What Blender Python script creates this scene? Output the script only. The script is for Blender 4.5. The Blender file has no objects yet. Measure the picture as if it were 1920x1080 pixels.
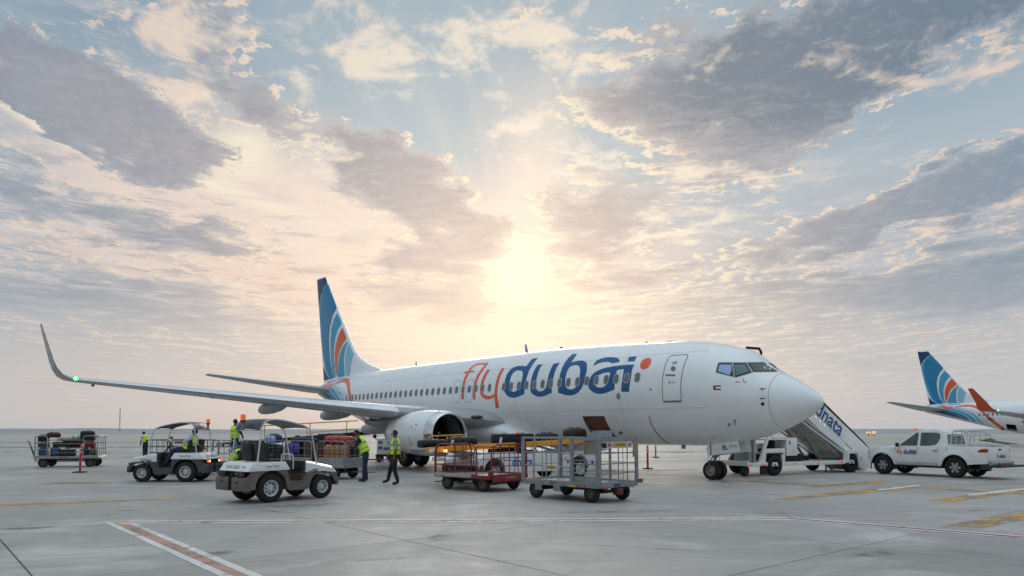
import bpy, bmesh, math, random
import numpy as np
from mathutils import Vector, Matrix, Euler
from mathutils.geometry import delaunay_2d_cdt

R = math.radians
PI = math.pi
SC = bpy.context.scene
COL = SC.collection
random.seed(7)

# ------------------------------------------------------------------ camera
CAM_H = 1.79
PITCH = 0.059          # almost level; the lens is shifted upwards instead
FPX = 1357.6          # focal length in pixels of a 1920 wide picture
cam_data = bpy.data.cameras.new('camera')
cam = bpy.data.objects.new('camera', cam_data)
COL.objects.link(cam)
PPV = 806.0 - FPX * math.tan(PITCH)     # picture row of the optical axis
cam.location = (0, 0, CAM_H)
cam.rotation_euler = (PI / 2 + PITCH, 0, 0)
cam_data.sensor_width = 36.0
cam_data.lens = 36.0 * FPX / 1920.0
cam_data.shift_y = (PPV - 540.0) / 1920.0
cam_data.clip_start = 0.1
cam_data.clip_end = 20000
SC.camera = cam

SC.view_settings.view_transform = 'Standard'
SC.view_settings.look = 'None'
SC.view_settings.gamma = 1.0
SC.view_settings.use_curve_mapping = False
SC.view_settings.exposure = 0.0


def pix_dir(u, v):
    """direction of a sight line of the photograph (x right, y forward, z up)"""
    x = (u - 960.0) / FPX
    y = -(v - PPV) / FPX
    c, s = math.cos(PITCH), math.sin(PITCH)
    return Vector((x, c - y * s, s + y * c))


def G(u, v, z=0.0):
    d = pix_dir(u, v)
    t = (z - CAM_H) / d.z
    return Vector((d.x * t, d.y * t, z))


def lin(h):
    h = h.lstrip('#')
    out = []
    for i in (0, 2, 4):
        c = int(h[i:i + 2], 16) / 255.0
        out.append(c / 12.92 if c <= 0.04045 else ((c + 0.055) / 1.055) ** 2.4)
    return out + [1.0]


# ------------------------------------------------------------------ world: cloudy sky around a low hidden sun
SUN_AZ, SUN_EL = 0.0, 0.0
_d = pix_dir(965, 500)
SUN_AZ = math.atan2(_d.x, _d.y)
SUN_EL = math.asin(_d.z / _d.length)

world = bpy.data.worlds.new('World')
SC.world = world
world.cycles.sampling_method = 'MANUAL'
world.cycles.sample_map_resolution = 256
world.use_nodes = True
WT = world.node_tree
WT.nodes.clear()


def azel(u, v):
    d = pix_dir(u, v).normalized()
    return math.atan2(d.x, d.y), math.asin(d.z)


class NT:
    """small helper for wiring shader nodes"""
    def __init__(s, tree): s.t = tree
    def new(s, typ, **kw):
        n = s.t.nodes.new(typ)
        for k, v in kw.items(): setattr(n, k, v)
        return n
    def put(s, sock, v):
        if v is None: return
        if isinstance(v, bpy.types.NodeSocket): s.t.links.new(v, sock)
        else:
            if hasattr(sock.default_value, '__len__') and not hasattr(v, '__len__'):
                v = [v] * len(sock.default_value)
            sock.default_value = v
    def math(s, op, a, b=None, c=None, clamp=False):
        n = s.new('ShaderNodeMath', operation=op, use_clamp=clamp)
        s.put(n.inputs[0], a); s.put(n.inputs[1], b)
        if c is not None: s.put(n.inputs[2], c)
        return n.outputs[0]
    def vm(s, op, a, b=None, sc=None):
        n = s.new('ShaderNodeVectorMath', operation=op)
        s.put(n.inputs[0], a)
        if b is not None: s.put(n.inputs[1], b)
        if sc is not None: s.put(n.inputs['Scale'], sc)
        return n.outputs['Value'] if op in ('LENGTH', 'DOT_PRODUCT') else n.outputs[0]
    def sep(s, v):
        n = s.new('ShaderNodeSeparateXYZ'); s.put(n.inputs[0], v); return n.outputs
    def comb(s, x, y, z=0.0):
        n = s.new('ShaderNodeCombineXYZ')
        for i, q in enumerate((x, y, z)): s.put(n.inputs[i], q)
        return n.outputs[0]
    def noise(s, vec, scale, detail=4, rough=.55, dist=0.0, dim='3D', color=False):
        n = s.new('ShaderNodeTexNoise', noise_dimensions=dim)
        s.put(n.inputs['Vector'], vec)
        s.put(n.inputs['Scale'], scale); n.inputs['Detail'].default_value = detail
        n.inputs['Roughness'].default_value = rough; n.inputs['Distortion'].default_value = dist
        return n.outputs['Color' if color else 'Fac']
    def mr(s, v, a, b, c=0.0, d=1.0, smooth=True):
        n = s.new('ShaderNodeMapRange', interpolation_type='SMOOTHSTEP' if smooth else 'LINEAR')
        s.put(n.inputs[0], v)
        for i, q in enumerate((a, b, c, d)): s.put(n.inputs[i + 1], q)
        return n.outputs[0]
    def mix(s, f, a, b, mode='MIX'):
        n = s.new('ShaderNodeMix', data_type='RGBA', blend_type=mode)
        s.put(n.inputs[0], f); s.put(n.inputs[6], a); s.put(n.inputs[7], b)
        return n.outputs[2]
    def ramp(s, f, stops, interp='EASE'):
        n = s.new('ShaderNodeValToRGB'); s.put(n.inputs[0], f)
        cr = n.color_ramp; cr.interpolation = interp
        while len(cr.elements) > 1: cr.elements.remove(cr.elements[-1])
        cr.elements[0].position = stops[0][0]; cr.elements[0].color = stops[0][1]
        for p, c in stops[1:]:
            e = cr.elements.new(p); e.color = c
        return n.outputs[0]
    def blob(s, P, u, v, ru, rv, deg=0.0, k=1.0, acc=None):
        """soft elliptical cloud mass at a bearing and elevation"""
        a, e = azel(u, v)
        m = s.new('ShaderNodeMapping', vector_type='TEXTURE')
        s.put(m.inputs['Vector'], P)
        m.inputs['Location'].default_value = (a, e, 0)
        m.inputs['Rotation'].default_value = (0, 0, R(deg))
        m.inputs['Scale'].default_value = (ru / FPX, rv / FPX, 1)
        g = s.new('ShaderNodeTexGradient', gradient_type='SPHERICAL')
        s.put(g.inputs[0], m.outputs[0])
        if acc is None: return s.math('MULTIPLY', g.outputs['Fac'], k)
        return s.math('MULTIPLY_ADD', g.outputs['Fac'], k, acc)


def cloud_group():
    """density of the heavy cloud layer as a function of bearing/elevation"""
    g = bpy.data.node_groups.new('cloud_density', 'ShaderNodeTree')
    g.interface.new_socket('P', in_out='INPUT', socket_type='NodeSocketVector')
    g.interface.new_socket('D', in_out='OUTPUT', socket_type='NodeSocketFloat')
    N = NT(g)
    gi = N.new('NodeGroupInput'); go = N.new('NodeGroupOutput')
    P = gi.outputs[0]
    X, Y, _ = N.sep(P)
    # cloud-plane coordinates: cells flatten and shrink towards the horizon
    q = N.math('ADD', N.math('MAXIMUM', Y, 0.0), 0.20)
    inv = N.math('DIVIDE', 1.0, q)
    px = N.math('MULTIPLY', X, N.math('ADD', N.math('MULTIPLY', inv, 0.55), 1.0))
    py = N.math('MULTIPLY', inv, 1.25)
    C = N.comb(px, py, 0.0)
    w = N.noise(C, 1.6, 3, .55, color=True)
    wv = N.vm('SCALE', N.vm('SUBTRACT', w, (.5, .5, .5)), sc=0.42)
    Pw = N.vm('ADD', P, N.vm('MULTIPLY', wv, (.50, .22, 0)))
    w2 = N.noise(C, 9.0, 6, .68, color=True)
    Pw = N.vm('ADD', Pw, N.vm('MULTIPLY', N.vm('SUBTRACT', w2, (.5, .5, .5)), (.15, .075, 0)))
    acc = None
    for b in CLOUDS:
        acc = N.blob(Pw, *b[:4], deg=b[4], k=b[5], acc=acc)
    n1 = N.noise(C, 2.1, 8, .60, 0.25)
    n2 = N.noise(N.vm('MULTIPLY', C, (1.0, 1.8, 1)), 8.0, 9, .66, 0.15)
    d = N.math('ADD', acc, N.math('MULTIPLY', N.math('SUBTRACT', n1, .5), 1.05))
    d = N.math('ADD', d, N.math('MULTIPLY', N.math('SUBTRACT', n2, .5), 1.35))
    g.links.new(d, go.inputs[0])
    return g


# u, v, radius u, radius v, tilt, strength   (bearings of the cloud masses)
CLOUDS = [
    (190, 205, 300, 80, -19, 1.47), (340, 265, 140, 55, -12, 1.19), (40, 170, 170, 60, -12, 1.05),
    (160, 110, 190, 50, -8, 0.84), (60, 75, 110, 45, 0, 0.63),
    (455, 165, 130, 75, -30, 0.77), (430, 50, 120, 60, -20, 0.56), (520, 210, 90, 60, -30, 0.49),
    (660, 260, 150, 75, -30, 1.05), (780, 340, 200, 90, -22, 1.26), (860, 430, 160, 60, -18, 0.84),
    (740, 490, 120, 42, 0, 1.12), (880, 490, 120, 50, -5, 1.05), (820, 560, 190, 44, 0, 0.98), (430, 415, 120, 40, 8, 0.63), (1120, 560, 180, 30, 0, 0.42),
    (1100, 430, 165, 70, 8, 1.19), (1190, 510, 210, 36, 3, 0.77), (1080, 340, 70, 40, 0, 0.35),
    (1400, 210, 330, 115, -4, 1.40), (1180, 190, 190, 70, 0, 0.70), (1560, 170, 200, 70, 12, 0.63),
    (1650, 30, 480, 85, 6, 1.33), (1300, 60, 230, 60, 0, 0.70), (1860, 10, 250, 80, 10, 1.12),
    (1330, 330, 300, 45, 0, 0.56), (1690, 390, 330, 62, 13, 1.12), (1860, 350, 190, 75, 16, 1.12),
    (1540, 440, 280, 45, 8, 0.63), (1660, 540, 460, 75, 5, 0.80), (1880, 500, 260, 70, 8, 0.70),
    (1400, 540, 220, 40, 3, 0.49), (1200, 600, 300, 40, 0, 0.24),
    (120, 380, 300, 60, -5, 0.52), (330, 430, 260, 55, -8, 0.45), (60, 300, 160, 30, -6, 0.35),
    (80, 560, 420, 90, 0, 0.66), (420, 560, 280, 60, 0, 0.32), (560, 640, 420, 60, 0, 0.24),
    (1640, 680, 560, 90, 0, 0.39),
    # openings of clear sky
    (740, 140, 300, 130, 0, -1.5), (600, 60, 160, 80, 0, -0.56), (1700, 270, 240, 70, 8, -1.3), (960, 300, 110, 180, 0, -1.04),
    (540, 400, 170, 60, -25, -1.04), (230, 330, 330, 30, -14, -1.28), (60, 245, 170, 28, -20, -1.12), (500, 300, 60, 70, 0, -1.20), (560, 490, 150, 50, 0, -0.64), (300, 70, 70, 40, 0, -0.48),
    (980, 550, 90, 90, 0, -0.80), (1150, 280, 90, 40, 0, -0.40), (1290, 445, 140, 22, 10, -0.56), (1640, 470, 380, 18, 14, -0.72),
    (1180, 560, 200, 20, 4, -0.40), (840, 60, 130, 70, 0, -0.48), (1760, 200, 140, 60, 0, -0.64),
]

W = NT(WT)
geo = W.new('ShaderNodeTexCoord')
D = W.vm('NORMALIZE', geo.outputs['Generated'])
dx, dy, dz = W.sep(D)
az = W.math('ARCTAN2', dx, dy)
el = W.math('ARCSINE', dz)
P = W.comb(az, el, 0.0)
toS = W.vm('SUBTRACT', (SUN_AZ, SUN_EL, 0.0), P)
dist = W.vm('LENGTH', toS)
stepv = W.vm('SCALE', W.vm('NORMALIZE', toS), sc=0.008)

grp = cloud_group()
def dens(vec):
    n = W.new('ShaderNodeGroup', node_tree=grp); W.put(n.inputs[0], vec); return n.outputs[0]
d0 = dens(P)
d1 = dens(W.vm('ADD', P, stepv))
lo = W.mr(d0, 0.00, 0.42)                      # veil
hi = W.mr(d0, 0.12, 0.86)                      # thick body
rim = W.math('MULTIPLY', W.mr(W.math('SUBTRACT', d0, d1), 0.0, 0.11), W.math('SUBTRACT', 1.0, W.mr(d0, 0.22, 0.62)))
rim = W.math('MULTIPLY', rim, W.mr(d0, -0.02, 0.22))

# --- clear sky behind the clouds
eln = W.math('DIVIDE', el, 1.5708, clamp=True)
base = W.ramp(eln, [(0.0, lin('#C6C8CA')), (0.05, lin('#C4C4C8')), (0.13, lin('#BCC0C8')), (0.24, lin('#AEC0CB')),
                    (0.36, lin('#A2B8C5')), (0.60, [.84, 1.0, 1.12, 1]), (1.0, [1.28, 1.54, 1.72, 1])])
def fld(lst):
    acc = None
    for b in lst: acc = W.blob(P, *b[:4], deg=b[4], k=b[5], acc=acc)
    return W.math('MINIMUM', acc, 1.0)
deep = fld([(150, 20, 500, 260, 0, .9), (1750, 20, 420, 200, 0, .8), (1500, 130, 400, 160, 0, .4)])
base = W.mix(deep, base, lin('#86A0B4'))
grey = fld([(0, 640, 520, 200, 0, 1.0), (1950, 640, 560, 210, 0, .6)])
base = W.mix(grey, base, lin('#B1B3B8'))
warm = fld([(540, 430, 520, 230, -12, 1.3), (940, 520, 420, 220, 0, .9), (820, 580, 560, 130, 0, .7), (330, 330, 330, 90, -12, .8), (990, 330, 150, 230, 0, .6),
            (330, 480, 420, 120, 0, .5)])
base = W.mix(warm, base, lin('#F0DBD0'))
peach = fld([(760, 560, 420, 130, 0, 1.1), (420, 500, 380, 90, -5, .7), (1150, 480, 240, 60, 0, .4)])
base = W.mix(W.math('MULTIPLY', peach, .8), base, lin('#F6D6C2'))
# shafts of light fanning out from behind the clouds
ang = W.math('ARCTAN2', W.math('SUBTRACT', az, SUN_AZ), W.math('SUBTRACT', el, SUN_EL - 0.05))
rays = W.noise(W.comb(ang, 0.0, 0.0), 5.5, 2, .5)
rays = W.math('MULTIPLY', W.mr(rays, .38, .66), W.mr(dist, 0.50, 0.02))
beams = fld([(1000, 340, 75, 230, -10, 1.4), (570, 400, 260, 130, -38, 1.3), (800, 640, 300, 60, 0, .3)])
glowm = W.math('ADD', W.math('MULTIPLY', rays, .26), W.math('MULTIPLY', beams, .36), clamp=True)
base = W.mix(W.math('MULTIPLY', glowm, .85), base, lin('#FFF0DC'))

# --- cloud colours: bluish grey far from the sun, mauve grey near it
near = W.mr(dist, 0.66, 0.10)
thick = W.mix(near, lin('#8093A5'), lin('#B2A9AC'))
darkc = fld([(1700, 0, 560, 190, 4, 1.6), (1400, 200, 320, 130, 0, .8)])
thick = W.mix(darkc, thick, lin('#5F7589'))
leftc = fld([(200, 200, 400, 170, -12, 1.2), (660, 300, 330, 140, -20, .9)])
thick = W.mix(W.math('MULTIPLY', leftc, .8), thick, lin('#A09EA7'))
veil = W.mix(near, lin('#A4B1BD'), lin('#D3C3BE'))
col = W.mix(W.math('MULTIPLY', lo, .62), base, veil)
relief = W.mr(W.math('SUBTRACT', d0, d1), -0.20, 0.24)
edge = W.mr(d0, 1.15, 0.45, .35, 1.0)
thick = W.mix(W.math('MULTIPLY', W.math('MULTIPLY', W.math('SUBTRACT', relief, .45), .9, clamp=True), edge), thick, W.mix(near, lin('#B7BDC4'), lin('#E6D2C6')))
thick = W.mix(W.math('MULTIPLY', W.math('MULTIPLY', W.math('SUBTRACT', .45, relief), .7, clamp=True), edge), thick, W.mix(near, lin('#6E8296'), lin('#9C959C')))
col = W.mix(W.math('MULTIPLY', hi, .86), col, thick)
# streaked small-scale texture of the thin layers
q0 = W.math('DIVIDE', 1.0, W.math('ADD', W.math('MAXIMUM', el, 0.0), 0.16))
SP = W.comb(W.math('MULTIPLY', az, W.math('ADD', W.math('MULTIPLY', q0, .5), 1.0)), W.math('MULTIPLY', q0, 2.3), 9.1)
fine = W.noise(SP, 5.5, 9, .68, .4)
streak = fld([(200, 430, 520, 190, -8, 1.3), (480, 480, 330, 120, 0, .8), (1300, 330, 420, 170, 5, .9), (1500, 520, 520, 120, 6, .8), (1150, 560, 300, 80, 0, .6), (200, 60, 300, 120, 0, .5)])
sk = W.math('MULTIPLY', W.math('ADD', W.math('MULTIPLY', streak, .85), .05), W.math('SUBTRACT', 1.0, W.math('MULTIPLY', W.mr(d0, .4, 1.0), .65)))
col = W.mix(W.math('MULTIPLY', W.mr(fine, .50, .66), sk), col, W.mix(near, lin('#DCD6D4'), lin('#FBE3CF')))
col = W.mix(W.math('MULTIPLY', W.mr(fine, .50, .36), W.math('MULTIPLY', sk, .75)), col, W.mix(near, lin('#93A1AE'), lin('#BFB3B2')))
rimc = W.mix(near, lin('#F6DCC8'), lin('#FFF0D2'))
rimk = W.math('MULTIPLY', rim, W.mr(dist, 1.15, 0.25, .30, .98))
col = W.mix(rimk, col, rimc)
# small bright broken cloudlets in the openings
q = W.math('DIVIDE', 1.0, W.math('ADD', W.math('MAXIMUM', el, 0.0), 0.20))
CP = W.comb(W.math('MULTIPLY', az, W.math('ADD', W.math('MULTIPLY', q, .55), 1.0)), W.math('MULTIPLY', q, 1.5), 3.7)
pf = W.noise(CP, 7.0, 7, .62, .3)
where = fld([(620, 30, 330, 110, 0, 1.1), (330, 150, 160, 60, -40, 1.0), (740, 130, 120, 50, 0, .6), (1010, 60, 260, 110, 0, 1.2), (1000, 240, 170, 90, 0, 1.1), (800, 120, 200, 90, 0, .6), (1780, 110, 240, 90, -10, 1.0),
             (1350, 110, 400, 50, 0, .7), (1100, 320, 280, 60, 0, .6), (1450, 330, 360, 60, 0, .7), (1290, 430, 300, 60, 6, 1.0), (600, 320, 120, 60, 0, .8),
             (330, 400, 420, 90, -8, .7), (350, 90, 140, 120, 0, .9), (1650, 460, 380, 26, 13, 1.0), (540, 200, 90, 120, 0, .5)])
puff = W.mr(W.math('ADD', pf, W.math('MULTIPLY', where, .20)), .60, .80)
puff = W.math('MULTIPLY', puff, W.mr(el, 0.16, 0.26))
col = W.mix(W.math('MULTIPLY', puff, .85), col, W.mix(near, lin('#F4DDCB'), lin('#FFF3DF')))
# the glow of the hidden sun
core = W.blob(P, 975, 500, 66, 74, 10, 1.5)
core = W.math('ADD', core, W.blob(P, 950, 555, 120, 34, 4, .4))
core = W.math('ADD', core, W.math('MULTIPLY', fld([(455, 290, 75, 55, 10, 1.5), (300, 308, 330, 20, -14, 1.3), (60, 222, 150, 16, -24, 1.4)]), W.math('SUBTRACT', 1.0, hi)))
core = W.math('MULTIPLY', core, W.math('SUBTRACT', 1.15, W.math('MULTIPLY', hi, .85)), clamp=True)
core = W.math('MULTIPLY', core, W.mr(fine, .30, .62, .62, 1.0))
col = W.mix(core, col, lin('#FFF3DA'))
# haze towards the horizon
hz = W.mr(el, 0.225, 0.02)
col = W.mix(W.math('MULTIPLY', hz, .85), col, W.mix(W.mr(W.math('ABSOLUTE', W.math('SUBTRACT', az, -0.12)), 0.75, .1), lin('#C2C6CB'), lin('#D9CDC8')))
col = W.mix(.07, col, lin('#C9C4C8'))
# below the horizon: the far ground
col = W.mix(W.mr(el, -0.002, -0.02), col, lin('#8A8C8C'))

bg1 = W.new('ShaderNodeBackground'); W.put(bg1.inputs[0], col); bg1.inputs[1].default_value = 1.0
sky = W.new('ShaderNodeTexSky', sky_type='NISHITA')
sky.sun_disc = False
sky.sun_elevation = SUN_EL
sky.sun_rotation = SUN_AZ
sky.dust_density = 3.0
bg2 = W.new('ShaderNodeBackground'); W.put(bg2.inputs[0], sky.outputs[0]); bg2.inputs[1].default_value = 0.05
# the thin blue of the air behind, the cloud cover in front of it
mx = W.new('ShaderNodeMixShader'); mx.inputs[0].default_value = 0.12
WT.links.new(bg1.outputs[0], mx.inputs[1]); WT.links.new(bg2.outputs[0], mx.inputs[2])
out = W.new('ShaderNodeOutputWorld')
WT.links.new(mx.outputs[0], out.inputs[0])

# ------------------------------------------------------------------ the low sun, spread by the cloud
sun_l = bpy.data.lights.new('sun', 'SUN')
sun_l.energy = 0.9
sun_l.angle = R(25)
sun_l.color = (1.0, .90, .78)
sun = bpy.data.objects.new('sun', sun_l)
COL.objects.link(sun)
_sd = Vector((math.sin(SUN_AZ) * math.cos(SUN_EL), math.cos(SUN_AZ) * math.cos(SUN_EL), math.sin(SUN_EL)))
sun.rotation_euler = _sd.to_track_quat('Z', 'Y').to_euler()

SC.cycles.max_bounces = 6
SC.cycles.diffuse_bounces = 3
SC.cycles.glossy_bounces = 3
SC.cycles.transmission_bounces = 5
SC.cycles.adaptive_threshold = 0.02
SC.cycles.caustics_reflective = False
SC.cycles.caustics_refractive = False


# ------------------------------------------------------------------ mesh building
class MB:
    """collects shapes; build() links them as ONE mesh object"""
    def __init__(s): s.v = []; s.f = []; s.m = []; s.cur = 0
    def add(s, vs, fs, M=None):
        n = len(s.v)
        if M is not None: vs = [M @ Vector(v) for v in vs]
        s.v += [tuple(v) for v in vs]
        s.f += [tuple(i + n for i in f) for f in fs]
        s.m += [s.cur] * len(fs)
        return s
    def box(s, c, d, rz=0, ry=0, rx=0, bev=0.0):
        """box, optionally with its edges chamfered"""
        M = Matrix.Translation(c) @ Euler((rx, ry, rz)).to_matrix().to_4x4()
        hx, hy, hz = d[0] / 2, d[1] / 2, d[2] / 2
        if bev <= 0:
            vs = [(x, y, z) for x in (-hx, hx) for y in (-hy, hy) for z in (-hz, hz)]
            fs = [(0, 1, 3, 2), (4, 6, 7, 5), (0, 4, 5, 1), (2, 3, 7, 6), (0, 2, 6, 4), (1, 5, 7, 3)]
            return s.add(vs, fs, M)
        b = min(bev, hx * .9, hy * .9, hz * .9)
        bm = bmesh.new(); bmesh.ops.create_cube(bm, size=1)
        for v in bm.verts: v.co = Vector((v.co.x * d[0], v.co.y * d[1], v.co.z * d[2]))
        bmesh.ops.bevel(bm, geom=bm.edges[:], offset=b, segments=2, profile=.6, affect='EDGES')
        s.bm(bm, M); return s
    def bm(s, bm, M=None):
        bm.verts.ensure_lookup_table(); bm.verts.index_update()
        s.add([v.co.copy() for v in bm.verts], [tuple(v.index for v in f.verts) for f in bm.faces], M)
        bm.free()
    def tube(s, pts, r, n=8, close=False, cap=True):
        """round bar along points; r a number or one per point"""
        pts = [Vector(p) for p in pts]; k = len(pts)
        rs = r if hasattr(r, '__len__') else [r] * k
        vs, fs = [], []; up = None
        for i, p in enumerate(pts):
            a = pts[i - 1] if (i > 0 or close) else p
            b = pts[(i + 1) % k] if (i < k - 1 or close) else p
            t = (b - a).normalized()
            if up is None:
                up = Vector((0, 0, 1)) if abs(t.z) < .9 else Vector((1, 0, 0))
            x = t.cross(up)
            if x.length < 1e-4: x = t.cross(Vector((0, 1, 0)))
            x.normalize(); y = x.cross(t).normalized(); up = y
            for j in range(n):
                q = 2 * PI * (j + .5) / n
                vs.append(p + x * math.cos(q) * rs[i] + y * math.sin(q) * rs[i])
        seg = k if close else k - 1
        for i in range(seg):
            for j in range(n):
                a = i * n + j; b = i * n + (j + 1) % n; c = ((i + 1) % k) * n + (j + 1) % n; d = ((i + 1) % k) * n + j
                fs.append((a, b, c, d))
        if cap and not close:
            fs.append(tuple(range(n - 1, -1, -1))); fs.append(tuple((k - 1) * n + j for j in range(n)))
        return s.add(vs, fs)
    def bar(s, a, b, w=.03, h=None):
        """square bar from a to b"""
        a, b = Vector(a), Vector(b); h = h or w; t = (b - a); L = t.length; t.normalize()
        up = Vector((0, 0, 1)) if abs(t.z) < .95 else Vector((0, 1, 0))
        x = t.cross(up).normalized(); y = x.cross(t)
        M = Matrix((x, t, y)).transposed().to_4x4(); M.translation = (a + b) / 2
        vs = [(i * w / 2, j * L / 2, k * h / 2) for i in (-1, 1) for j in (-1, 1) for k in (-1, 1)]
        return s.add(vs, [(0, 1, 3, 2), (4, 6, 7, 5), (0, 4, 5, 1), (2, 3, 7, 6), (0, 2, 6, 4), (1, 5, 7, 3)], M)
    def lathe(s, prof, c=(0, 0, 0), axis='z', n=32, arc=2 * PI, cap=False):
        """profile of (radius, along) turned about an axis"""
        vs, fs = [], []; full = abs(arc - 2 * PI) < 1e-6; m = n if full else n + 1
        for r, h in prof:
            for j in range(m):
                a = arc * j / n; x, y = r * math.cos(a), r * math.sin(a)
                p = {'z': (x, y, h), 'x': (h, x, y), 'y': (x, h, -y)}[axis]
                vs.append((p[0] + c[0], p[1] + c[1], p[2] + c[2]))
        for i in range(len(prof) - 1):
            for j in range(n):
                a, b = i * m + j, i * m + (j + 1) % m
                fs.append((a, b, b + m, a + m))
        if cap:
            fs.append(tuple(range(m))[::-1]); fs.append(tuple((len(prof) - 1) * m + j for j in range(m)))
        return s.add(vs, fs)
    def prism(s, poly, a, b, plane='xz', bev=0.0):
        """polygon extruded; plane 'xz' runs along y, 'yz' along x, 'xy' along z"""
        f = {'xz': lambda p, q: (p[0], q, p[1]), 'yz': lambda p, q: (q, p[0], p[1]), 'xy': lambda p, q: (p[0], p[1], q)}[plane]
        n = len(poly)
        if bev > 0:
            bm = bmesh.new()
            va = [bm.verts.new(f(p, a)) for p in poly]; vb = [bm.verts.new(f(p, b)) for p in poly]
            bm.faces.new(va); bm.faces.new(vb[::-1])
            for i in range(n): bm.faces.new((va[i], vb[i], vb[(i + 1) % n], va[(i + 1) % n]))
            bmesh.ops.recalc_face_normals(bm, faces=bm.faces[:])
            bmesh.ops.bevel(bm, geom=bm.edges[:], offset=bev, segments=2, profile=.6, affect='EDGES', clamp_overlap=True)
            s.bm(bm); return s
        vs = [f(p, a) for p in poly] + [f(p, b) for p in poly]
        fs = [tuple(range(n))[::-1], tuple(range(n, 2 * n))] + [(i, (i + 1) % n, n + (i + 1) % n, n + i) for i in range(n)]
        return s.add(vs, fs)
    def loft(s, rings, close=True, caps=True):
        n = len(rings[0]); vs = [v for r in rings for v in r]; fs = []
        for i in range(len(rings) - 1):
            for j in range(n if close else n - 1):
                a, b = i * n + j, i * n + (j + 1) % n
                fs.append((a, b, b + n, a + n))
        if caps: fs.append(tuple(range(n))[::-1]); fs.append(tuple((len(rings) - 1) * n + j for j in range(n)))
        return s.add(vs, fs)
    def ball(s, c, r, sc=(1, 1, 1), n=12):
        bm = bmesh.new(); bmesh.ops.create_uvsphere(bm, u_segments=n, v_segments=max(6, n // 2), radius=r)
        s.bm(bm, Matrix.Translation(c) @ Matrix.Diagonal((sc[0], sc[1], sc[2], 1))); return s
    def mat(s, i): s.cur = i; return s
    def mesh(s, name, mats, smooth=None):
        me = bpy.data.meshes.new(name)
        me.from_pydata(s.v, [], s.f)
        mats = mats if isinstance(mats, (list, tuple)) else [mats]
        for m in mats: me.materials.append(m)
        if len(mats) > 1: me.polygons.foreach_set('material_index', s.m)
        bm = bmesh.new(); bm.from_mesh(me)
        bmesh.ops.recalc_face_normals(bm, faces=bm.faces[:]); bm.to_mesh(me); bm.free()
        if smooth is not None:
            me.shade_smooth()
            if smooth < 180: me.set_sharp_from_angle(angle=R(smooth))
        me.update()
        return me
    def build(s, name, mats, parent=None, smooth=40, loc=None, rot=None):
        o = bpy.data.objects.new(name, s.mesh(name, mats, smooth)); COL.objects.link(o)
        if parent is not None: o.parent = parent
        if loc is not None: o.location = loc
        if rot is not None: o.rotation_euler = rot
        return o


def thing(name, label, cat, loc=(0, 0, 0), rz=0.0, group=None):
    o = bpy.data.objects.new(name, None); COL.objects.link(o)
    o.empty_display_size = .3
    o.location = loc; o.rotation_euler = (0, 0, rz)
    o['label'] = label; o['category'] = cat
    if group: o['group'] = group
    return o


def tag(o, label, cat, group=None):
    o['label'] = label; o['category'] = cat
    if group: o['group'] = group
    return o


def struct(o): o['kind'] = 'structure'; return o


def kids(o): return [c for c in bpy.data.objects if c.parent == o]


def copy_tree(o, parent=None):
    c = o.copy(); COL.objects.link(c)
    if parent is not None: c.parent = parent
    for ch in kids(o): copy_tree(ch, c)
    return c


def place(o, name_data, parent, loc=(0, 0, 0), rot=(0, 0, 0), scale=None):
    """another object sharing mesh data"""
    c = bpy.data.objects.new(o, name_data); COL.objects.link(c)
    c.parent = parent; c.location = loc; c.rotation_euler = rot
    if scale: c.scale = scale
    return c


# ------------------------------------------------------------------ materials
MATS = {}
def mat(name, col, rough=.5, metal=0.0, var=0.12, scale=3.0, bump=0.0, bscale=60.0, dirt=None, dirt_k=0.0, dscale=2.0, coat=0.0, emit=None, estr=1.0, spec=.5, rvar=.12):
    """painted / plain surface with uneven tone, uneven gloss and optional grime"""
    if name in MATS: return MATS[name]
    m = bpy.data.materials.new(name); m.use_nodes = True
    t = m.node_tree; N = NT(t); b = t.nodes['Principled BSDF']
    c = lin(col) if isinstance(col, str) else list(col) + [1.0] * (4 - len(col))
    tc = N.new('ShaderNodeTexCoord').outputs['Object']
    n = N.noise(tc, scale, 5, .6)
    k = N.mr(n, .25, .75, 1 - var, 1 + var, smooth=False)
    cc = N.vm('SCALE', tuple(c[:3]), sc=k)
    if dirt:
        dn = N.noise(tc, dscale, 8, .68, .6)
        cc = N.mix(N.mr(dn, .62 - dirt_k * .35, .82 - dirt_k * .25, 0, min(1, .35 + dirt_k)), cc, lin(dirt))
    N.put(b.inputs['Base Color'], cc)
    N.put(b.inputs['Roughness'], N.mr(N.noise(tc, scale * 2.3, 4, .6), .3, .7, max(.02, rough - rvar), min(1, rough + rvar), smooth=False))
    b.inputs['Metallic'].default_value = metal
    b.inputs['Coat Weight'].default_value = coat
    b.inputs['Specular IOR Level'].default_value = spec
    if coat: b.inputs['Coat Roughness'].default_value = .08
    if bump:
        bn = N.new('ShaderNodeBump'); bn.inputs['Strength'].default_value = bump; bn.inputs['Distance'].default_value = .01
        N.put(bn.inputs['Height'], N.noise(tc, bscale, 4, .6)); t.links.new(bn.outputs[0], b.inputs['Normal'])
    if emit:
        b.inputs['Emission Color'].default_value = lin(emit); b.inputs['Emission Strength'].default_value = estr
    MATS[name] = m
    return m


def glass(name, col='#2A3A3C', rough=.06, alpha=.85):
    if name in MATS: return MATS[name]
    m = bpy.data.materials.new(name); m.use_nodes = True
    b = m.node_tree.nodes['Principled BSDF']
    b.inputs['Base Color'].default_value = lin(col); b.inputs['Roughness'].default_value = rough
    b.inputs['Alpha'].default_value = alpha; b.inputs['IOR'].default_value = 1.5
    b.inputs['Coat Weight'].default_value = .6; b.inputs['Coat Roughness'].default_value = .03
    MATS[name] = m; return m


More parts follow.
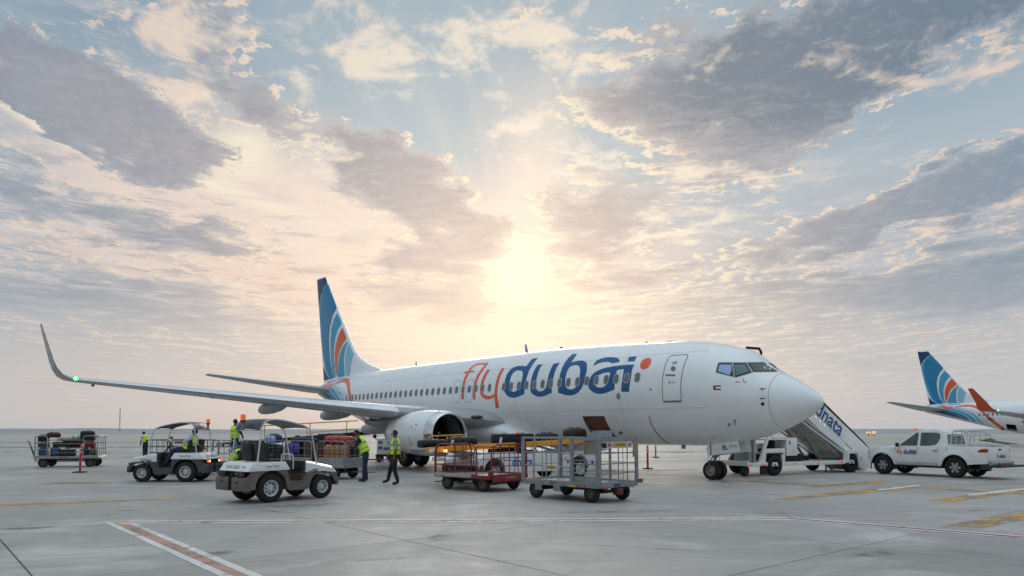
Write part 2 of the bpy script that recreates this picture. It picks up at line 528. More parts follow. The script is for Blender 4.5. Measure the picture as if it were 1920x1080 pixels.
M_WHITE = mat('aircraft_white', [.86, .885, .90], .24, var=.03, scale=.6, coat=.35, dirt='#A9A9A6', dirt_k=.06, dscale=.5)
M_SEAM = mat('aircraft_seam', '#7C8284', .6)
M_GREYW = mat('wing_grey', [.36, .37, .38], .38, var=.07, scale=1.2, dirt='#6F6F6C', dirt_k=.12)
M_METAL = mat('polished_metal', [.62, .63, .66], .24, 1.0, var=.08, scale=2)
M_STEEL = mat('galvanised_steel', [.32, .34, .35], .45, .75, var=.22, scale=9, dirt='#5A5148', dirt_k=.2, dscale=6)
M_GREY = mat('worn_grey_paint', '#83888A', .55, .1, var=.2, scale=7, dirt='#5B5148', dirt_k=.25, dscale=5)
M_DARK = mat('dark_metal', '#2A2C2E', .5, .5, var=.25, scale=8, dirt='#5b544b', dirt_k=.15)
M_BLACK = mat('black_plastic', '#16181A', .5, var=.2, scale=8)
M_RUBBER = mat('rubber', '#1A1A1B', .8, var=.25, scale=12, bump=.5, bscale=90, dirt='#565049', dirt_k=.2, dscale=4)
M_RED = mat('cart_red', '#7C2A2B', .5, var=.18, scale=6, dirt='#5D3430', dirt_k=.25, dscale=6)
M_YELLOW = mat('safety_yellow', '#D9B01C', .45, var=.12, scale=5, dirt='#7d6a2a', dirt_k=.12)
M_ORANGE = mat('belt_orange', '#F0A020', .5, var=.1, scale=4, dirt='#93641c', dirt_k=.12)
M_BLUE = mat('livery_blue', '#00568F', .4, var=.05, scale=1, coat=.05)
M_DBLUE = mat('livery_dark_blue', '#00406F', .4, var=.05, scale=1)
M_MBLUE = mat('livery_mid_blue', '#46A6CC', .4, var=.05, scale=1)
M_LBLUE = mat('livery_light_blue', '#8AC6DE', .3, var=.05, scale=1, coat=.3)
M_PALE = mat('livery_pale', '#CFE3EE', .3, var=.04, scale=1, coat=.3)
M_LORG = mat('livery_orange', '#EE5A26', .3, var=.05, scale=1, coat=.3)
M_VEH = mat('vehicle_white', [.80, .81, .81], .32, var=.06, scale=2, coat=.4, dirt='#9a958c', dirt_k=.14, dscale=3)
M_GLASSD = glass('tinted_glass', '#1D2A2B', .05, .86)
M_AMBER = mat('amber_lens', '#F0641E', .25, var=.05, emit='#F2601A', estr=.35)
M_TYRE = M_RUBBER
M_HUB = mat('wheel_hub', '#C4C8CA', .4, .3, var=.12, scale=9, dirt='#6A6258', dirt_k=.2, dscale=8)
M_RUST = mat('rusty_brown_paint', '#6B6661', .6, .1, var=.28, scale=5, dirt='#6E442E', dirt_k=.5, dscale=4)


# ------------------------------------------------------------------ ground
def concrete(name, tint):
    m = bpy.data.materials.new(name); m.use_nodes = True
    t = m.node_tree; N = NT(t); b = t.nodes['Principled BSDF']
    gp = N.new('ShaderNodeNewGeometry').outputs['Position']
    oi = N.new('ShaderNodeObjectInfo').outputs['Random']
    big = N.noise(gp, .16, 5, .6, .4)
    mid = N.noise(gp, 1.1, 6, .62, .5)
    fin = N.noise(gp, 42.0, 4, .6)
    brush = N.noise(N.vm('MULTIPLY', gp, (1.0, 9.0, 1)), 1.0, 6, .68, .6)
    k = N.math('ADD', N.mr(big, .25, .75, .80, 1.16, False), N.mr(mid, .25, .75, -.13, .13, False))
    k = N.math('ADD', k, N.mr(fin, .2, .8, -.09, .09, False))
    k = N.math('ADD', k, N.mr(brush, .3, .7, -.10, .10, False))
    k = N.math('ADD', k, N.mr(oi, 0, 1, -.09, .09, False))
    c = N.vm('SCALE', tuple(lin(tint)[:3]), sc=k)
    # oil drips, tyre scuffs and dried water marks
    st = N.noise(gp, .55, 7, .7, 1.2)
    c = N.mix(N.mr(st, .54, .74, 0, .60), c, lin('#6E7071'))
    sp = N.noise(gp, 5.0, 4, .7, .5)
    c = N.mix(N.mr(sp, .66, .76, 0, .65), c, lin('#4F5051'))
    scf = N.noise(N.vm('MULTIPLY', gp, (.30, 3.2, 1)), 1.0, 6, .7, 1.4)
    c = N.mix(N.mr(scf, .56, .72, 0, .55), c, lin('#66696B'))
    lt = N.noise(N.vm('ADD', gp, (31, 7, 0)), .32, 6, .66, 1.0)
    c = N.mix(N.mr(lt, .52, .72, 0, .5), c, lin('#D2CFC9'))
    N.put(b.inputs['Base Color'], c)
    N.put(b.inputs['Roughness'], N.mr(mid, .25, .75, .50, .78, False))
    bn = N.new('ShaderNodeBump'); bn.inputs['Strength'].default_value = .35; bn.inputs['Distance'].default_value = .004
    N.put(bn.inputs['Height'], N.math('ADD', fin, N.math('MULTIPLY', brush, .6))); t.links.new(bn.outputs[0], b.inputs['Normal'])
    return m


M_CONC = concrete('apron_concrete', '#A09C97')
M_SAND = mat('desert_sand', '#A89F92', .95, var=.12, scale=.02)
M_FARL = mat('distant_scrub', '#8C9196', 1.0, var=.10, scale=.004)
M_SEAL = mat('joint_sealant', '#57534C', .9, var=.25, scale=2)

# one sheet to the horizon
struct(MB().add([(-9000, -900, -.05), (9000, -900, -.05), (9000, 14000, -.05), (-9000, 14000, -.05)], [(0, 1, 2, 3)]).build('ground', M_FARL, smooth=None))
struct(MB().add([(-3500, 190, -.035), (3500, 190, -.035), (3500, 315, -.035), (-3500, 315, -.035)], [(0, 1, 2, 3)]).build('sand_strip', M_SAND, smooth=None))
ap = struct(MB().add([(-3500, -200, -.03), (3500, -200, -.03), (3500, 190, -.03), (-3500, 190, -.03)], [(0, 1, 2, 3)]).build('apron', M_CONC, smooth=None))
# low rise at the edge of the desert
rb = random.Random(4); mb = MB(); n = 240
for (Y, h0, dep) in ((3200, 9.0, 900),):
    ridge = []
    for i in range(n + 1):
        x = -4200 + 8400 * i / n
        ridge.append((x, h0 * (.75 + .25 * math.sin(i * .13) + .12 * math.sin(i * .51 + 1)) + rb.uniform(-.5, .5)))
    vs = [(x, Y, -.04) for x, _ in ridge] + [(x, Y + dep * .3, h) for x, h in ridge] + [(x, Y + dep, -.04) for x, _ in ridge]
    m1 = n + 1
    fs = [(i + k * m1, i + 1 + k * m1, i + 1 + (k + 1) * m1, i + (k + 1) * m1) for i in range(n) for k in range(2)]
    mb.add(vs, fs)
struct(mb.build('hills', M_FARL, smooth=60))

# concrete slabs of the apron, joints open between them
jang = R(-50.0)
JD = Vector((math.cos(jang), math.sin(jang), 0))
JE = Vector((-JD.y, JD.x, 0))
SL = 5.03
corner = Vector((-1.74, 11.89, 0))                         # a joint crossing seen in the foreground
seal_z = -.012
def slab_mesh():
    w = SL - .022
    mb = MB(); mb.box((0, 0, -.0125), (w, w, .025)); 
    bm = bmesh.new(); me = mb.mesh('slab', M_CONC, None); bm.from_mesh(me)
    top = [e for e in bm.edges if all(v.co.z > -.001 for v in e.verts)]
    bmesh.ops.bevel(bm, geom=top, offset=.006, segments=1, affect='EDGES'); bm.to_mesh(me); bm.free(); return me
sm = slab_mesh()
for i in range(-16, 18):
    for j in range(-16, 18):
        c = corner + JD * SL * (i + .5) + JE * SL * (j + .5)
        if c.y < 2 or c.y > 60: continue
        if abs(c.x) > c.y * .78 + 8: continue
        o = bpy.data.objects.new('slab', sm); COL.objects.link(o); o.parent = ap
        o.location = (c.x, c.y, 0); o.rotation_euler = (0, 0, jang)
sl2 = struct(MB().add([(-70, -6, seal_z), (70, -6, seal_z), (70, 60, seal_z), (-70, 60, seal_z)], [(0, 1, 2, 3)]).build('joint_sealant', M_SEAL, smooth=None))


# ------------------------------------------------------------------ painted markings
def paint(name, cols, wear=.5, ws=3.0, thr=.55):
    m = bpy.data.materials.new(name); m.use_nodes = True
    t = m.node_tree; N = NT(t); b = t.nodes['Principled BSDF']
    gp = N.new('ShaderNodeNewGeometry').outputs['Position']
    n = N.noise(gp, ws, 8, .72, .5); n2 = N.noise(gp, 22, 5, .7)
    w = N.math('ADD', n, N.math('MULTIPLY', N.math('SUBTRACT', n2, .5), .35))
    c = N.mix(N.mr(N.noise(gp, .8, 4, .6), .3, .7), lin(cols[0]), lin(cols[1]))
    c = N.mix(N.mr(w, thr, thr + .14, 0, wear), c, lin('#8B8B88'))
    N.put(b.inputs['Base Color'], c); b.inputs['Roughness'].default_value = .7
    # worn through: paint missing where the concrete shows
    N.put(b.inputs['Alpha'], N.mr(w, thr + .04, thr + .2, 1, .1))
    return m


P_WHITE = paint('line_white', ('#DEDEDB', '#C6C4BF'), .75, 3.0, .52)
P_PINK = paint('line_faded_red', ('#C09484', '#A87C6C'), .8, 2.6, .47)
P_DRED = paint('line_dark_red', ('#9A5A60', '#8C4C52'), .5, 2.5, .60)
P_YEL = paint('line_yellow', ('#D09A3A', '#B58432'), .85, 1.6, .44)
P_OLD = paint('line_old_yellow', ('#BBA27C', '#AE9878'), .9, 1.0, .42)


def sheet(name, polys, m, z=.004):
    mb = MB()
    for p in polys: mb.add([(q.x, q.y, z) for q in p], [tuple(range(len(p)))])
    return struct(mb.build(name, m, smooth=None))


def strip(a, b, w):
    """quad between two ground points, w wide"""
    d = (b - a).normalized(); n = Vector((-d.y, d.x, 0)) * w / 2
    return [a + n, b + n, b - n, a - n]


def run(pts, off, w):
    out = []
    for a, b in zip(pts[:-1], pts[1:]):
        d = (b - a).normalized(); n = Vector((-d.y, d.x, 0))
        out.append(strip(a + n * off, b + n * off, w))
    return out


# long restraint line: white, red, white
L0, L1, L2 = G(232, 979.5), G(1482, 972.5), G(2080, 1021)
for o_, w_, m_, nm in ((.17, .15, P_WHITE, 'white_line'), (-.17, .15, P_WHITE, 'white_line'), (0, .18, P_PINK, 'red_line')):
    sheet(nm, run([L0, L1], o_, w_), m_)
for o_, w_, m_, nm in ((.15, .13, P_WHITE, 'white_line'), (-.15, .13, P_WHITE, 'white_line'), (0, .14, P_DRED, 'red_line')):
    sheet(nm, run([L1, L2], o_, w_), m_, .0056)
# the broad diagonal: white edge lines with faded red between
wl, wr = (G(192, 978.5), G(213, 981.5), G(462, 1092), G(436, 1092)), (G(240, 981), G(255, 982), G(522, 1092), G(495, 1092))
sheet('white_line', [list(wl)], P_WHITE, .0042); sheet('white_line', [list(wr)], P_WHITE, .0042)
sheet('red_line', [[G(211, 980.5), G(243, 981), G(498, 1092), G(460, 1092)]], P_PINK, .0036)
# yellow markings
yl = [
    [(-60, 948), (-60, 952), (340, 935.5), (340, 933.5)],
    [(72, 904), (80, 909), (212, 906), (205, 903)],
    [(1450, 936), (1478, 937.5), (1640, 923), (1710, 916.5), (1702, 911.5), (1600, 919.5)],
    [(1512, 912), (1530, 914), (1668, 904), (1655, 901)],
    [(1740, 938.5), (1790, 940.5), (1935, 920), (1960, 915), (1940, 912), (1830, 926)],
    [(1775, 984), (1842, 990), (1990, 962), (1990, 950)],
    [(1680, 911.5), (1700, 914), (1960, 929), (1960, 926)],
    [(1290, 893), (1380, 902), (1480, 908), (1560, 912), (1560, 910.5), (1480, 905.5), (1380, 899.5), (1300, 892)],
    [(1075, 883), (1085, 885.5), (1310, 881), (1300, 879.5)],
]
for i, p in enumerate(yl):
    sheet('yellow_line', [[G(*c) for c in p]], P_YEL if i not in (1, 7, 8) else P_OLD, .0045 + .0002 * i)
wl2 = [[(1640, 918), (1720, 909.5), (1728, 911), (1650, 920)], [(1812, 927), (1925, 915), (1930, 917), (1820, 930)]]
for i, p in enumerate(wl2): sheet('white_line', [[G(*c) for c in p]], P_WHITE, .0065 + .0002 * i)
# faded lines of the far stands
for i, (v0, v1, u0, u1) in enumerate(((838.2, 838.9, -200, 500), (851, 852, 180, 270), (829.4, 829.9, 0, 900), (846.4, 847.2, 1190, 1400), (823.6, 823.9, 900, 2100), (833.0, 833.6, 1180, 1340), (864, 865.2, 1190, 1330))):
    sheet('yellow_line', [[G(u0, v0), G(u1, v0 - .4), G(u1, v1 - .4), G(u0, v1)]], P_OLD, .006 + .0003 * i)

# dark rubber scuffs and drips left by wheels
def smear(name):
    m = bpy.data.materials.new(name); m.use_nodes = True; t = m.node_tree; N = NT(t); b = t.nodes['Principled BSDF']
    gp = N.new('ShaderNodeNewGeometry').outputs['Position']; uv = N.new('ShaderNodeTexCoord').outputs['Object']
    b.inputs['Base Color'].default_value = lin('#3C3B3A'); b.inputs['Roughness'].default_value = .8
    r = N.mr(N.vm('LENGTH', uv), 1.0, .25)
    N.put(b.inputs['Alpha'], N.math('MULTIPLY', N.math('MULTIPLY', r, N.mr(N.noise(gp, 3.2, 7, .7, .6), .38, .68)), .55))
    return m
M_SMEAR = smear('rubber_scuff')
for k, (u, v, lx, ly, a) in enumerate(((1565, 968, .9, .10, -8), (1098, 1003, .5, .09, 5), (235, 958, .3, .12, 20), (1310, 909, 1.6, .10, -12), (1385, 911, 1.0, .08, 2), (1440, 963, .8, .07, -6), (1830, 958, .30, .10, 10), (700, 1050, 1.4, .06, 20),
                                    (400, 1040, .5, .2, 60), (520, 960, 1.2, .12, -30), (900, 945, 1.5, .10, 14), (1240, 1030, 2.0, .05, -20), (830, 1005, .9, .25, 80), (1640, 1040, .5, .3, 30), (80, 990, 1.2, .2, 15), (640, 935, 1.5, .16, -10), (1150, 960, 1.8, .35, 8), (560, 948, 1.4, .5, 20))):
    mb = MB(); mb.add([(-1, -1, 0), (1, -1, 0), (1, 1, 0), (-1, 1, 0)], [(0, 1, 2, 3)])
    o = struct(mb.build('tyre_mark', M_SMEAR, smooth=None)); p = G(u, v); o.location = (p.x, p.y, .0085 + k * .0004); o.scale = (lx, ly, 1); o.rotation_euler = (0, 0, R(a))


# ================================================================== the airliner
# built in its own frame: +x towards the nose, +y to port, z up, origin on the ground under the nose
ST = np.array([
    (0.00, 2.72, 2.66, 2.69, 0.03), (0.05, 2.82, 2.56, 2.69, 0.13), (0.15, 2.94, 2.45, 2.70, 0.24), (0.40, 3.15, 2.26, 2.72, 0.45),
    (0.80, 3.41, 2.04, 2.76, 0.76), (1.30, 3.68, 1.81, 2.82, 1.06), (1.80, 3.95, 1.63, 2.89, 1.31), (2.10, 4.24, 1.55, 2.94, 1.43),
    (2.50, 4.54, 1.46, 3.00, 1.55), (3.00, 4.71, 1.36, 3.08, 1.66), (3.70, 4.89, 1.28, 3.17, 1.75), (4.80, 5.08, 1.21, 3.26, 1.83),
    (6.50, 5.18, 1.21, 3.33, 1.88), (9.00, 5.31, 1.24, 3.35, 1.88), (13.0, 5.42, 1.26, 3.35, 1.88), (24.0, 5.42, 1.26, 3.35, 1.88),
    (25.5, 5.41, 1.42, 3.40, 1.86), (27.0, 5.40, 1.78, 3.52, 1.80), (29.0, 5.37, 2.32, 3.75, 1.58), (31.0, 5.26, 2.87, 4.00, 1.26),
    (33.0, 5.16, 3.40, 4.26, 0.88), (34.5, 5.03, 3.80, 4.42, 0.56), (35.6, 4.80, 4.12, 4.46, 0.30), (36.0, 4.66, 4.28, 4.47, 0.17)])


def pchip_fn(x, y):
    h = np.diff(x); d = np.diff(y) / h; m = np.zeros_like(y)
    for i in range(1, len(x) - 1):
        if d[i - 1] * d[i] > 0:
            w1 = 2 * h[i] + h[i - 1]; w2 = h[i] + 2 * h[i - 1]
            m[i] = (w1 + w2) / (w1 / d[i - 1] + w2 / d[i])
    m[0] = d[0]; m[-1] = d[-1]
    def f(q):
        q = min(max(q, x[0]), x[-1]); k = int(min(max(np.searchsorted(x, q) - 1, 0), len(h) - 1)); t = (q - x[k]) / h[k]
        return (2 * t**3 - 3 * t**2 + 1) * y[k] + (t**3 - 2 * t**2 + t) * h[k] * m[k] + (-2 * t**3 + 3 * t**2) * y[k + 1] + (t**3 - t**2) * h[k] * m[k + 1]
    return f


F_TOP, F_BOT, F_ZC, F_HW = [pchip_fn(ST[:, 0], ST[:, i]) for i in (1, 2, 3, 4)]


def fus_y(s, z):
    """half width of the hull at station s and height z (negative outside)"""
    if s < 0 or s > 36: return -1.0
    zc = F_ZC(s); h = (F_TOP(s) - zc) if z > zc else (zc - F_BOT(s)); t = (z - zc) / h
    return F_HW(s) * math.sqrt(1 - t * t) if abs(t) < 1 else -1.0


FIN_LE = pchip_fn(np.array([5.0, 5.25, 5.47, 5.9, 6.41, 7.0, 7.78, 12.42]), np.array([26.2, 26.9, 27.5, 29.0, 30.2, 30.95, 31.60, 35.20]))
def FIN_TE(z): return 35.25 + (z - 5.25) * (36.50 - 35.25) / (12.44 - 5.25)
def fin_y(s, z):
    if z < 4.6 or z > 12.45: return -1.0
    a, b = FIN_LE(max(z, 5.0)), FIN_TE(z); t = (s - a) / (b - a)
    if t < 0 or t > 1: return -1.0
    c = min(b - a, 4.0)
    return c * .085 * math.sqrt(max(t, 0)) * (1 - t) * 1.7 + .012


AIR_POS = Vector((9.944, 23.119, 0)); AIR_H = math.atan2(-.75921, .65085)
AIR_M = Matrix.Translation(AIR_POS) @ Matrix.Rotation(AIR_H, 4, 'Z')
AIR_I = AIR_M.inverted()
CAM_A = AIR_I @ Vector((0, 0, CAM_H))


def hit(u, v, surf):
    """where a sight line meets the starboard surface: returns (s, z) or None"""
    d = AIR_I.to_3x3() @ pix_dir(u, v)
    def at(t):
        p = CAM_A + d * t
        return -p.x, -p.y, p.z
    # local y of camera is negative (starboard); travel towards the centre line
    t0 = (-2.4 - CAM_A.y) / d.y; t1 = (-0.002 - CAM_A.y) / d.y
    prev = None
    for k in range(121):
        t = t0 + (t1 - t0) * k / 120; s, y, z = at(t); g = y - surf(s, z)
        if prev is not None and g <= 0 and surf(s, z) >= 0:
            a, b = prev, t
            for _ in range(18):
                m = (a + b) / 2; s, y, z = at(m)
                if y - surf(s, z) <= 0: b = m
                else: a = m
            s, y, z = at(b); return s, z
        prev = t
    return None


def pip(p, poly):
    x, y = p; c = False; n = len(poly); j = n - 1
    for i in range(n):
        xi, yi = poly[i]; xj, yj = poly[j]
        if (yi > y) != (yj > y) and x < (xj - xi) * (y - yi) / (yj - yi) + xi: c = not c
        j = i
    return c


def dens_poly(poly, st):
    out = []
    for i, a in enumerate(poly):
        b = poly[(i + 1) % len(poly)]; L = math.hypot(b[0] - a[0], b[1] - a[1]); k = max(1, int(L / st))
        for j in range(k): out.append((a[0] + (b[0] - a[0]) * j / k, a[1] + (b[1] - a[1]) * j / k))
    return out


def skin_patch(polys, surf, off, px=True, st=None, holes=()):
    """triangulated patch lying just above a curved surface; polygons in sight-line or station/height units"""
    st = st or (4.0 if px else .09)
    mb = MB()
    hol = [dens_poly(h, st) for h in holes]
    for poly in polys:
        poly = dens_poly(poly, st); pts = list(poly); edges = [(i, (i + 1) % len(poly)) for i in range(len(poly))]
        for h in hol:
            n = len(pts); pts += h; edges += [(n + i, n + (i + 1) % len(h)) for i in range(len(h))]
        x0, x1 = min(p[0] for p in poly), max(p[0] for p in poly); y0, y1 = min(p[1] for p in poly), max(p[1] for p in poly)
        gx = np.arange(x0 + st * .5, x1, st); gy = np.arange(y0 + st * .5, y1, st)
        for a in gx:
            for b in gy:
                if pip((a, b), poly): pts.append((float(a), float(b)))
        vs, _, fs, *_r = delaunay_2d_cdt([Vector(p) for p in pts], edges, [], 0, 1e-5)
        keep = []
        for f in fs:
            c = ((vs[f[0]].x + vs[f[1]].x + vs[f[2]].x) / 3, (vs[f[0]].y + vs[f[1]].y + vs[f[2]].y) / 3)
            if pip(c, poly) and not any(pip(c, h) for h in hol): keep.append(f)
        used = sorted({i for f in keep for i in f}); m = {}
        out = []
        for i in used:
            sz = hit(vs[i].x, vs[i].y, surf) if px else (vs[i].x, vs[i].y)
            if sz is None and surf is fin_y:
                d_ = AIR_I.to_3x3() @ pix_dir(vs[i].x, vs[i].y); t_ = (-.03 - CAM_A.y) / d_.y; q_ = CAM_A + d_ * t_
                z_ = min(max(q_.z, 5.0), 12.44); sz = (min(max(-q_.x, FIN_LE(z_) + .004), FIN_TE(z_) - .004), z_)
            if sz is None: continue
            s, z = sz; y = surf(s, z)
            if y < 0:
                if surf is fus_y: 
                    z = min(z, F_TOP(s) - .002) if z > F_ZC(s) else max(z, F_BOT(s) + .002); y = max(0.0, fus_y(s, z))
                else: y = .012
            e = .01; ya, yb = surf(s + e, z), surf(s - e, z); yc, yd = surf(s, z + e), surf(s, z - e)
            ds = (ya - yb) / (2 * e) if ya > 0 and yb > 0 else 0; dz_ = (yc - yd) / (2 * e) if yc > 0 and yd > 0 else 0
            n = Vector((-ds, 1, -dz_)).normalized()
            m[i] = len(out); out.append((-(s + n.x * off), -(y + n.y * off), z + n.z * off))
        mb.add(out, [tuple(m[i] for i in f) for f in keep if all(i in m for i in f)])
    return mb


def stroke(pts, w):
    """outline polygon of a pen stroke; w one width or one per point"""
    pts = smooth_line(pts, w)
    ps = [p[:2] for p in pts]; ws = [p[2] for p in pts]; L, Rr = [], []
    for i, p in enumerate(ps):
        a = ps[max(0, i - 1)]; b = ps[min(len(ps) - 1, i + 1)]; dx_, dy_ = b[0] - a[0], b[1] - a[1]; l = math.hypot(dx_, dy_) or 1
        nx, ny = -dy_ / l * ws[i] / 2, dx_ / l * ws[i] / 2
        L.append((p[0] + nx, p[1] + ny)); Rr.append((p[0] - nx, p[1] - ny))
    return L + Rr[::-1]


def smooth_line(pts, w, k=5):
    ws = w if hasattr(w, '__len__') else [w] * len(pts); P_ = [(*p, q) for p, q in zip(pts, ws)]; out = []
    for i in range(len(P_) - 1):
        p0 = P_[max(0, i - 1)]; p1 = P_[i]; p2 = P_[i + 1]; p3 = P_[min(len(P_) - 1, i + 2)]
        for j in range(k):
            t = j / k
            out.append(tuple(.5 * ((2 * p1[c]) + (-p0[c] + p2[c]) * t + (2 * p0[c] - 5 * p1[c] + 4 * p2[c] - p3[c]) * t * t + (-p0[c] + 3 * p1[c] - 3 * p2[c] + p3[c]) * t**3) for c in range(3)))
    out.append(P_[-1]); return out


def closed_curve(pts, k=4):
    n = len(pts); out = []
    for i in range(n):
        p0, p1, p2, p3 = pts[i - 1], pts[i], pts[(i + 1) % n], pts[(i + 2) % n]
        for j in range(k):
            t = j / k
            out.append(tuple(.5 * ((2 * p1[c]) + (-p0[c] + p2[c]) * t + (2 * p0[c] - 5 * p1[c] + 4 * p2[c] - p3[c]) * t * t + (-p0[c] + 3 * p1[c] - 3 * p2[c] + p3[c]) * t**3) for c in range(2)))
    return out


def crop(pts, u0, v0, k): return [(u0 + x / k, v0 + y / k) for x, y in pts]


def rrect(x0, y0, x1, y1, r, n=4):
    out = []
    for cx, cy, a0 in ((x1 - r, y1 - r, 0), (x0 + r, y1 - r, 90), (x0 + r, y0 + r, 180), (x1 - r, y0 + r, 270)):
        for i in range(n + 1):
            a = R(a0 + 90 * i / n); out.append((cx + r * math.cos(a), cy + r * math.sin(a)))
    return out


def sect(y, sle, chord, z, t, tw=0.0, n=22):
    """airfoil ring at span y in air frame (starboard positive), returned in local coordinates"""
    pts = []
    for i in range(n):
        a = 2 * PI * i / n; x = .5 * (1 + math.cos(a)); 
        th = 5 * t * (.2969 * math.sqrt(x) - .1260 * x - .3516 * x * x + .2843 * x**3 - .1036 * x**4) + .0012
        zz = (th if math.sin(a) >= 0 else -th) * chord + .02 * chord * (1 - (2 * x - 1) ** 2)
        pts.append((-(sle + x * chord), -y, z + zz - tw * (x - .0) * chord))
    return pts


air = thing('airliner', 'large white airliner with blue and orange lettering, being loaded beside baggage carts', 'airplane', AIR_POS, AIR_H, 'white airliners with blue tails')

# ---- hull
CS0, CS1 = 7.87, 9.05          # forward hold opening
AS0, AS1 = 25.05, 26.10        # rear hold opening
sta = sorted(set([0, .02, .05, .09, .15, .22, .3, .4] + [round(x, 3) for x in np.arange(.55, 4.0, .15)] + [round(x, 3) for x in np.arange(4.0, 25, .45)] + [round(x, 3) for x in np.arange(25.0, 36.01, .33)] + [CS0, CS1, AS0, AS1, 36.0]))
sta = [s for i, s in enumerate(sta) if i == 0 or s in (CS0, CS1, AS0, AS1) or all(abs(s - q) > .06 for q in (CS0, CS1, AS0, AS1)) or s < 1]
th1, th2 = math.asin(-.483), math.asin(-.877)
ths = [2 * PI * i / 128 for i in range(128)]
def near_ang(a): return min(range(128), key=lambda i: abs(((ths[i] - a + PI) % (2 * PI)) - PI))
i1, i2 = near_ang(th1 % (2 * PI)), near_ang(th2 % (2 * PI))
ths[i1] = th1 % (2 * PI); ths[i2] = th2 % (2 * PI)
def ring(s):
    zc, hw, t, b = F_ZC(s), F_HW(s), F_TOP(s), F_BOT(s)
    return [(-s, -hw * math.cos(a), zc + ((t - zc) if math.sin(a) > 0 else (zc - b)) * math.sin(a)) for a in ths]
rings = [ring(s) for s in sta]
mb = MB(); vs = [v for r in rings for v in r]; fs = []
lo_i, hi_i = min(i1, i2), max(i1, i2)
for i in range(len(sta) - 1):
    for j in range(128):
        mid = (sta[i] + sta[i + 1]) / 2
        if (CS0 < mid < CS1 or AS0 < mid < AS1) and lo_i <= j < hi_i: continue
        a, b = i * 128 + j, i * 128 + (j + 1) % 128
        fs.append((a, b, b + 128, a + 128))
fs.append(tuple(range(128))[::-1]); fs.append(tuple((len(sta) - 1) * 128 + j for j in range(128)))
mb.add(vs, fs); mb.build('fuselage', M_WHITE, air, 60)

# hold interiors behind the openings
M_HOLD = mat('hold_lining', '#5B3A28', .7, var=.2, scale=3)
M_HOLD2 = mat('hold_frame_metal', '#9AA4AC', .4, .6, var=.15, scale=6)
for a, b, nm in ((CS0, CS1, 'forward'), (AS0, AS1, 'rear')):
    def P3(s, th, k=1.0):
        zc, hw, t_, b_ = F_ZC(s), F_HW(s), F_TOP(s), F_BOT(s)
        return (-s, -hw * math.cos(th) * k, zc + (zc - b_) * math.sin(th) * k)
    mb = MB(); n = 8; T = [th2 + (th1 - th2) * i / n for i in range(n + 1)]
    for s_ in (a, b):                      # jambs
        mb.mat(1); vs = [P3(s_, t, k) for k in (1.0, .88) for t in T]
        mb.add(vs, [(i, i + 1, n + 2 + i, n + 1 + i) for i in range(n)])
    for t in (th1, th2):
        mb.mat(1); mb.add([P3(a, t), P3(b, t), P3(b, t, .88), P3(a, t, .88)], [(0, 1, 2, 3)])
    mb.mat(0)
    ztop = F_ZC(a) + (F_ZC(a) - F_BOT(a)) * math.sin(th1) * .9; zb = F_BOT(b) + .12
    # hold walls: floor, ceiling, far side, ends
    x0, x1 = -(b + .7), -(a - .7)
    yi = -F_HW(a) * .88
    zb = max(F_BOT(b), F_BOT(a)) + .22
    vs = [(x, y, z) for x in (x0, x1) for y in (-.95, .6) for z in (zb, ztop + .06)]
    mb.add(vs, [(0, 1, 3, 2), (4, 6, 7, 5), (2, 3, 7, 6), (1, 5, 7, 3), (0, 2, 6, 4)])
    mb.add([(x0, yi + .1, ztop + .05), (x1, yi + .1, ztop + .05), (x1, -.9, ztop + .06), (x0, -.9, ztop + .06)], [(0, 1, 2, 3)])
    mb.build('hold_opening', [M_HOLD, M_HOLD2], air, None)
mb = MB(); mb.add([(-CS0, -1.50, 2.30), (-CS1, -1.50, 2.30), (-CS1, -.98, 1.72), (-CS0, -.98, 1.72)], [(0, 1, 2, 3)]); mb.build('hold_panel', mat('hold_panel_brown', '#7C4E34', .7, var=.15, scale=3), air, None)
# the forward door folded up inside the opening: its bright lower edge shows
mb = MB(); mb.box((-(CS0 + CS1) / 2, -1.16, 1.60), (CS1 - CS0 - .06, .05, .34), rx=-.15, bev=.015)
mb.build('cargo_door', M_HOLD2, air)

# ---- wing-to-body fairing
mb = MB(); rg = []
for s, w, zb, zt in ((11.6, .3, 1.24, 1.5), (12.6, 1.35, 1.10, 1.75), (13.8, 1.93, .98, 2.3), (15.5, 2.03, .93, 2.62), (18, 2.05, .92, 2.62), (20.5, 2.0, .95, 2.5), (22.3, 1.75, 1.05, 2.2), (23.8, 1.1, 1.2, 1.8), (24.8, .3, 1.28, 1.5)):
    zc = (zb + zt) / 2
    rg.append([(-s, w * math.cos(a), zc + (zt - zb) / 2 * math.sin(a)) for a in [2 * PI * i / 32 for i in range(32)]])
mb.loft(rg); mb.build('belly_fairing', M_WHITE, air, 60)

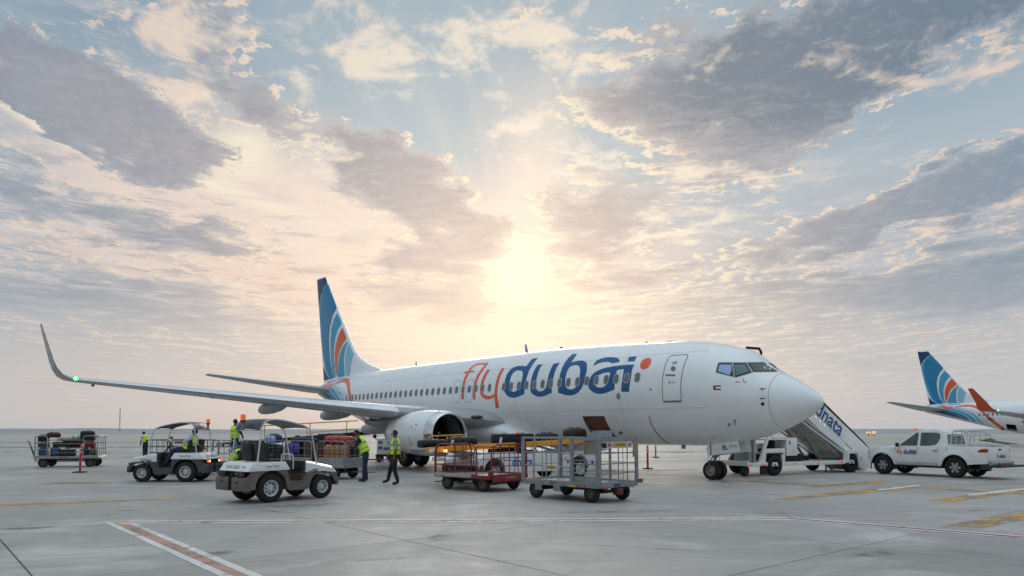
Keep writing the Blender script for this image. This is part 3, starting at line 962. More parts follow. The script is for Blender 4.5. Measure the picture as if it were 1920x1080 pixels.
# ---- wings
WING = [  # y, LE s, chord, z, thickness
    (1.2, 13.70, 8.1, 2.12, .135), (1.95, 14.33, 7.4, 2.20, .13), (3.2, 15.07, 6.6, 2.33, .125), (5.6, 16.39, 4.9, 2.58, .118),
    (9.0, 18.26, 3.85, 2.95, .112), (13.0, 20.46, 2.7, 3.39, .108), (16.8, 22.55, 1.65, 3.81, .105)]
WLET = [(17.15, 22.78, 1.52, 3.88, .10), (17.38, 22.95, 1.42, 4.02, .09), (17.54, 23.15, 1.28, 4.28, .08), (17.66, 23.35, 1.12, 4.64, .08), (17.95, 24.6, .5, 6.24, .08)]
def wing(side):
    rg = [sect(*w) for w in WING]
    # extend into the fairing
    m = Matrix.Diagonal((1, side, 1, 1))
    mb = MB(); mb.loft([[m @ Vector(p) for p in r] for r in rg]); o = mb.build('wing', M_GREYW, air, 50)
    last = WING[-1]; seq = [last] + WLET; rw = []
    for k, (y, sle, ch, z, t) in enumerate(seq):
        base = sect(0, sle, ch, 0, t)
        ang = [0, 12, 38, 60, 73, 75][k]; a = R(ang)
        rw.append([m @ Vector((p[0], -(y - p[2] * math.sin(a)), z + p[2] * math.cos(a))) for p in base])
    mb = MB(); mb.loft(rw); w = mb.build('winglet', M_GREYW, air, 50)
    # bright bare-metal leading edge slats
    mb = MB()
    for (p, q_) in ((3, 6),):
        rr = []
        for y, sle, ch, z, t in WING[p:q_ + 1]:
            r_ = sect(y, sle - .012, ch, z, t * 1.05, n=22)
            rr.append([m @ Vector(r_[i]) for i in range(8, 15)])
        mb.loft(rr, close=False, caps=False)
    sl = mb.build('slat', M_METAL2, air, 60)
    # flap track fairings
    for y, s0, L, zt, r in ((4.1, 18.3, 4.2, 2.08, .25), (6.5, 18.75, 3.5, 2.74, .23), (9.5, 19.2, 3.3, 2.98, .22)):
        mb = MB(); rg2 = []
        for f, k in ((0, .05), (.06, .45), (.2, .80), (.45, 1), (.7, .98), (.88, .8), (.97, .5), (1, .15)):
            s_ = s0 + L * f; dz_ = zt - .10 - .16 * f
            rg2.append([(-s_, side * -(y + r * k * .55 * math.cos(a)), dz_ + r * k * 1.25 * math.sin(a)) for a in [2 * PI * i / 16 for i in range(16)]])
        mb.loft(rg2); mb.build('flap_track_fairing', M_GREYW, air, 50)
    return o
M_METAL2 = mat('slat_metal', [.66, .67, .69], .35, .5, var=.05, scale=1.5)
wing(1); wing(-1)
# root landing light
mb = MB(); M_LENS = mat('lamp_glass', '#2C3436', .1, var=.2)
mb.ball((-14.68, -2.6, 2.37), .16, (1.1, 2.1, .55), 14)
mb.build('landing_light', M_LENS, air)
# green navigation light, lit
M_GREEN = mat('green_lamp', '#2CFF70', .3, var=0, emit='#30FF60', estr=14)
MB().ball((-22.62, -16.98, 3.86), .075, (1, 1, .8), 12).build('navigation_light', M_GREEN, air)
for y in (10.5, 12.2, 16.3): MB().ball((-(14.35 + (y - 1.95) * .55 + .7), -y, 2.16 + (y - 1.95) * .109 - .10), .09, (1.6, .8, .6), 8).build('wing_vent', M_GREYW, air)

# ---- engines
def engine(side):
    y0, z0 = 4.83, 1.62
    mb = MB(); prof_o = [(13.62, .86), (13.66, .905), (13.78, .945), (14.1, .985), (14.8, 1.03), (15.6, 1.03), (16.5, .96), (17.4, .80), (17.42, .74), (16.2, .70)]
    def rng(s, r, c=1): return [(-s, side * -(y0 + r * 1.02 * math.cos(a)), z0 + r * (math.sin(a) if math.sin(a) > 0 else math.sin(a) * (.93 if c else 1))) for a in [2 * PI * i / 64 for i in range(64)]]
    mb.loft([rng(s, r) for s, r in prof_o[3:]], caps=False)
    nac = mb.build('nacelle', M_WHITE, air, 50)
    mb = MB(); mb.loft([rng(s, r) for s, r in [(14.13, .988), (13.78, .948), (13.66, .905), (13.62, .86), (13.64, .82), (13.74, .79), (13.95, .775)]], caps=False)
    mb.build('inlet_lip', M_METAL, nac, 60)
    mb = MB(); mb.loft([rng(s, r, 0) for s, r in [(13.94, .777), (14.6, .79), (15.0, .79)]], caps=False)
    mb.build('inlet_duct', mat('inlet_duct_grey', '#7C8287', .4, .3, var=.05), nac, 60)
    mb = MB()
    for k in range(24):
        a = 2 * PI * k / 24; c, s_ = math.cos(a), math.sin(a); c2, s2 = math.cos(a + .22), math.sin(a + .22)
        r0, r1 = .2, .78
        mb.add([(-14.75, side * -(y0 + r0 * c), z0 + r0 * s_), (-14.9, side * -(y0 + r0 * c2), z0 + r0 * s2), (-14.98, side * -(y0 + r1 * c2), z0 + r1 * s2), (-14.72, side * -(y0 + r1 * c), z0 + r1 * s_)], [(0, 1, 2, 3)])
    mb.add([(-15.02, side * -(y0 + .8 * math.cos(q)), z0 + .8 * math.sin(q)) for q in [2 * PI * i / 32 for i in range(32)]], [tuple(range(32))])
    mb.build('fan', mat('fan_titanium', '#3A3E42', .35, .8, var=.1), nac, None)
    mb = MB(); mb.loft([[(-s, side * -(y0 + r * math.cos(a)), z0 + r * math.sin(a)) for a in [2 * PI * i / 20 for i in range(20)]] for s, r in ((14.35, .01), (14.42, .08), (14.6, .17), (14.76, .22))], caps=False)
    mb.build('spinner', M_BLACK, nac, 60)
    mb = MB(); pts = [(-14.55 + .0, side * -(y0 + (.04 + .10 * t) * math.cos(5.5 * t)), z0 + (.04 + .10 * t) * math.sin(5.5 * t)) for t in np.linspace(0, 1, 14)]
    pts = [(-(14.38 + .16 * t) + .0, p[1], p[2]) for t, p in zip(np.linspace(0, 1, 14), pts)]
    mb.tube(pts, .018, 5); mb.build('spinner_swirl', M_WHITE, nac)
    mb = MB(); mb.loft([[(-s, side * -(y0 + r * math.cos(a)), z0 + r * math.sin(a)) for a in [2 * PI * i / 32 for i in range(32)]] for s, r in ((16.6, .6), (17.5, .55), (18.3, .38), (18.3, .3), (18.9, .05))], caps=False)
    mb.build('exhaust', M_STEEL, nac, 60)
    # pylon
    mb = MB(); rg = []
    for s, zb, zt, w in ((14.9, 2.50, 2.58, .05), (15.6, 2.4, 2.76, .16), (16.8, 2.2, 2.72, .2), (18.0, 1.95, 2.45, .2), (19.6, 1.9, 2.3, .16), (20.8, 2.1, 2.3, .04)):
        rg.append([(-s, side * -(y0 + w * math.cos(a)), (zb + zt) / 2 + (zt - zb) / 2 * math.sin(a)) for a in [2 * PI * i / 12 for i in range(12)]])
    mb.loft(rg); mb.build('pylon', M_GREYW, air, 50)
    return nac
nac = engine(1); engine(-1)
# red marks and seam on the visible nacelle
M_MARK = mat('red_marking', '#B0304A', .5)
for s, z, r in ((15.0, 1.92, .035), (14.72, 2.02, .045)):
    yy = 4.83 + math.sqrt(max(0, 1.045**2 - (z - 1.6) ** 2)) * 1.02
    MB().lathe([(0, -.006), (r, 0), (r, .004)], (-s, -yy - .0, z), 'y', 12).build('warning_dot', M_MARK, nac)
mb = MB(); pts = []
for a in np.linspace(-.1, -1.15, 12): pts.append((-15.15 - .35 * max(0, -a - .5), -(4.83 + 1.052 * math.cos(a)), 1.60 + 1.032 * math.sin(a) * .93))
mb.tube(pts, .012, 5); mb.build('nacelle_seam', mat('faded_red_seam', '#A8788A', .6), nac)

# ---- fin
mb = MB(); rg = []
for z in [4.9, 5.2, 5.35, 5.5, 5.7, 6.0, 6.4, 6.9, 7.4, 7.8, 8.6, 9.6, 10.6, 11.6, 12.2, 12.4, 12.46]:
    a, b = FIN_LE(max(z, 5.0)), FIN_TE(z); row = []
    k = 1 if z < 12.3 else (.7 if z < 12.42 else .1)
    ts = [.5 * (1 - math.cos(PI * i / 40)) for i in range(41)]
    c = min(b - a, 4.0)
    for t in ts: row.append((-(a + (b - a) * t), -(c * .085 * math.sqrt(t) * (1 - t) * 1.7 + (.012 if 0 < t < 1 else 0)) * k, z))
    for t in ts[-2:0:-1]: row.append((-(a + (b - a) * t), (c * .085 * math.sqrt(t) * (1 - t) * 1.7 + .012) * k, z))
    rg.append(row)
mb.loft(rg); fin = mb.build('tail_fin', M_WHITE, air, 50)
# ---- tailplanes
def tailplane(side):
    m = Matrix.Diagonal((1, side, 1, 1)); rg = [sect(0.2, 32.3, 4.0, 4.34, .10), sect(.9, 32.8, 3.7, 4.42, .10), sect(4.0, 34.85, 2.4, 4.88, .10), sect(6.9, 36.75, 1.25, 5.33, .09), sect(7.12, 37.0, .85, 5.38, .07)]
    MB().loft([[m @ Vector(p) for p in r] for r in rg]).build('tailplane', M_GREYW, air, 50)
tailplane(1); tailplane(-1)

# ---- blade aerials, beacon
def blade(s, h, w, lean=.35, m=M_GREYW):
    z = F_TOP(s) - .02
    mb = MB(); mb.loft([[(-s, -.02, z), (-s - w, 0, z), (-s, .02, z), (-s + .02, 0, z)], [(-s - h * lean, -.01, z + h), (-s - h * lean - w * .5, 0, z + h), (-s - h * lean, .01, z + h), (-s - h * lean + .01, 0, z + h)]])
    mb.build('aerial', m, air, 40)
blade(14.1, .42, .22); blade(23.6, .30, .16, .15); 
for s in (17.0, 15.6, 6.0): MB().ball((-s, 0, F_TOP(s)), .16, (2.2, .5, .35), 10).build('aerial_dome', M_GREYW, air)
MB().ball((-11.9, 0, F_TOP(11.9) + .02), .07, (1.2, .8, 1), 10).build('beacon', M_MARK, air)
MB().ball((-7.1, 0, F_TOP(7.1) + .03), .05, (1.2, .8, 1), 10).build('beacon', M_YELLOW, air)
MB().box((-5.4, 0, F_BOT(5.4) - .06), (.18, .02, .14)).build('aerial', M_GREYW, air)

# ---- windows and doors
M_SHADE = mat('window_shade', '#6E7477', .35, var=.14, scale=1.5)
M_RIM = mat('window_rim', '#C6CACB', .4, var=.05)
for i in range(47):
    if i in (16, 46): continue
    s = 6.064 + i * .508
    zz = 3.715
    if s > 29.4: break
    k = 1.0 if s < 26 else .92
    p = skin_patch([rrect(s - .135 * k, zz - .19, s + .135 * k, zz + .19, .11)], fus_y, .008, px=False, st=.08)
    w = p.build('window', M_RIM, air, 60)
    skin_patch([rrect(s - .112 * k, zz - .165, s + .112 * k, zz + .165, .09)], fus_y, .012, px=False, st=.08).build('pane', M_SHADE, w, 60)


def outline(name, s0, z0, s1, z1, r, w, m, parent=air, off=.004):
    n = 10; c = rrect(s0, z0, s1, z1, r, 5); out = skin_patch([c], fus_y, off, px=False, st=.10, holes=[rrect(s0 + w, z0 + w, s1 - w, z1 - w, max(.02, r - w), 5)])
    return out.build(name, m, parent, 60)


M_DOORL = mat('door_outline', '#747D80', .6)
hA, hB, hC = hit(1244, 753, fus_y), hit(1278, 752, fus_y), hit(1288, 665, fus_y)
dz0, dz1 = (hA[1] + hB[1]) / 2, hC[1]
d = skin_patch([rrect(hB[0], dz0, hA[0], dz1, .13, 5)], fus_y, .003, px=False, st=.12).build('service_door', M_WHITE, air, 60)
outline('door_seal', hB[0] - .02, dz0 - .02, hA[0] + .02, dz1 + .02, .14, .028, M_DOORL, d, .007)
skin_patch([rrect(hB[0], dz0 - .035, hA[0], dz0 + .03, .03, 3)], fus_y, .010, px=False).build('door_sill', M_DOORL, d, 60)
M_DGREY = mat('placard_grey', '#6B7376', .5)
skin_patch([closed_curve(crop([(350, 322), (362, 302), (385, 305), (392, 322), (375, 342), (355, 335)], 1180, 620, 4.5))], fus_y, .009, st=2).build('door_window', M_DGREY, d, 60)
skin_patch([crop([(305, 368), (390, 370), (385, 384), (308, 382)], 1180, 620, 4.5)], fus_y, .010, st=3).build('door_handle', M_DGREY, d, 60)
for q_ in ([(365, 262), (405, 258), (402, 282), (362, 284)], [(332, 428), (350, 426), (348, 446), (330, 446)], [(362, 432), (388, 430), (388, 440), (362, 442)]):
    skin_patch([crop(q_, 1180, 620, 4.5)], fus_y, .009, st=3).build('door_placard', mat('placard_pale', '#A2A9AC', .5), d, 60)
for wi in (20, 22):
    s = 6.064 + wi * .508
    outline('overwing_exit', s - .26, 3.08, s + .26, 4.18, .16, .018, M_DOORL, air, .005)
# panel joints round the hull
def hoop(s, name='skin_joint', w=.012, th=(0, 2 * PI), m=M_SEAM, off=.003):
    mb = MB(); a0, a1 = th; n = 96; rr = []
    for ss in (s - w / 2, s + w / 2):
        zc, hw, t_, b_ = F_ZC(ss), F_HW(ss) + off, F_TOP(ss) + off, F_BOT(ss) - off
        rr.append([(-ss, -hw * math.cos(a), zc + ((t_ - zc) if math.sin(a) > 0 else (zc - b_)) * math.sin(a)) for a in [a0 + (a1 - a0) * i / n for i in range(n + 1)]])
    mb.loft(rr, close=False, caps=False); mb.build(name, m, air, 60)
M_FAINT = mat('faint_joint', '#A9AEAF', .5)
hoop(1.30, 'radome_joint', .014, m=mat('radome_joint_grey', '#8E9699', .5))
for s in (6.9, 10.6, 12.9, 16.6, 20.2, 24.3): hoop(s, w=.010, m=M_FAINT, off=.002)
mb = MB()
for zz in (2.55, 4.55):
    pts = [(-s, -(fus_y(s, zz) + .002), zz) for s in np.arange(3.2, 25, .4)]
    mb.add([(x, y, z - .005) for x, y, z in pts] + [(x, y, z + .005) for x, y, z in pts], [(i, i + 1, len(pts) + i + 1, len(pts) + i) for i in range(len(pts) - 1)])
mb.build('lap_joint', M_FAINT, air, None)
# small fittings near the nose
def spot(name, u, v, r, m, asp=1.0, off=.006):
    c = [(u + r * math.cos(2 * PI * i / 12), v + r * asp * math.sin(2 * PI * i / 12)) for i in range(12)]
    return skin_patch([c], fus_y, off, st=3).build(name, m, air, 60)
spot('static_port', 1430, 757.5, 3.4, M_BLACK); spot('static_port', 1220, 730, 1.9, M_DGREY); spot('drain_port', 1159.5, 743, 4.0, mat('port_tan', '#8C8E88', .5), 1.6)
spot('drain_port', 1164, 811.5, 4.2, M_DGREY, .7)
for u, v in ((1430, 729), (1430, 747)):
    h = hit(u, v, fus_y); yy = fus_y(*h)
    mb = MB(); mb.tube([(-h[0], -yy + .02, h[1]), (-h[0], -yy - .10, h[1])], .02, 8); mb.tube([(-h[0] - .02, -yy - .10, h[1]), (-h[0] + .16, -yy - .10, h[1])], .012, 8)
    mb.build('pitot_probe', M_DARK, air)
skin_patch([stroke([(1217, 780), (1221, 794), (1229, 808), (1242, 823), (1254, 832)], 1.5)], fus_y, .005, st=3).build('danger_line', mat('dull_red_line', '#8B5258', .6), air, 60)
for q_ in ([(895, 430), (935, 430), (935, 437), (895, 437)], [(955, 405), (962, 403), (970, 428), (992, 434), (990, 440), (962, 436)], [(828, 790), (840, 776), (856, 788), (852, 808), (832, 806)], [(872, 760), (884, 745), (900, 758), (896, 800), (888, 800), (884, 772)]):
    skin_patch([crop(q_, 1180, 620, 4.5)], fus_y, .005, st=3).build('service_panel_mark', mat('mark_grey', '#929A9D', .5), air, 60)
# national flag: red hoist, green, white and black bars
o7 = lambda pts: crop(pts, 1330, 660, 12.8)
fl = skin_patch([o7([(140, 835), (275, 835), (275, 880), (140, 880)])], fus_y, .004, st=3).build('flag', M_WHITE, air, 60)
skin_patch([o7([(92, 805), (152, 805), (152, 912), (95, 912)])], fus_y, .006, st=3).build('flag_bar', mat('flag_red', '#B01020', .4), fl, 60)
skin_patch([o7([(140, 800), (275, 798), (275, 832), (140, 834)])], fus_y, .005, st=3).build('flag_bar', mat('flag_green', '#0C5A2C', .4), fl, 60)
skin_patch([o7([(140, 880), (275, 878), (275, 910), (140, 912)])], fus_y, .005, st=3).build('flag_bar', M_BLACK, fl, 60)

# ---- flight deck windows
M_FRAME = mat('window_frame_dark', '#20292B', .4)
M_POST = mat('window_post_tan', '#9C9A9B', .5)
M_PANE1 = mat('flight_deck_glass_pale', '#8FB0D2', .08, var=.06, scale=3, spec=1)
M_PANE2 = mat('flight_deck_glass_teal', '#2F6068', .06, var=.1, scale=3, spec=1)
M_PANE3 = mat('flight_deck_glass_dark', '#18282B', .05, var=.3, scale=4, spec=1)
fr = skin_patch([o7([(150, 485), (205, 262), (250, 244), (880, 244), (1450, 240), (1500, 262), (1655, 455), (1640, 480), (1060, 492), (620, 618), (570, 600), (190, 505)])], fus_y, .004, st=2.5).build('flight_deck_window_frame', M_POST, air, 60)
def pane(pts, m, inner=None, im=None, mirror=False):
    o = skin_patch([o7(pts)], fus_y, .008, st=2.5).build('flight_deck_window', M_FRAME, air, 60)
    if inner: skin_patch([o7(inner)], fus_y, .012, st=2.5).build('pane', im, o, 60)
pane([(165, 480), (220, 275), (245, 262), (530, 262), (575, 585), (545, 585)], None, [(205, 468), (248, 308), (526, 308), (530, 450), (490, 560)], M_PANE1)
pane([(585, 300), (590, 268), (870, 268), (1000, 482), (990, 500), (640, 600), (622, 595)], None, [(600, 315), (845, 305), (940, 445), (930, 470), (650, 565), (632, 560)], M_PANE2)
pane([(925, 268), (945, 260), (1450, 252), (1480, 265), (1628, 462), (1075, 478), (1055, 470)], None, [(965, 285), (1440, 275), (1590, 445), (1095, 455)], M_PANE3)
# port side panes mirrored from the starboard ones
for ob in list(kids(air)):
    if ob.name.startswith('flight_deck_window') :
        c = ob.copy(); COL.objects.link(c); c.scale = (1, -1, 1)
# papers on the coaming behind the glass
skin_patch([o7([(1295, 340), (1330, 335), (1365, 410), (1335, 420)]), o7([(1425, 430), (1465, 335), (1510, 350), (1455, 440)]), o7([(1375, 335), (1410, 335), (1395, 370)])], fus_y, .0135, st=3).build('coaming_papers', M_RIM, air, 60)

# ---- the name along the side
o1 = lambda pts: crop(pts, 850, 670, 10.8)
o2 = lambda pts: crop(pts, 940, 655, 10.8)
o3 = lambda pts: crop(pts, 1080, 660, 10.8)
S_ = lambda pts, w, f: stroke(f(pts), [x / 10.8 for x in w] if hasattr(w, '__len__') else w / 10.8)
def letter(polys, m, holes=(), z=.005): return skin_patch(polys, fus_y, z, st=4, holes=holes).build('letter', m, air, 60)
# f with its long arch running into l
letter([S_([(185, 850), (190, 700), (205, 570), (235, 450), (280, 350), (330, 260), (395, 185), (470, 148), (560, 133), (640, 130), (705, 125)], [60, 56, 50, 46, 42, 36, 32, 32, 34, 36, 34], o1)], M_LORG)
letter([S_([(222, 312), (320, 296), (425, 285)], 36, o1)], M_LORG, z=.0056)
letter([S_([(422, 850), (422, 720), (435, 600), (465, 470), (510, 365), (570, 275), (620, 205), (680, 130)], [56, 54, 50, 50, 46, 44, 42, 40], o1)], M_LORG, z=.0062)
letter([S_([(722, 248), (650, 360), (600, 480), (572, 590), (566, 680), (590, 760), (640, 800), (700, 815), (770, 805), (830, 770), (855, 740)], [54, 54, 54, 56, 60, 66, 72, 72, 62, 54, 50], o1)], M_LORG)
letter([S_([(1015, 220), (950, 330), (905, 450), (875, 590), (862, 720), (868, 850), (885, 960), (893, 1030)], [54, 54, 54, 56, 56, 60, 68, 66], o1)], M_LORG, z=.0056)
# d
letter([o2([(60, 850), (62, 740), (75, 620), (110, 510), (180, 410), (260, 360), (350, 335), (430, 335), (495, 348), (540, 300), (600, 215), (645, 185), (740, 172), (680, 250), (610, 350), (555, 450), (515, 570), (485, 700), (472, 800), (468, 905), (400, 935), (320, 968), (240, 980), (170, 970), (105, 925)])], M_BLUE,
       holes=[o2(closed_curve([(175, 800), (170, 690), (185, 590), (225, 500), (290, 440), (370, 425), (425, 450), (435, 500), (420, 600), (395, 700), (350, 790), (290, 850), (225, 855)], 3))])
# u
letter([o2([(738, 312), (838, 300), (785, 380), (750, 460), (722, 560), (700, 660), (695, 750), (715, 810), (755, 845), (810, 850), (865, 825), (905, 770), (925, 680), (945, 580), (975, 470), (1015, 370), (1060, 290), (1180, 272), (1130, 360), (1085, 460), (1055, 570), (1035, 680), (1022, 790), (1022, 880), (940, 915), (860, 950), (780, 962), (700, 945), (630, 905), (592, 850), (588, 740), (605, 620), (635, 500), (680, 400)])], M_BLUE)
# b
letter([o2([(1440, 98), (1540, 85), (1490, 160), (1415, 268), (1480, 245), (1560, 228), (1650, 228), (1710, 255), (1735, 300), (1735, 400), (1715, 500), (1690, 610), (1660, 720), (1620, 800), (1550, 880), (1460, 925), (1370, 935), (1280, 920), (1200, 895), (1150, 878), (1150, 760), (1165, 640), (1190, 500), (1230, 380), (1290, 260), (1360, 170)])], M_BLUE,
       holes=[o2(closed_curve([(1295, 700), (1300, 590), (1325, 470), (1380, 370), (1460, 325), (1545, 325), (1590, 370), (1595, 470), (1575, 590), (1550, 690), (1500, 770), (1430, 810), (1350, 800), (1310, 760)], 3))])
# a : cap stroke and bowl
letter([o3([(345, 290), (375, 225), (415, 175), (500, 135), (600, 110), (720, 103), (820, 112), (865, 135), (885, 170), (882, 205), (800, 215), (730, 235), (700, 210), (620, 200), (520, 212), (430, 240)])], M_BLUE)
letter([o3([(1185, 258), (1150, 320), (1130, 390), (1115, 500), (1095, 620), (1080, 720), (1078, 805), (918, 805), (920, 700), (935, 560), (955, 450), (970, 345), (890, 355), (830, 372), (805, 470), (790, 600), (778, 760), (700, 790), (600, 830), (500, 850), (400, 838), (320, 795), (265, 740), (248, 670), (270, 570), (320, 470), (400, 400), (500, 350), (620, 315), (760, 290), (900, 270), (1050, 258)])], M_BLUE,
       holes=[o3(closed_curve([(378, 640), (400, 550), (450, 480), (520, 440), (600, 420), (670, 410), (690, 450), (660, 560), (620, 640), (570, 700), (490, 722), (410, 700)], 3))], z=.0056)
letter([o3([(1075, 100), (1230, 88), (1185, 190), (1038, 193)])], M_BLUE)
letter([closed_curve(o3([(1300, 270), (1330, 190), (1400, 135), (1480, 118), (1522, 160), (1510, 240), (1450, 320), (1370, 352), (1312, 325)]), 4)], M_LORG)

# ---- fin livery: sweeping blue bands edged in white, one in orange
f4 = lambda pts: crop(pts, 580, 510, 4.906)
def band(name, pts, m, z, px=True, surf=fin_y, st=None): return skin_patch([pts], surf, z, px=px, st=st or (3.5 if px else .14)).build(name, m, fin if surf is fin_y else air, 60)
E_LE = [(158, 55), (175, 110), (205, 190), (235, 275), (262, 345), (305, 470), (345, 580), (375, 665), (400, 715)]
band('fin_band', f4([(66, 78), (152, 50), (158, 60), (162, 100), (130, 150), (105, 220), (92, 290), (88, 340), (80, 250), (72, 160)]), M_DBLUE, .014)
band('fin_band', f4([(162, 105), (180, 120), (207, 195), (237, 280), (252, 330), (215, 400), (190, 500), (180, 620), (185, 740), (198, 860), (228, 975), (190, 985), (150, 910), (130, 800), (112, 640), (98, 480), (92, 350), (100, 260), (125, 170)]), mat('livery_ocean_blue', '#1A84B4', .4, var=.05), .014)
band('fin_band', f4([(162, 108), (125, 190), (108, 290), (108, 420), (125, 620), (142, 790), (165, 910), (192, 980), (188, 985), (150, 905), (130, 800), (110, 620), (98, 470), (93, 350), (102, 255), (128, 168)]), M_MBLUE, .018)
band('fin_band', f4([(258, 380), (288, 440), (296, 478), (262, 530), (238, 600), (226, 700), (226, 800), (232, 900), (243, 962), (232, 972), (208, 870), (196, 750), (195, 620), (205, 510), (228, 430)]), M_MBLUE, .014)
band('fin_band', f4([(305, 512), (322, 550), (342, 612), (308, 660), (282, 710), (265, 780), (256, 860), (252, 940), (246, 950), (236, 860), (234, 770), (240, 690), (258, 610), (280, 555)]), M_LORG, .014)
band('fin_band', f4([(345, 640), (352, 650), (330, 710), (318, 790), (318, 880), (328, 955), (270, 968), (256, 955), (262, 870), (275, 780), (300, 700)]), M_MBLUE, .014)
band('fin_band', f4([(362, 655), (382, 690), (410, 760), (395, 800), (378, 880), (372, 950), (340, 958), (330, 880), (330, 790), (342, 710)]), M_LBLUE, .014)
band('fin_band', f4([(128, 870), (150, 925), (185, 985), (135, 1000), (132, 940)]), M_DBLUE, .014)
# ---- tail livery on the hull (stations and heights)
TC = [[(34.9, 4.66), (33.3, 4.30), (31.9, 3.85), (31.0, 3.35), (30.3, 2.6)],
      [(34.5, 4.80), (32.9, 4.50), (31.5, 4.05), (30.4, 3.45), (29.6, 2.4)],
      [(33.9, 4.86), (32.2, 4.62), (30.9, 4.20), (29.8, 3.55), (28.9, 2.2)],
      [(33.2, 4.86), (31.6, 4.68), (30.3, 4.30), (29.2, 3.65), (28.2, 2.0)],
      [(32.4, 4.82), (30.9, 4.68), (29.7, 4.35), (28.6, 3.70), (27.5, 1.8)]]
TC = [[p[:2] for p in smooth_line(c, 0, 4)] for c in TC]
skin_patch([TC[0] + [(31.0, 2.84), (33.0, 3.38), (34.5, 3.78), (35.6, 4.10), (36.0, 4.28), (36.0, 4.64), (35.6, 4.72)]], fus_y, .004, px=False, st=.14).build('tail_band', M_DBLUE, air, 60)
for k, m in enumerate((mat('livery_ocean_blue', '#1A84B4'), M_MBLUE, M_LBLUE, M_PALE)):
    skin_patch([[(x - .07, z) for x, z in TC[k]] + [(x + .07, z) for x, z in TC[k + 1][::-1]]], fus_y, .004, px=False, st=.14).build('tail_band', m, air, 60)
skin_patch([[(34.2, 5.0), (33.5, 5.08), (32.6, 5.16), (31.8, 5.18), (31.2, 5.12), (32.0, 4.98), (33.0, 4.90), (33.9, 4.90)]], fus_y, .004, px=False, st=.14).build('tail_band', M_MBLUE, air, 60)
skin_patch([stroke([(33.6, 5.06), (33.35, 4.82), (32.9, 4.62), (32.3, 4.72), (32.15, 4.86)], [.10, .34, .42, .28, .08])], fus_y, .006, px=False, st=.1).build('tail_band', M_LORG, air, 60)
skin_patch([stroke([(31.9, 4.74), (31.1, 4.86), (30.3, 4.90), (29.5, 4.74), (28.85, 4.35), (28.3, 3.8), (27.7, 3.1), (27.15, 2.5), (26.5, 1.9)], [.12, .22, .26, .28, .3, .34, .36, .4, .42])], fus_y, .006, px=False, st=.1).build('tail_band', M_LORG, air, 60)

# ---- landing gear
def wheel_mesh(name, r, w, hub_r, hub_m, tyre_m=M_TYRE, spokes=0, dish=.03):
    """tyre and rim about the y axis: returns two meshes"""
    t = MB(); t.lathe([(hub_r, -w * .36), (hub_r * 1.08, -w * .48), (r * .86, -w * .5), (r * .96, -w * .40), (r, -w * .22), (r, w * .22), (r * .96, w * .40), (r * .86, w * .5), (hub_r * 1.08, w * .48), (hub_r, w * .36)], axis='y', n=36)
    h = MB(); h.lathe([(0.001, -w * .30), (hub_r * .3, -w * .32), (hub_r * .34, -w * .22), (hub_r * .8, -w * .22 + dish), (hub_r * .86, -w * .40), (hub_r * 1.01, -w * .44), (hub_r * 1.01, w * .44), (hub_r * .86, w * .40), (hub_r * .8, w * .22 - dish), (hub_r * .34, w * .22), (hub_r * .3, w * .32), (0.001, w * .30)], axis='y', n=30)
    if spokes:
        for sgn in (-1, 1):
            for k in range(spokes):
                a = 2 * PI * k / spokes; h.cur = 1
                h.ball((hub_r * .6 * math.cos(a), sgn * (w * .22 - dish * .55), hub_r * .6 * math.sin(a)), hub_r * .13, (1, .5, 1), 8)
            h.cur = 0
    return t.mesh(name + '_tyre', tyre_m, 50), h.mesh(name + '_rim', [hub_m, M_BLACK], 50)


def add_wheel(parent, meshes, loc, rz=0):
    w = bpy.data.objects.new('wheel', meshes[0]); COL.objects.link(w); w.parent = parent; w.location = loc; w.rotation_euler = (0, 0, rz)
    rm = bpy.data.objects.new('rim', meshes[1]); COL.objects.link(rm); rm.parent = w
    return w


W_NOSE = wheel_mesh('nose_wheel', .34, .20, .19, mat('tan_hub', '#9A9282', .5, .2, dirt='#4d463c', dirt_k=.3)); W_MAIN = wheel_mesh('main_wheel', .56, .40, .28, mat('tan_hub', '#9A9282'))
NG = 4.05
for y in (-.2, .2): add_wheel(air, W_NOSE, (-NG, y, .34))
mb = MB(); mb.tube([(-NG, 0, .34), (-NG + .02, 0, 1.5)], .06, 12); mb.tube([(-NG, -.2, .34), (-NG, .2, .34)], .05, 10)
mb.tube([(-NG, 0, .75), (-NG + .9, 0, 1.5)], .035, 8); mb.tube([(-NG + .02, 0, .95), (-NG + .02, 0, 1.5)], .09, 12)
mb.tube([(-NG - .02, -.06, .45), (-NG - .22, -.0, .66), (-NG - .06, 0, .86)], .025, 6); mb.tube([(-NG + .02, .1, 1.1), (-NG + .12, .14, .8), (-NG + .05, .1, .5)], .012, 6)
mb.tube([(-NG, -.31, .50), (-NG - .1, -.30, .78), (-NG, -.12, .98), (-NG + .02, 0, 1.02)], .014, 6)
mb.box((-NG + .08, 0, .98), (.12, .34, .10), bev=.02)
mb.build('nose_gear', M_GREY, air)
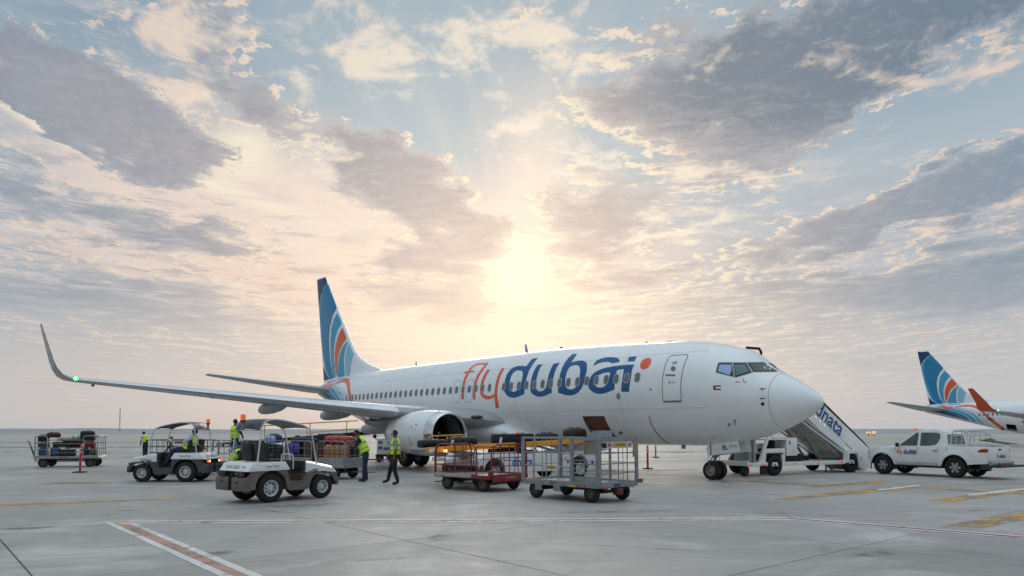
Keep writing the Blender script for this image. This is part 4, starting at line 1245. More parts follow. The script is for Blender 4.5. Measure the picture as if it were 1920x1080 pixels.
# nose gear doors with EL / ETOPS
DX0, DX1 = -NG + .0, -NG + 1.27
def text_mesh(txt, size, m, name='lettering', ext=.001, shear=0.0, bold=0.0):
    cu = bpy.data.curves.new(name, 'FONT'); cu.body = txt; cu.size = size; cu.extrude = ext; cu.shear = shear; cu.offset = bold; cu.resolution_u = 3
    cu.align_x = 'CENTER'; cu.align_y = 'CENTER'
    o = bpy.data.objects.new(name, cu); COL.objects.link(o)
    dg = bpy.context.evaluated_depsgraph_get(); me = bpy.data.meshes.new_from_object(o.evaluated_get(dg)); bpy.data.objects.remove(o); 
    me.materials.clear(); me.materials.append(m); me.name = name
    return me
def text(txt, size, m, parent, loc, rot, **k):
    """lettering that lies flat; default faces -y after rot (90deg, 0, 0)"""
    o = bpy.data.objects.new('lettering', text_mesh(txt, size, m, **k)); COL.objects.link(o); o.parent = parent; o.location = loc; o.rotation_euler = rot; return o
for side in (-1, 1):
    mb = MB(); y = side * .34
    mb.prism([(DX0 - .12, 1.12), (DX0 - .04, .86), (DX1 - .02, 1.04), (DX1 - .12, 1.44), (DX0 - .02, 1.30)], y - .02, y + .02, 'xz', bev=.006)
    dd = mb.build('gear_door', M_WHITE, air)
    if side < 0:
        text('EL', .21, M_DBLUE, dd, (-NG + .66, y - .03, 1.165), (PI / 2, -.10, 0), bold=.006)
        text('ETOPS', .105, mat('faded_blue', '#54708F', .5), dd, (-NG + 1.0, y - .03, 1.22), (PI / 2, -.10, 0))
        mb = MB(); mb.prism([(DX0 + .06, .885), (DX0 + .105, .89), (DX0 + .095, 1.31), (DX0 + .05, 1.305)], y - .027, y - .0215, 'xz'); mb.build('red_stripe', M_MARK, dd)
for side in (-1, 1):
    for dy in (-.43, .43): add_wheel(air, W_MAIN, (-19.43, side * 2.86 + dy, .56))
    mb = MB(); yy = side * 2.86
    mb.tube([(-19.43, yy, .56), (-19.35, yy * 1.02, 2.4)], .11, 14); mb.tube([(-19.43, yy - .43, .56), (-19.43, yy + .43, .56)], .08, 10)
    mb.tube([(-19.4, yy, 1.1), (-19.2, yy * .55, 1.9)], .06, 8); mb.tube([(-19.55, yy, .75), (-19.8, yy, 1.1), (-19.5, yy, 1.4)], .04, 6)
    mb.box((-19.4, yy + side * .16, 1.5), (.9, .03, 1.1), bev=.01)
    mb.build('main_gear', M_GREY, air)
# lower anti-collision light and tow fitting
MB().ball((-12.2, 0, F_BOT(12.2) - .02), .09, (1, 1, .7), 10).build('beacon', M_MARK, air)

# ---- the second airliner parked beyond, tail in view
air2 = copy_tree(air)
air2.location = (79.10, 70.62, 0); air2.rotation_euler = (0, 0, R(-49.3))
air2['label'] = 'distant airliner at the right edge with only its blue and orange tail in view'
# its winglet shows an orange outer face
for ob in kids(air2):
    if ob.name.startswith('winglet') and ob.data.vertices[0].co.y < 0:
        ob.data = ob.data.copy(); ob.data.materials[0] = mat('winglet_orange', '#C4522C', .45, var=.08)
text('A6-', .55, M_DBLUE, air2, (-27.6, -1.86, 3.1), (PI / 2, 0, 0), bold=.01)


# ================================================================== ground vehicles and carts
M_TIRE = M_RUBBER
W_TUGR = wheel_mesh('tug_rear_wheel', .355, .23, .20, M_HUB, spokes=8)
W_TUGF = wheel_mesh('tug_front_wheel', .315, .20, .165, M_HUB, spokes=6)
W_CART = wheel_mesh('cart_wheel', .225, .12, .13, mat('cart_hub', '#6E6654', .6, .2, var=.2, dirt='#3f3a33', dirt_k=.3))
M_SEAT = mat('black_seat_vinyl', '#17191B', .5, var=.15)
M_CANOPY = mat('canopy_dark', '#2D3540', .45, var=.12, scale=4, coat=.2)
M_TUBEW = mat('white_tube_paint', '#C9CDCF', .4, var=.1, scale=6, dirt='#7d776d', dirt_k=.12)
M_SCUFF = mat('scuffed_grey_paint', '#474C4F', .55, .2, var=.4, scale=5, dirt='#A2A5A4', dirt_k=.22, dscale=9)
M_REDL = mat('red_lens', '#B01818', .25, var=.05)
M_LITR = mat('lit_tail_lamp', '#FF3A20', .3, var=0, emit='#FF4A26', estr=2.2)
M_LITA = mat('lit_indicator', '#FFB070', .3, var=0, emit='#FFB060', estr=4)
M_TEXTB = mat('faded_blue_text', '#3E6BA0', .5)
M_TEXTK = mat('black_text', '#151515', .5)


def arc(cx, cz, r, a0, a1, n=8): return [(cx + r * math.cos(R(a0 + (a1 - a0) * i / n)), cz + r * math.sin(R(a0 + (a1 - a0) * i / n))) for i in range(n + 1)]


def make_tug(label, loc, rz, low, worn, lit=False, beacon_y=.1):
    t = thing('baggage_tug', label, 'baggage tug', loc, rz, 'white baggage tugs with canopies')
    HW = .66
    for x, y, wm in ((0, -.55, W_TUGR), (0, .55, W_TUGR), (1.5, -.57, W_TUGF), (1.5, .57, W_TUGF)):
        add_wheel(t, wm, (x, y, .355 if wm is W_TUGR else .315))
    # lower steel body, one side plate per side with arches, tied by floor and bumpers
    mb = MB()
    side = [(-.62, .34), (-.46, .34)] + arc(0, .355, .44, 182, 0, 10) + [(.50, .27), (1.04, .27)] + arc(1.5, .315, .40, 180, 22, 9) + [(1.93, .40), (1.96, .66), (1.15, .70), (.98, .68), (.90, .50), (.52, .50), (.44, .78), (-.50, .80), (-.68, .62)]
    for s in (-1, 1): mb.prism(side, s * HW, s * (HW - .05), 'xz')
    mb.box((.72, 0, .32), (.56, 1.26, .05)); mb.box((.74, 0, .40), (2.2, .62, .16)); mb.box((.46, 0, .55), (.05, 1.26, .42)); mb.box((.98, 0, .5), (.05, 1.26, .36))
    mb.box((0, 0, .36), (.12, .95, .12)); mb.box((1.5, 0, .33), (.10, .95, .10))
    body = mb.build('chassis', low, t, 30)
    mb = MB(); mb.box((-.66, .37, .47), (.17, .60, .33), bev=.03); mb.box((-.66, -.37, .47), (.17, .60, .33), bev=.03); mb.box((-.62, 0, .47), (.10, .16, .24))
    rb_ = mb.build('rear_bumper', low, t, 30)
    mb = MB()
    for y in (-.36, .36): mb.lathe([(.0, 0), (.028, 0), (.028, .03)], (-.765, y, .52), 'x', 10)
    mb.build('bumper_hole', M_BLACK, rb_, 40)
    mb = MB(); mb.box((-.70, 0, .50), (.16, .13, .035)); mb.box((-.70, 0, .38), (.16, .13, .035)); mb.box((-.68, 0, .61), (.10, .2, .05)); mb.tube([(-.74, 0, .33), (-.74, 0, .66)], .016, 8)
    mb.tube([(-.72, 0, .66), (-.60, .03, .80), (-.56, .0, .84)], .018, 6)
    mb.build('hitch', M_DARK, t)
    mb = MB(); mb.box((1.97, 0, .44), (.10, 1.3, .22), bev=.03); mb.build('front_bumper', low, t, 30)
    # white upper body: rear deck, side sills and bonnet
    mb = MB()
    mb.prism([(-.66, .78), (.46, .785), (.52, .80), (.38, 1.0), (-.44, 1.0), (-.52, .97)], -HW - .012, HW + .012, 'xz', bev=.02)
    mb.build('rear_cover', M_VEH, t, 35)
    mb = MB()
    mb.loft([[(1.02, -.62, .70), (1.02, .62, .70), (1.02, .62, .93), (1.02, .48, 1.0), (1.02, -.48, 1.0), (1.02, -.62, .93)],
             [(1.25, -.62, .69), (1.25, .62, .69), (1.25, .62, .90), (1.25, .50, .965), (1.25, -.50, .965), (1.25, -.62, .90)],
             [(1.85, -.60, .66), (1.85, .60, .66), (1.85, .60, .79), (1.85, .50, .84), (1.85, -.50, .84), (1.85, -.60, .79)],
             [(1.99, -.56, .60), (1.99, .56, .60), (1.99, .56, .70), (1.99, .46, .745), (1.99, -.46, .745), (1.99, -.56, .70)]])
    hood = mb.build('bonnet', M_VEH, t, 40)
    mb = MB()
    for y in (-.40, .40): mb.ball((2.0, y, .64), .075, (.4, 1, 1), 10)
    mb.build('headlight', M_PANE1, hood)
    for s in (-1, 1):
        mb = MB(); mb.box((1.28, s * .628, .76), (.16, .012, .018)); mb.box((1.28, s * .628, .72), (.14, .012, .018)); mb.build('vent', M_DARK, hood)
        text('TRACTOR', .085, M_TEXTB, t, (.0, s * (HW + .016), .885), (PI / 2, 0, 0 if s < 0 else PI))
        text('dnata', .095, M_TEXTB, hood, (1.46, s * .628, .765), (PI / 2, .12 if s < 0 else -.12, 0 if s < 0 else PI)) if not worn else None
    # dash, steering wheel, seats
    mb = MB(); mb.box((.98, 0, .86), (.16, 1.12, .28), bev=.03); dash = mb.build('dashboard', M_BLACK, t)
    mb = MB(); c = Vector((.70, .30, 1.24)); e1 = Vector((.55, 0, .84)).normalized(); e2 = Vector((0, 1, 0))
    mb.tube([c + e1 * .17 * math.cos(a) + e2 * .17 * math.sin(a) for a in [2 * PI * i / 20 for i in range(20)]], .014, 6, close=True)
    mb.tube([c, c + Vector((.24, 0, -.26))], .022, 8); mb.tube([c - e2 * .16, c + e2 * .16], .012, 6); mb.tube([c, c - e1 * .16], .012, 6)
    mb.build('steering_wheel', M_BLACK, t)
    for y in (-.32, .32):
        mb = MB(); mb.box((.20, y, 1.0), (.44, .46, .12), bev=.05); mb.box((-.06, y, 1.24), (.14, .46, .46), ry=-.14, bev=.07)
        mb.build('seat', M_SEAT, t)
    # canopy: bent tubes down each side, dark sheet between
    def hoop_pts(y):
        P_ = [(-.36, y, .98), (-.30, y, 1.5), (-.26, y, 1.80), (-.20, y, 1.95), (-.05, y, 2.03), (.25, y, 2.04), (.70, y, 1.96), (.98, y, 1.88), (1.12, y, 1.78), (1.20, y, 1.58), (1.28, y, 1.2), (1.33, y, .92), (1.30, y, .70)]
        sm_ = smooth_line([(p[0], p[2]) for p in P_], .02, 4); return [(p[0], y, p[1]) for p in sm_]
    for y in (-.60, .60): MB().tube(hoop_pts(y), .019, 8).build('canopy_post', M_TUBEW, t)
    mb = MB(); rows = []
    for x, z in ((-.30, 1.80), (-.25, 1.90), (-.18, 1.985), (-.05, 2.035), (.25, 2.045), (.70, 1.965), (.98, 1.885), (1.08, 1.83)):
        rows.append([(x, y, z + .03 * (1 - (y / .6) ** 2)) for y in (-.58, -.4, -.2, 0, .2, .4, .58)])
    up = rows; dn = [[(x, y, z - .018) for x, y, z in r] for r in rows]
    mb.loft(up, close=False, caps=False); mb.loft(dn, close=False, caps=False)
    mb.build('canopy', M_CANOPY, t, 50)
    MB().tube([(-.27, -.6, 1.78), (-.27, .6, 1.78)], .015, 8).build('canopy_rail', M_TUBEW, t)
    mb = MB(); mb.box((-.36, beacon_y, 1.90), (.06, .07, .22), bev=.01); b_ = mb.build('beacon_bracket', M_GREY, t)
    mb = MB(); mb.lathe([(.0, .16), (.05, .155), (.062, .12), (.065, 0), (0, 0)], (-.36, beacon_y, 2.02), 'z', 16); mb.build('beacon_lens', M_AMBER, b_, 40)
    mb = MB(); mb.lathe([(.0, .02), (.07, .02), (.07, -.02), (0, -.02)], (-.36, beacon_y, 2.01), 'z', 14); mb.build('beacon_base', M_BLACK, b_, 40)
    # rear lamps
    for s in (-1, 1):
        mb = MB(); mb.box((-.70, s * .42, .715), (.05, .34, .12), bev=.01); lp = mb.build('rear_lamp', M_BLACK, t)
        mb = MB(); mb.ball((-.73, s * .52, .715), .05 if lit else .032, (.4, 1.1, 1), 10); mb.build('lamp_lens', M_LITR if lit else M_REDL, lp)
        if lit: MB().ball((-.73, s * .38, .715), .04, (.4, 1, 1), 10).build('lamp_lens', M_LITA, lp)
    # arrow marks on the white rear cover
    mb = MB()
    nz = Vector((-.82, 0, .3)).normalized()
    for k, y in enumerate((.38, .28, .18, .02, -.08, -.18)):
        s = 1 if k < 3 else -1
        def pt(dy, dz): 
            zz = .885 + dz; xx = -.595 + (zz - .885) * .62 - .018
            return (xx, y + dy * s, zz)
        mb.add([pt(.03, 0), pt(-.02, .04), pt(-.05, .04), pt(0, 0), pt(-.05, -.04), pt(-.02, -.04)], [(0, 1, 2, 3), (0, 3, 4, 5)])
    mb.build('arrow_marks', M_TEXTK, t, None)
    text('4807', .07, M_TEXTB, t, (-.615, -.42, .885), (PI / 2 - .55, 0, -PI / 2))
    # lifting bar beside the seats
    mb = MB(); mb.tube([(.30, -.60, 1.0), (.30, -.60, 1.14), (.34, -.60, 1.19), (.60, -.60, 1.17), (.64, -.60, 1.12), (.64, -.60, .80)], .016, 8); mb.build('grab_rail', M_TUBEW, t)
    mb = MB(); mb.tube([(1.22, -.60, 1.55), (1.20, -.74, 1.50)], .01, 6); mb.box((1.20, -.78, 1.50), (.03, .14, .09), bev=.01); mb.build('mirror', M_BLACK, t)
    if worn:
        mb = MB(); mb.prism([(1.04, .655), (1.93, .60), (1.93, .67), (1.08, .745)], -.632, -.624, 'xz'); mb.prism([(1.04, .655), (1.93, .60), (1.93, .67), (1.08, .745)], .624, .632, 'xz'); mb.build('worn_patch', mat('worn_bonnet', '#A39C92', .6, var=.2, scale=6, dirt='#5B4A3C', dirt_k=.5, dscale=12), hood, None)
    return t


tug_near = make_tug('empty white and rusty brown baggage tug with black seats in the foreground', (-6.43, 18.37, 0), R(50.2), M_RUST, True)
tug_far = make_tug('white and dark grey baggage tug with its driver and lit tail lamps', (-11.18, 25.56, 0), R(179), M_SCUFF, False, lit=True, beacon_y=-.25)


# ------------------------------------------------------------------ baggage carts
def grid_panel(mb, a, b, z0, z1, nv, zs, r=.016, rr=.012, corner=.10, m=0, round_top=True):
    """tubular frame between two floor points with upright bars and rails"""
    a, b = Vector(a), Vector(b); d = b - a; L = d.length; d.normalize()
    A = lambda x, z: (a.x + d.x * x, a.y + d.y * x, z)
    c = corner
    if round_top:
        P_ = [A(0, z0), A(0, z1 - c), A(c * .3, z1 - c * .3), A(c, z1), A(L - c, z1), A(L - c * .3, z1 - c * .3), A(L, z1 - c), A(L, z0)]
        mb.tube(P_, r, 8); mb.tube([A(0, z0 + .02), A(L, z0 + .02)], r, 8)
    else:
        for p, q_ in ((A(0, z0), A(0, z1)), (A(L, z0), A(L, z1)), (A(-r, z1), A(L + r, z1)), (A(0, z0 + .02), A(L, z0 + .02))): mb.bar(p, q_, r * 2)
    for i in range(1, nv + 1): mb.tube([A(L * i / (nv + 1), z0), A(L * i / (nv + 1), z1)], rr, 6)
    for z in zs: mb.tube([A(0, z), A(L, z)], rr, 6)


def cart_base(t, L, W, frame_m, deck_m, zd=.46, wb=1.9, tr=1.2, tow=True, tow_up=0.0, wheels=W_CART, tow_end=1):
    for x in (-wb / 2, wb / 2):
        for y in (-tr / 2, tr / 2): add_wheel(t, wheels, (x, y, .225))
    mb = MB()
    for y in (-tr * .32, tr * .32): mb.box((0, y, zd - .13), (L * .92, .06, .09))
    for x in (-wb / 2, wb / 2): mb.box((x, 0, .24), (.07, tr - .1, .07)); mb.box((x, -tr * .3, .32), (.30, .05, .12)); mb.box((x, tr * .3, .32), (.30, .05, .12))
    mb.box((0, 0, .27), (wb, .10, .06))
    mb.build('chassis', M_DARK, t, 30)
    mb = MB(); mb.box((0, 0, zd - .02), (L - .04, W - .04, .03)); mb.build('deck', deck_m, t, 30)
    mb = MB()
    for y in (-W / 2, W / 2): mb.box((0, y, zd - .035), (L, .05, .11), bev=.008)
    for x in (-L / 2, L / 2): mb.box((x, 0, zd - .035), (.05, W - .055, .11), bev=.008)
    mb.build('deck_frame', frame_m, t, 30)
    if tow:
        s = tow_end; x0 = s * (L / 2 + (.12 if tow_up > .5 else -.25)); Lt = 1.05
        e = (x0 + s * Lt * math.cos(tow_up), 0, .26 + Lt * math.sin(tow_up))
        mb = MB(); mb.tube([(x0, -.12, .26), e], .022, 6); mb.tube([(x0, .12, .26), e], .022, 6)
        mb.tube([(e[0] + .05 * math.cos(a) + s * .05, e[1] + .05 * math.sin(a), e[2]) for a in [2 * PI * i / 12 for i in range(12)]], .014, 6, close=True)
        mb.build('tow_bar', M_RUST, t)


# --- empty silver cart, nearest
silver = thing('baggage_cart', 'empty grey cage baggage cart parked nearest the camera below the fuselage', 'baggage cart', (1.74, 19.03, 0), R(-46.2), 'baggage carts on the apron')
L_, W_ = 2.62, 1.52
cart_base(silver, L_, W_, M_GREY, M_STEEL, wheels=wheel_mesh('solid_cart_wheel', .225, .13, .10, mat('cart_hub', '#6E6654')), tow=False)
z0, z1 = .46, 1.585
y0 = -W_ / 2; mb = MB(); grid_panel(mb, (-1.30, y0, 0), (.42, y0, 0), z0, z1, 3, (.86, 1.20), .028, .015, round_top=False); mb.build('side_panel', M_STEEL, silver)
mb = MB(); grid_panel(mb, (.46, y0 - .004, 0), (1.26, y0 - .004, 0), z0, z1 - .03, 1, (.72, .95, 1.2), .030, .017, round_top=False); mb.box((.86, y0 - .004, .56), (.74, .008, .16)); mb.build('gate', M_GREY, silver)
mb = MB(); grid_panel(mb, (-1.30, -y0, 0), (1.30, -y0, 0), z0, z1, 5, (.72, .95, 1.2), .020, .011, round_top=False); mb.build('side_panel', M_STEEL, silver)
mb = MB(); grid_panel(mb, (1.31, y0 + .04, 0), (1.31, -y0 - .04, 0), z0, z1 - .05, 3, (.72, .96, 1.22), .026, .015, round_top=False); mb.build('end_panel', M_GREY, silver)
mb = MB(); grid_panel(mb, (-1.31, y0 + .04, 0), (-1.31, -y0 - .04, 0), z0, z1, 3, (.86, 1.2), .020, .011, round_top=False); mb.build('end_panel', M_STEEL, silver)
mb = MB()
for x in (-1.30, .44, 1.31):
    for y in (y0, -y0): mb.box((x, y, 1.02), (.055, .055, 1.18), bev=.006)
mb.build('post', M_GREY, silver)
mb = MB()
for x in (-.70, -.05): mb.box((x, y0 - .01, .33), (.22, .05, .20), bev=.006)
mb.build('bracket', M_GREY, silver)
M_TAN = mat('plywood_patch', '#8F8676', .8, var=.2, scale=8)
mb = MB(); mb.box((1.0, y0 + .05, 1.36), (.42, .02, .34)); mb.box((1.34, .66, 1.32), (.02, .20, .42)); mb.build('plywood_patch', M_TAN, silver)
M_YSIGN = mat('yellow_sign', '#C9A21C', .5)
M_SIGNW = mat('white_sign', '#B8B8B4', .5)
mb = MB(); mb.box((1.345, 0, 1.42), (.014, 1.0, .16)); sg = mb.build('sign_board', M_SIGNW, silver)
mb = MB(); mb.box((1.355, .02, 1.42), (.012, .50, .09)); ys = mb.build('sign_plate', M_YSIGN, sg)
text('CAUTION', .08, M_TEXTK, sg, (1.363, .02, 1.42), (PI / 2, 0, PI / 2))
mb = MB()
for y in (-.40, .42): mb.box((1.355, y, 1.42), (.012, .10, .06))
mb.build('red_mark', M_MARK, sg)
mb = MB(); mb.box((-.25, y0 - .022, .83), (.58, .008, .09)); s2 = mb.build('sign_board', M_SIGNW, silver)
mb = MB(); mb.box((-.25, y0 - .028, .83), (.34, .006, .06)); mb.build('sign_plate', M_YSIGN, s2)
text('CAUTION', .05, M_TEXTK, s2, (-.25, y0 - .033, .83), (PI / 2, 0, 0))
text('BAHRA', .085, mat('sign_red', '#B4302C', .5), silver, (-.15, y0 - .031, .43), (PI / 2, 0, 0), bold=.006)
mb = MB()
for x, w_ in ((.62, .05), (.75, .05), (.88, .05)): mb.box((x, y0 - .03, .40), (w_, .006, .05))
for y in (-.60, -.50, .45, .55): mb.box((1.343, y, .36), (.006, .05, .05))
mb.build('reflector', M_MARK, silver)
mb = MB(); mb.box((.50, y0 - .03, .40), (.28, .006, .06)); mb.build('yellow_plate', M_YSIGN, silver)
mb = MB(); mb.box((1.343, -.10, .43), (.006, .26, .07)); mb.build('blue_plate', mat('plate_blue', '#2E4A8A', .5), silver)
mb = MB(); mb.box((1.33, -.05, .27), (.16, .22, .16), bev=.01); mb.build('coupling', mat('dark_red_paint', '#5E2A28', .6, var=.2), silver)
mb = MB(); mb.box((1.40, .80, .50), (.08, .08, .10)); mb.build('wood_block', mat('brown_block', '#7C6248', .8), silver)

# --- red cart
redc = thing('baggage_cart', 'empty cart with red tubular rails, parked left of the grey cage cart', 'baggage cart', (-.95, 22.09, 0), R(-41.7), 'baggage carts on the apron')
L_, W_ = 2.35, 1.62
cart_base(redc, L_, W_, M_RED, M_STEEL, wb=1.5, tr=1.3, tow=True, tow_end=-1, tow_up=-.12)
mb = MB(); mb.box((-.35, -W_ / 2 - .03, .455), (1.55, .02, .11)); mb.build('kick_board', mat('pale_board', '#A9A8A4', .6, var=.15, scale=6, dirt='#6e665c', dirt_k=.25), redc)
mb = MB(); grid_panel(mb, (-1.16, -W_ / 2, 0), (.62, -W_ / 2, 0), .46, 1.36, 3, (.74, 1.0), .025, .015, .22); mb.build('side_panel', M_RED, redc)
mb = MB(); grid_panel(mb, (1.17, -W_ / 2 + .04, 0), (1.17, W_ / 2 - .04, 0), .46, 1.36, 3, (.74, .98), .025, .015, .22); mb.build('end_panel', M_RED, redc)
mb = MB(); grid_panel(mb, (-1.17, -W_ / 2 + .04, 0), (-1.17, W_ / 2 - .04, 0), .46, 1.36, 3, (.74, .98), .025, .015, .22); mb.build('end_panel', M_RED, redc)
mb = MB(); grid_panel(mb, (-1.1, W_ / 2, 0), (1.1, W_ / 2, 0), .46, 1.25, 4, (.85,), .018, .011, .22); mb.build('side_panel', M_RED, redc)
mb = MB(); mb.box((1.20, 0, .40), (.04, 1.5, .22), bev=.01); mb.build('bumper', M_RED, redc)
mb = MB(); mb.prism([(-.76, .46), (-.58, .46), (-.62, .66), (-.70, .66)], .70, .74, 'xz'); mb.prism([(-.76, .46), (-.52, .46), (-.62, .68)], -.74, -.70, 'xz'); mb.box((1.12, -.74, .54), (.10, .12, .14)); mb.build('gusset', M_RED, redc)
text('VIASYSTEM', .09, mat('faded_text', '#C2A09C', .6), redc, (1.222, 0, .40), (PI / 2, 0, PI / 2))

# --- train of grey tube carts behind the near tug
M_BLUEPAN = mat('blue_grey_panel', '#5E6E7C', .5, .2, var=.2, scale=5, dirt='#4b4b48', dirt_k=.2)
TR_H = R(-21)
tdir = Vector((math.cos(TR_H), math.sin(TR_H), 0)); A_pos = Vector((-6.98, 27.1, 0))
train_lab = ['grey tube cart with cardboard boxes and a red holdall on top', 'grey tube cart carrying teal and black luggage and a standing man',
             'dark railed cart behind the far tug']
train = []
def tube_cart(label, loc, rz, panels=True, m=M_STEEL):
    t = thing('baggage_cart', label, 'baggage cart', loc, rz, 'baggage carts on the apron')
    L, W = 2.60, 1.28
    cart_base(t, L, W, m, M_STEEL, zd=.50, wb=1.7, tr=1.15, wheels=W_CART)
    zt = 1.38
    for s in (-1, 1):
        for a, b in ((-L / 2, -.12), (.12, L / 2)):
            mb = MB(); grid_panel(mb, (a, s * W / 2, 0), (b, s * W / 2, 0), .52, zt, 3, (.86, 1.12), .018, .010, .12)
            if panels: mb.box(((a + b) / 2, s * W / 2, .66), (b - a - .06, .012, .26))
            mb.build('side_panel', m, t)
        mb = MB(); grid_panel(mb, (s * L / 2, -W / 2 + .05, 0), (s * L / 2, W / 2 - .05, 0), .52, zt, 3, (.86, 1.12), .018, .010, .12)
        if panels: mb.box((s * L / 2, 0, .66), (.012, W - .14, .26))
        mb.build('end_panel', m, t)
    return t
for k in range(3):
    p = A_pos - tdir * 3.45 * k
    train.append(tube_cart(train_lab[k], p, TR_H, panels=k < 1, m=M_STEEL if k < 2 else M_DARK))

# --- loaded cart far left
farc = thing('baggage_cart', 'loaded baggage cart with raised tow bar at the far left', 'baggage cart', (-21.6, 35.6, 0), R(196), 'baggage carts on the apron')
L_, W_ = 2.7, 1.5
cart_base(farc, L_, W_, M_STEEL, M_STEEL, zd=.50, wb=2.0, tr=1.2, tow=True, tow_up=1.22, tow_end=1)
for s in (-1, 1):
    for a, b in ((-1.33, -.72), (1.33, .82)):
        mb = MB(); grid_panel(mb, (a, s * .75, 0), (b, s * .75, 0), .52, 1.50, 0, (.85, 1.16), .024, .014, .10); mb.build('side_panel', M_STEEL, farc)
    mb = MB()
    for z in (.70, .92, 1.12): mb.tube([(-.72, s * .75, z), (.82, s * .75, z)], .014, 6)
    mb.tube([(-.72, s * .75, 1.30), (.82, s * .75, 1.30)], .018, 6)
    mb.build('side_rail', M_STEEL, farc)
    mb = MB(); grid_panel(mb, (s * 1.34, -.70, 0), (s * 1.34, .70, 0), .52, 1.50, 3, (.74, .95, 1.2), .022, .013, .10); mb.build('end_panel', M_STEEL, farc)
text('LOADER', .10, mat('sign_red', '#B4302C'), farc, (.1, .781, .46), (PI / 2, 0, PI))


# ------------------------------------------------------------------ belt loaders
def loader_body(t, L, x0, x1, arch_x, front_x):
    mb = MB()
    side = [(x0, .42), (front_x - .48, .36)] + arc(front_x, .40, .46, 180, 0, 10) + [(arch_x - .50, .34)] + arc(arch_x, .40, .48, 180, 0, 10) + [(x1 - .1, .36), (x1, .60), (x1, .98), (x0 + .2, .98), (x0, .80)]
    mb.prism(side, -.98, .98, 'xz', bev=.015); b = mb.build('body', M_VEH, t, 30)
    return b


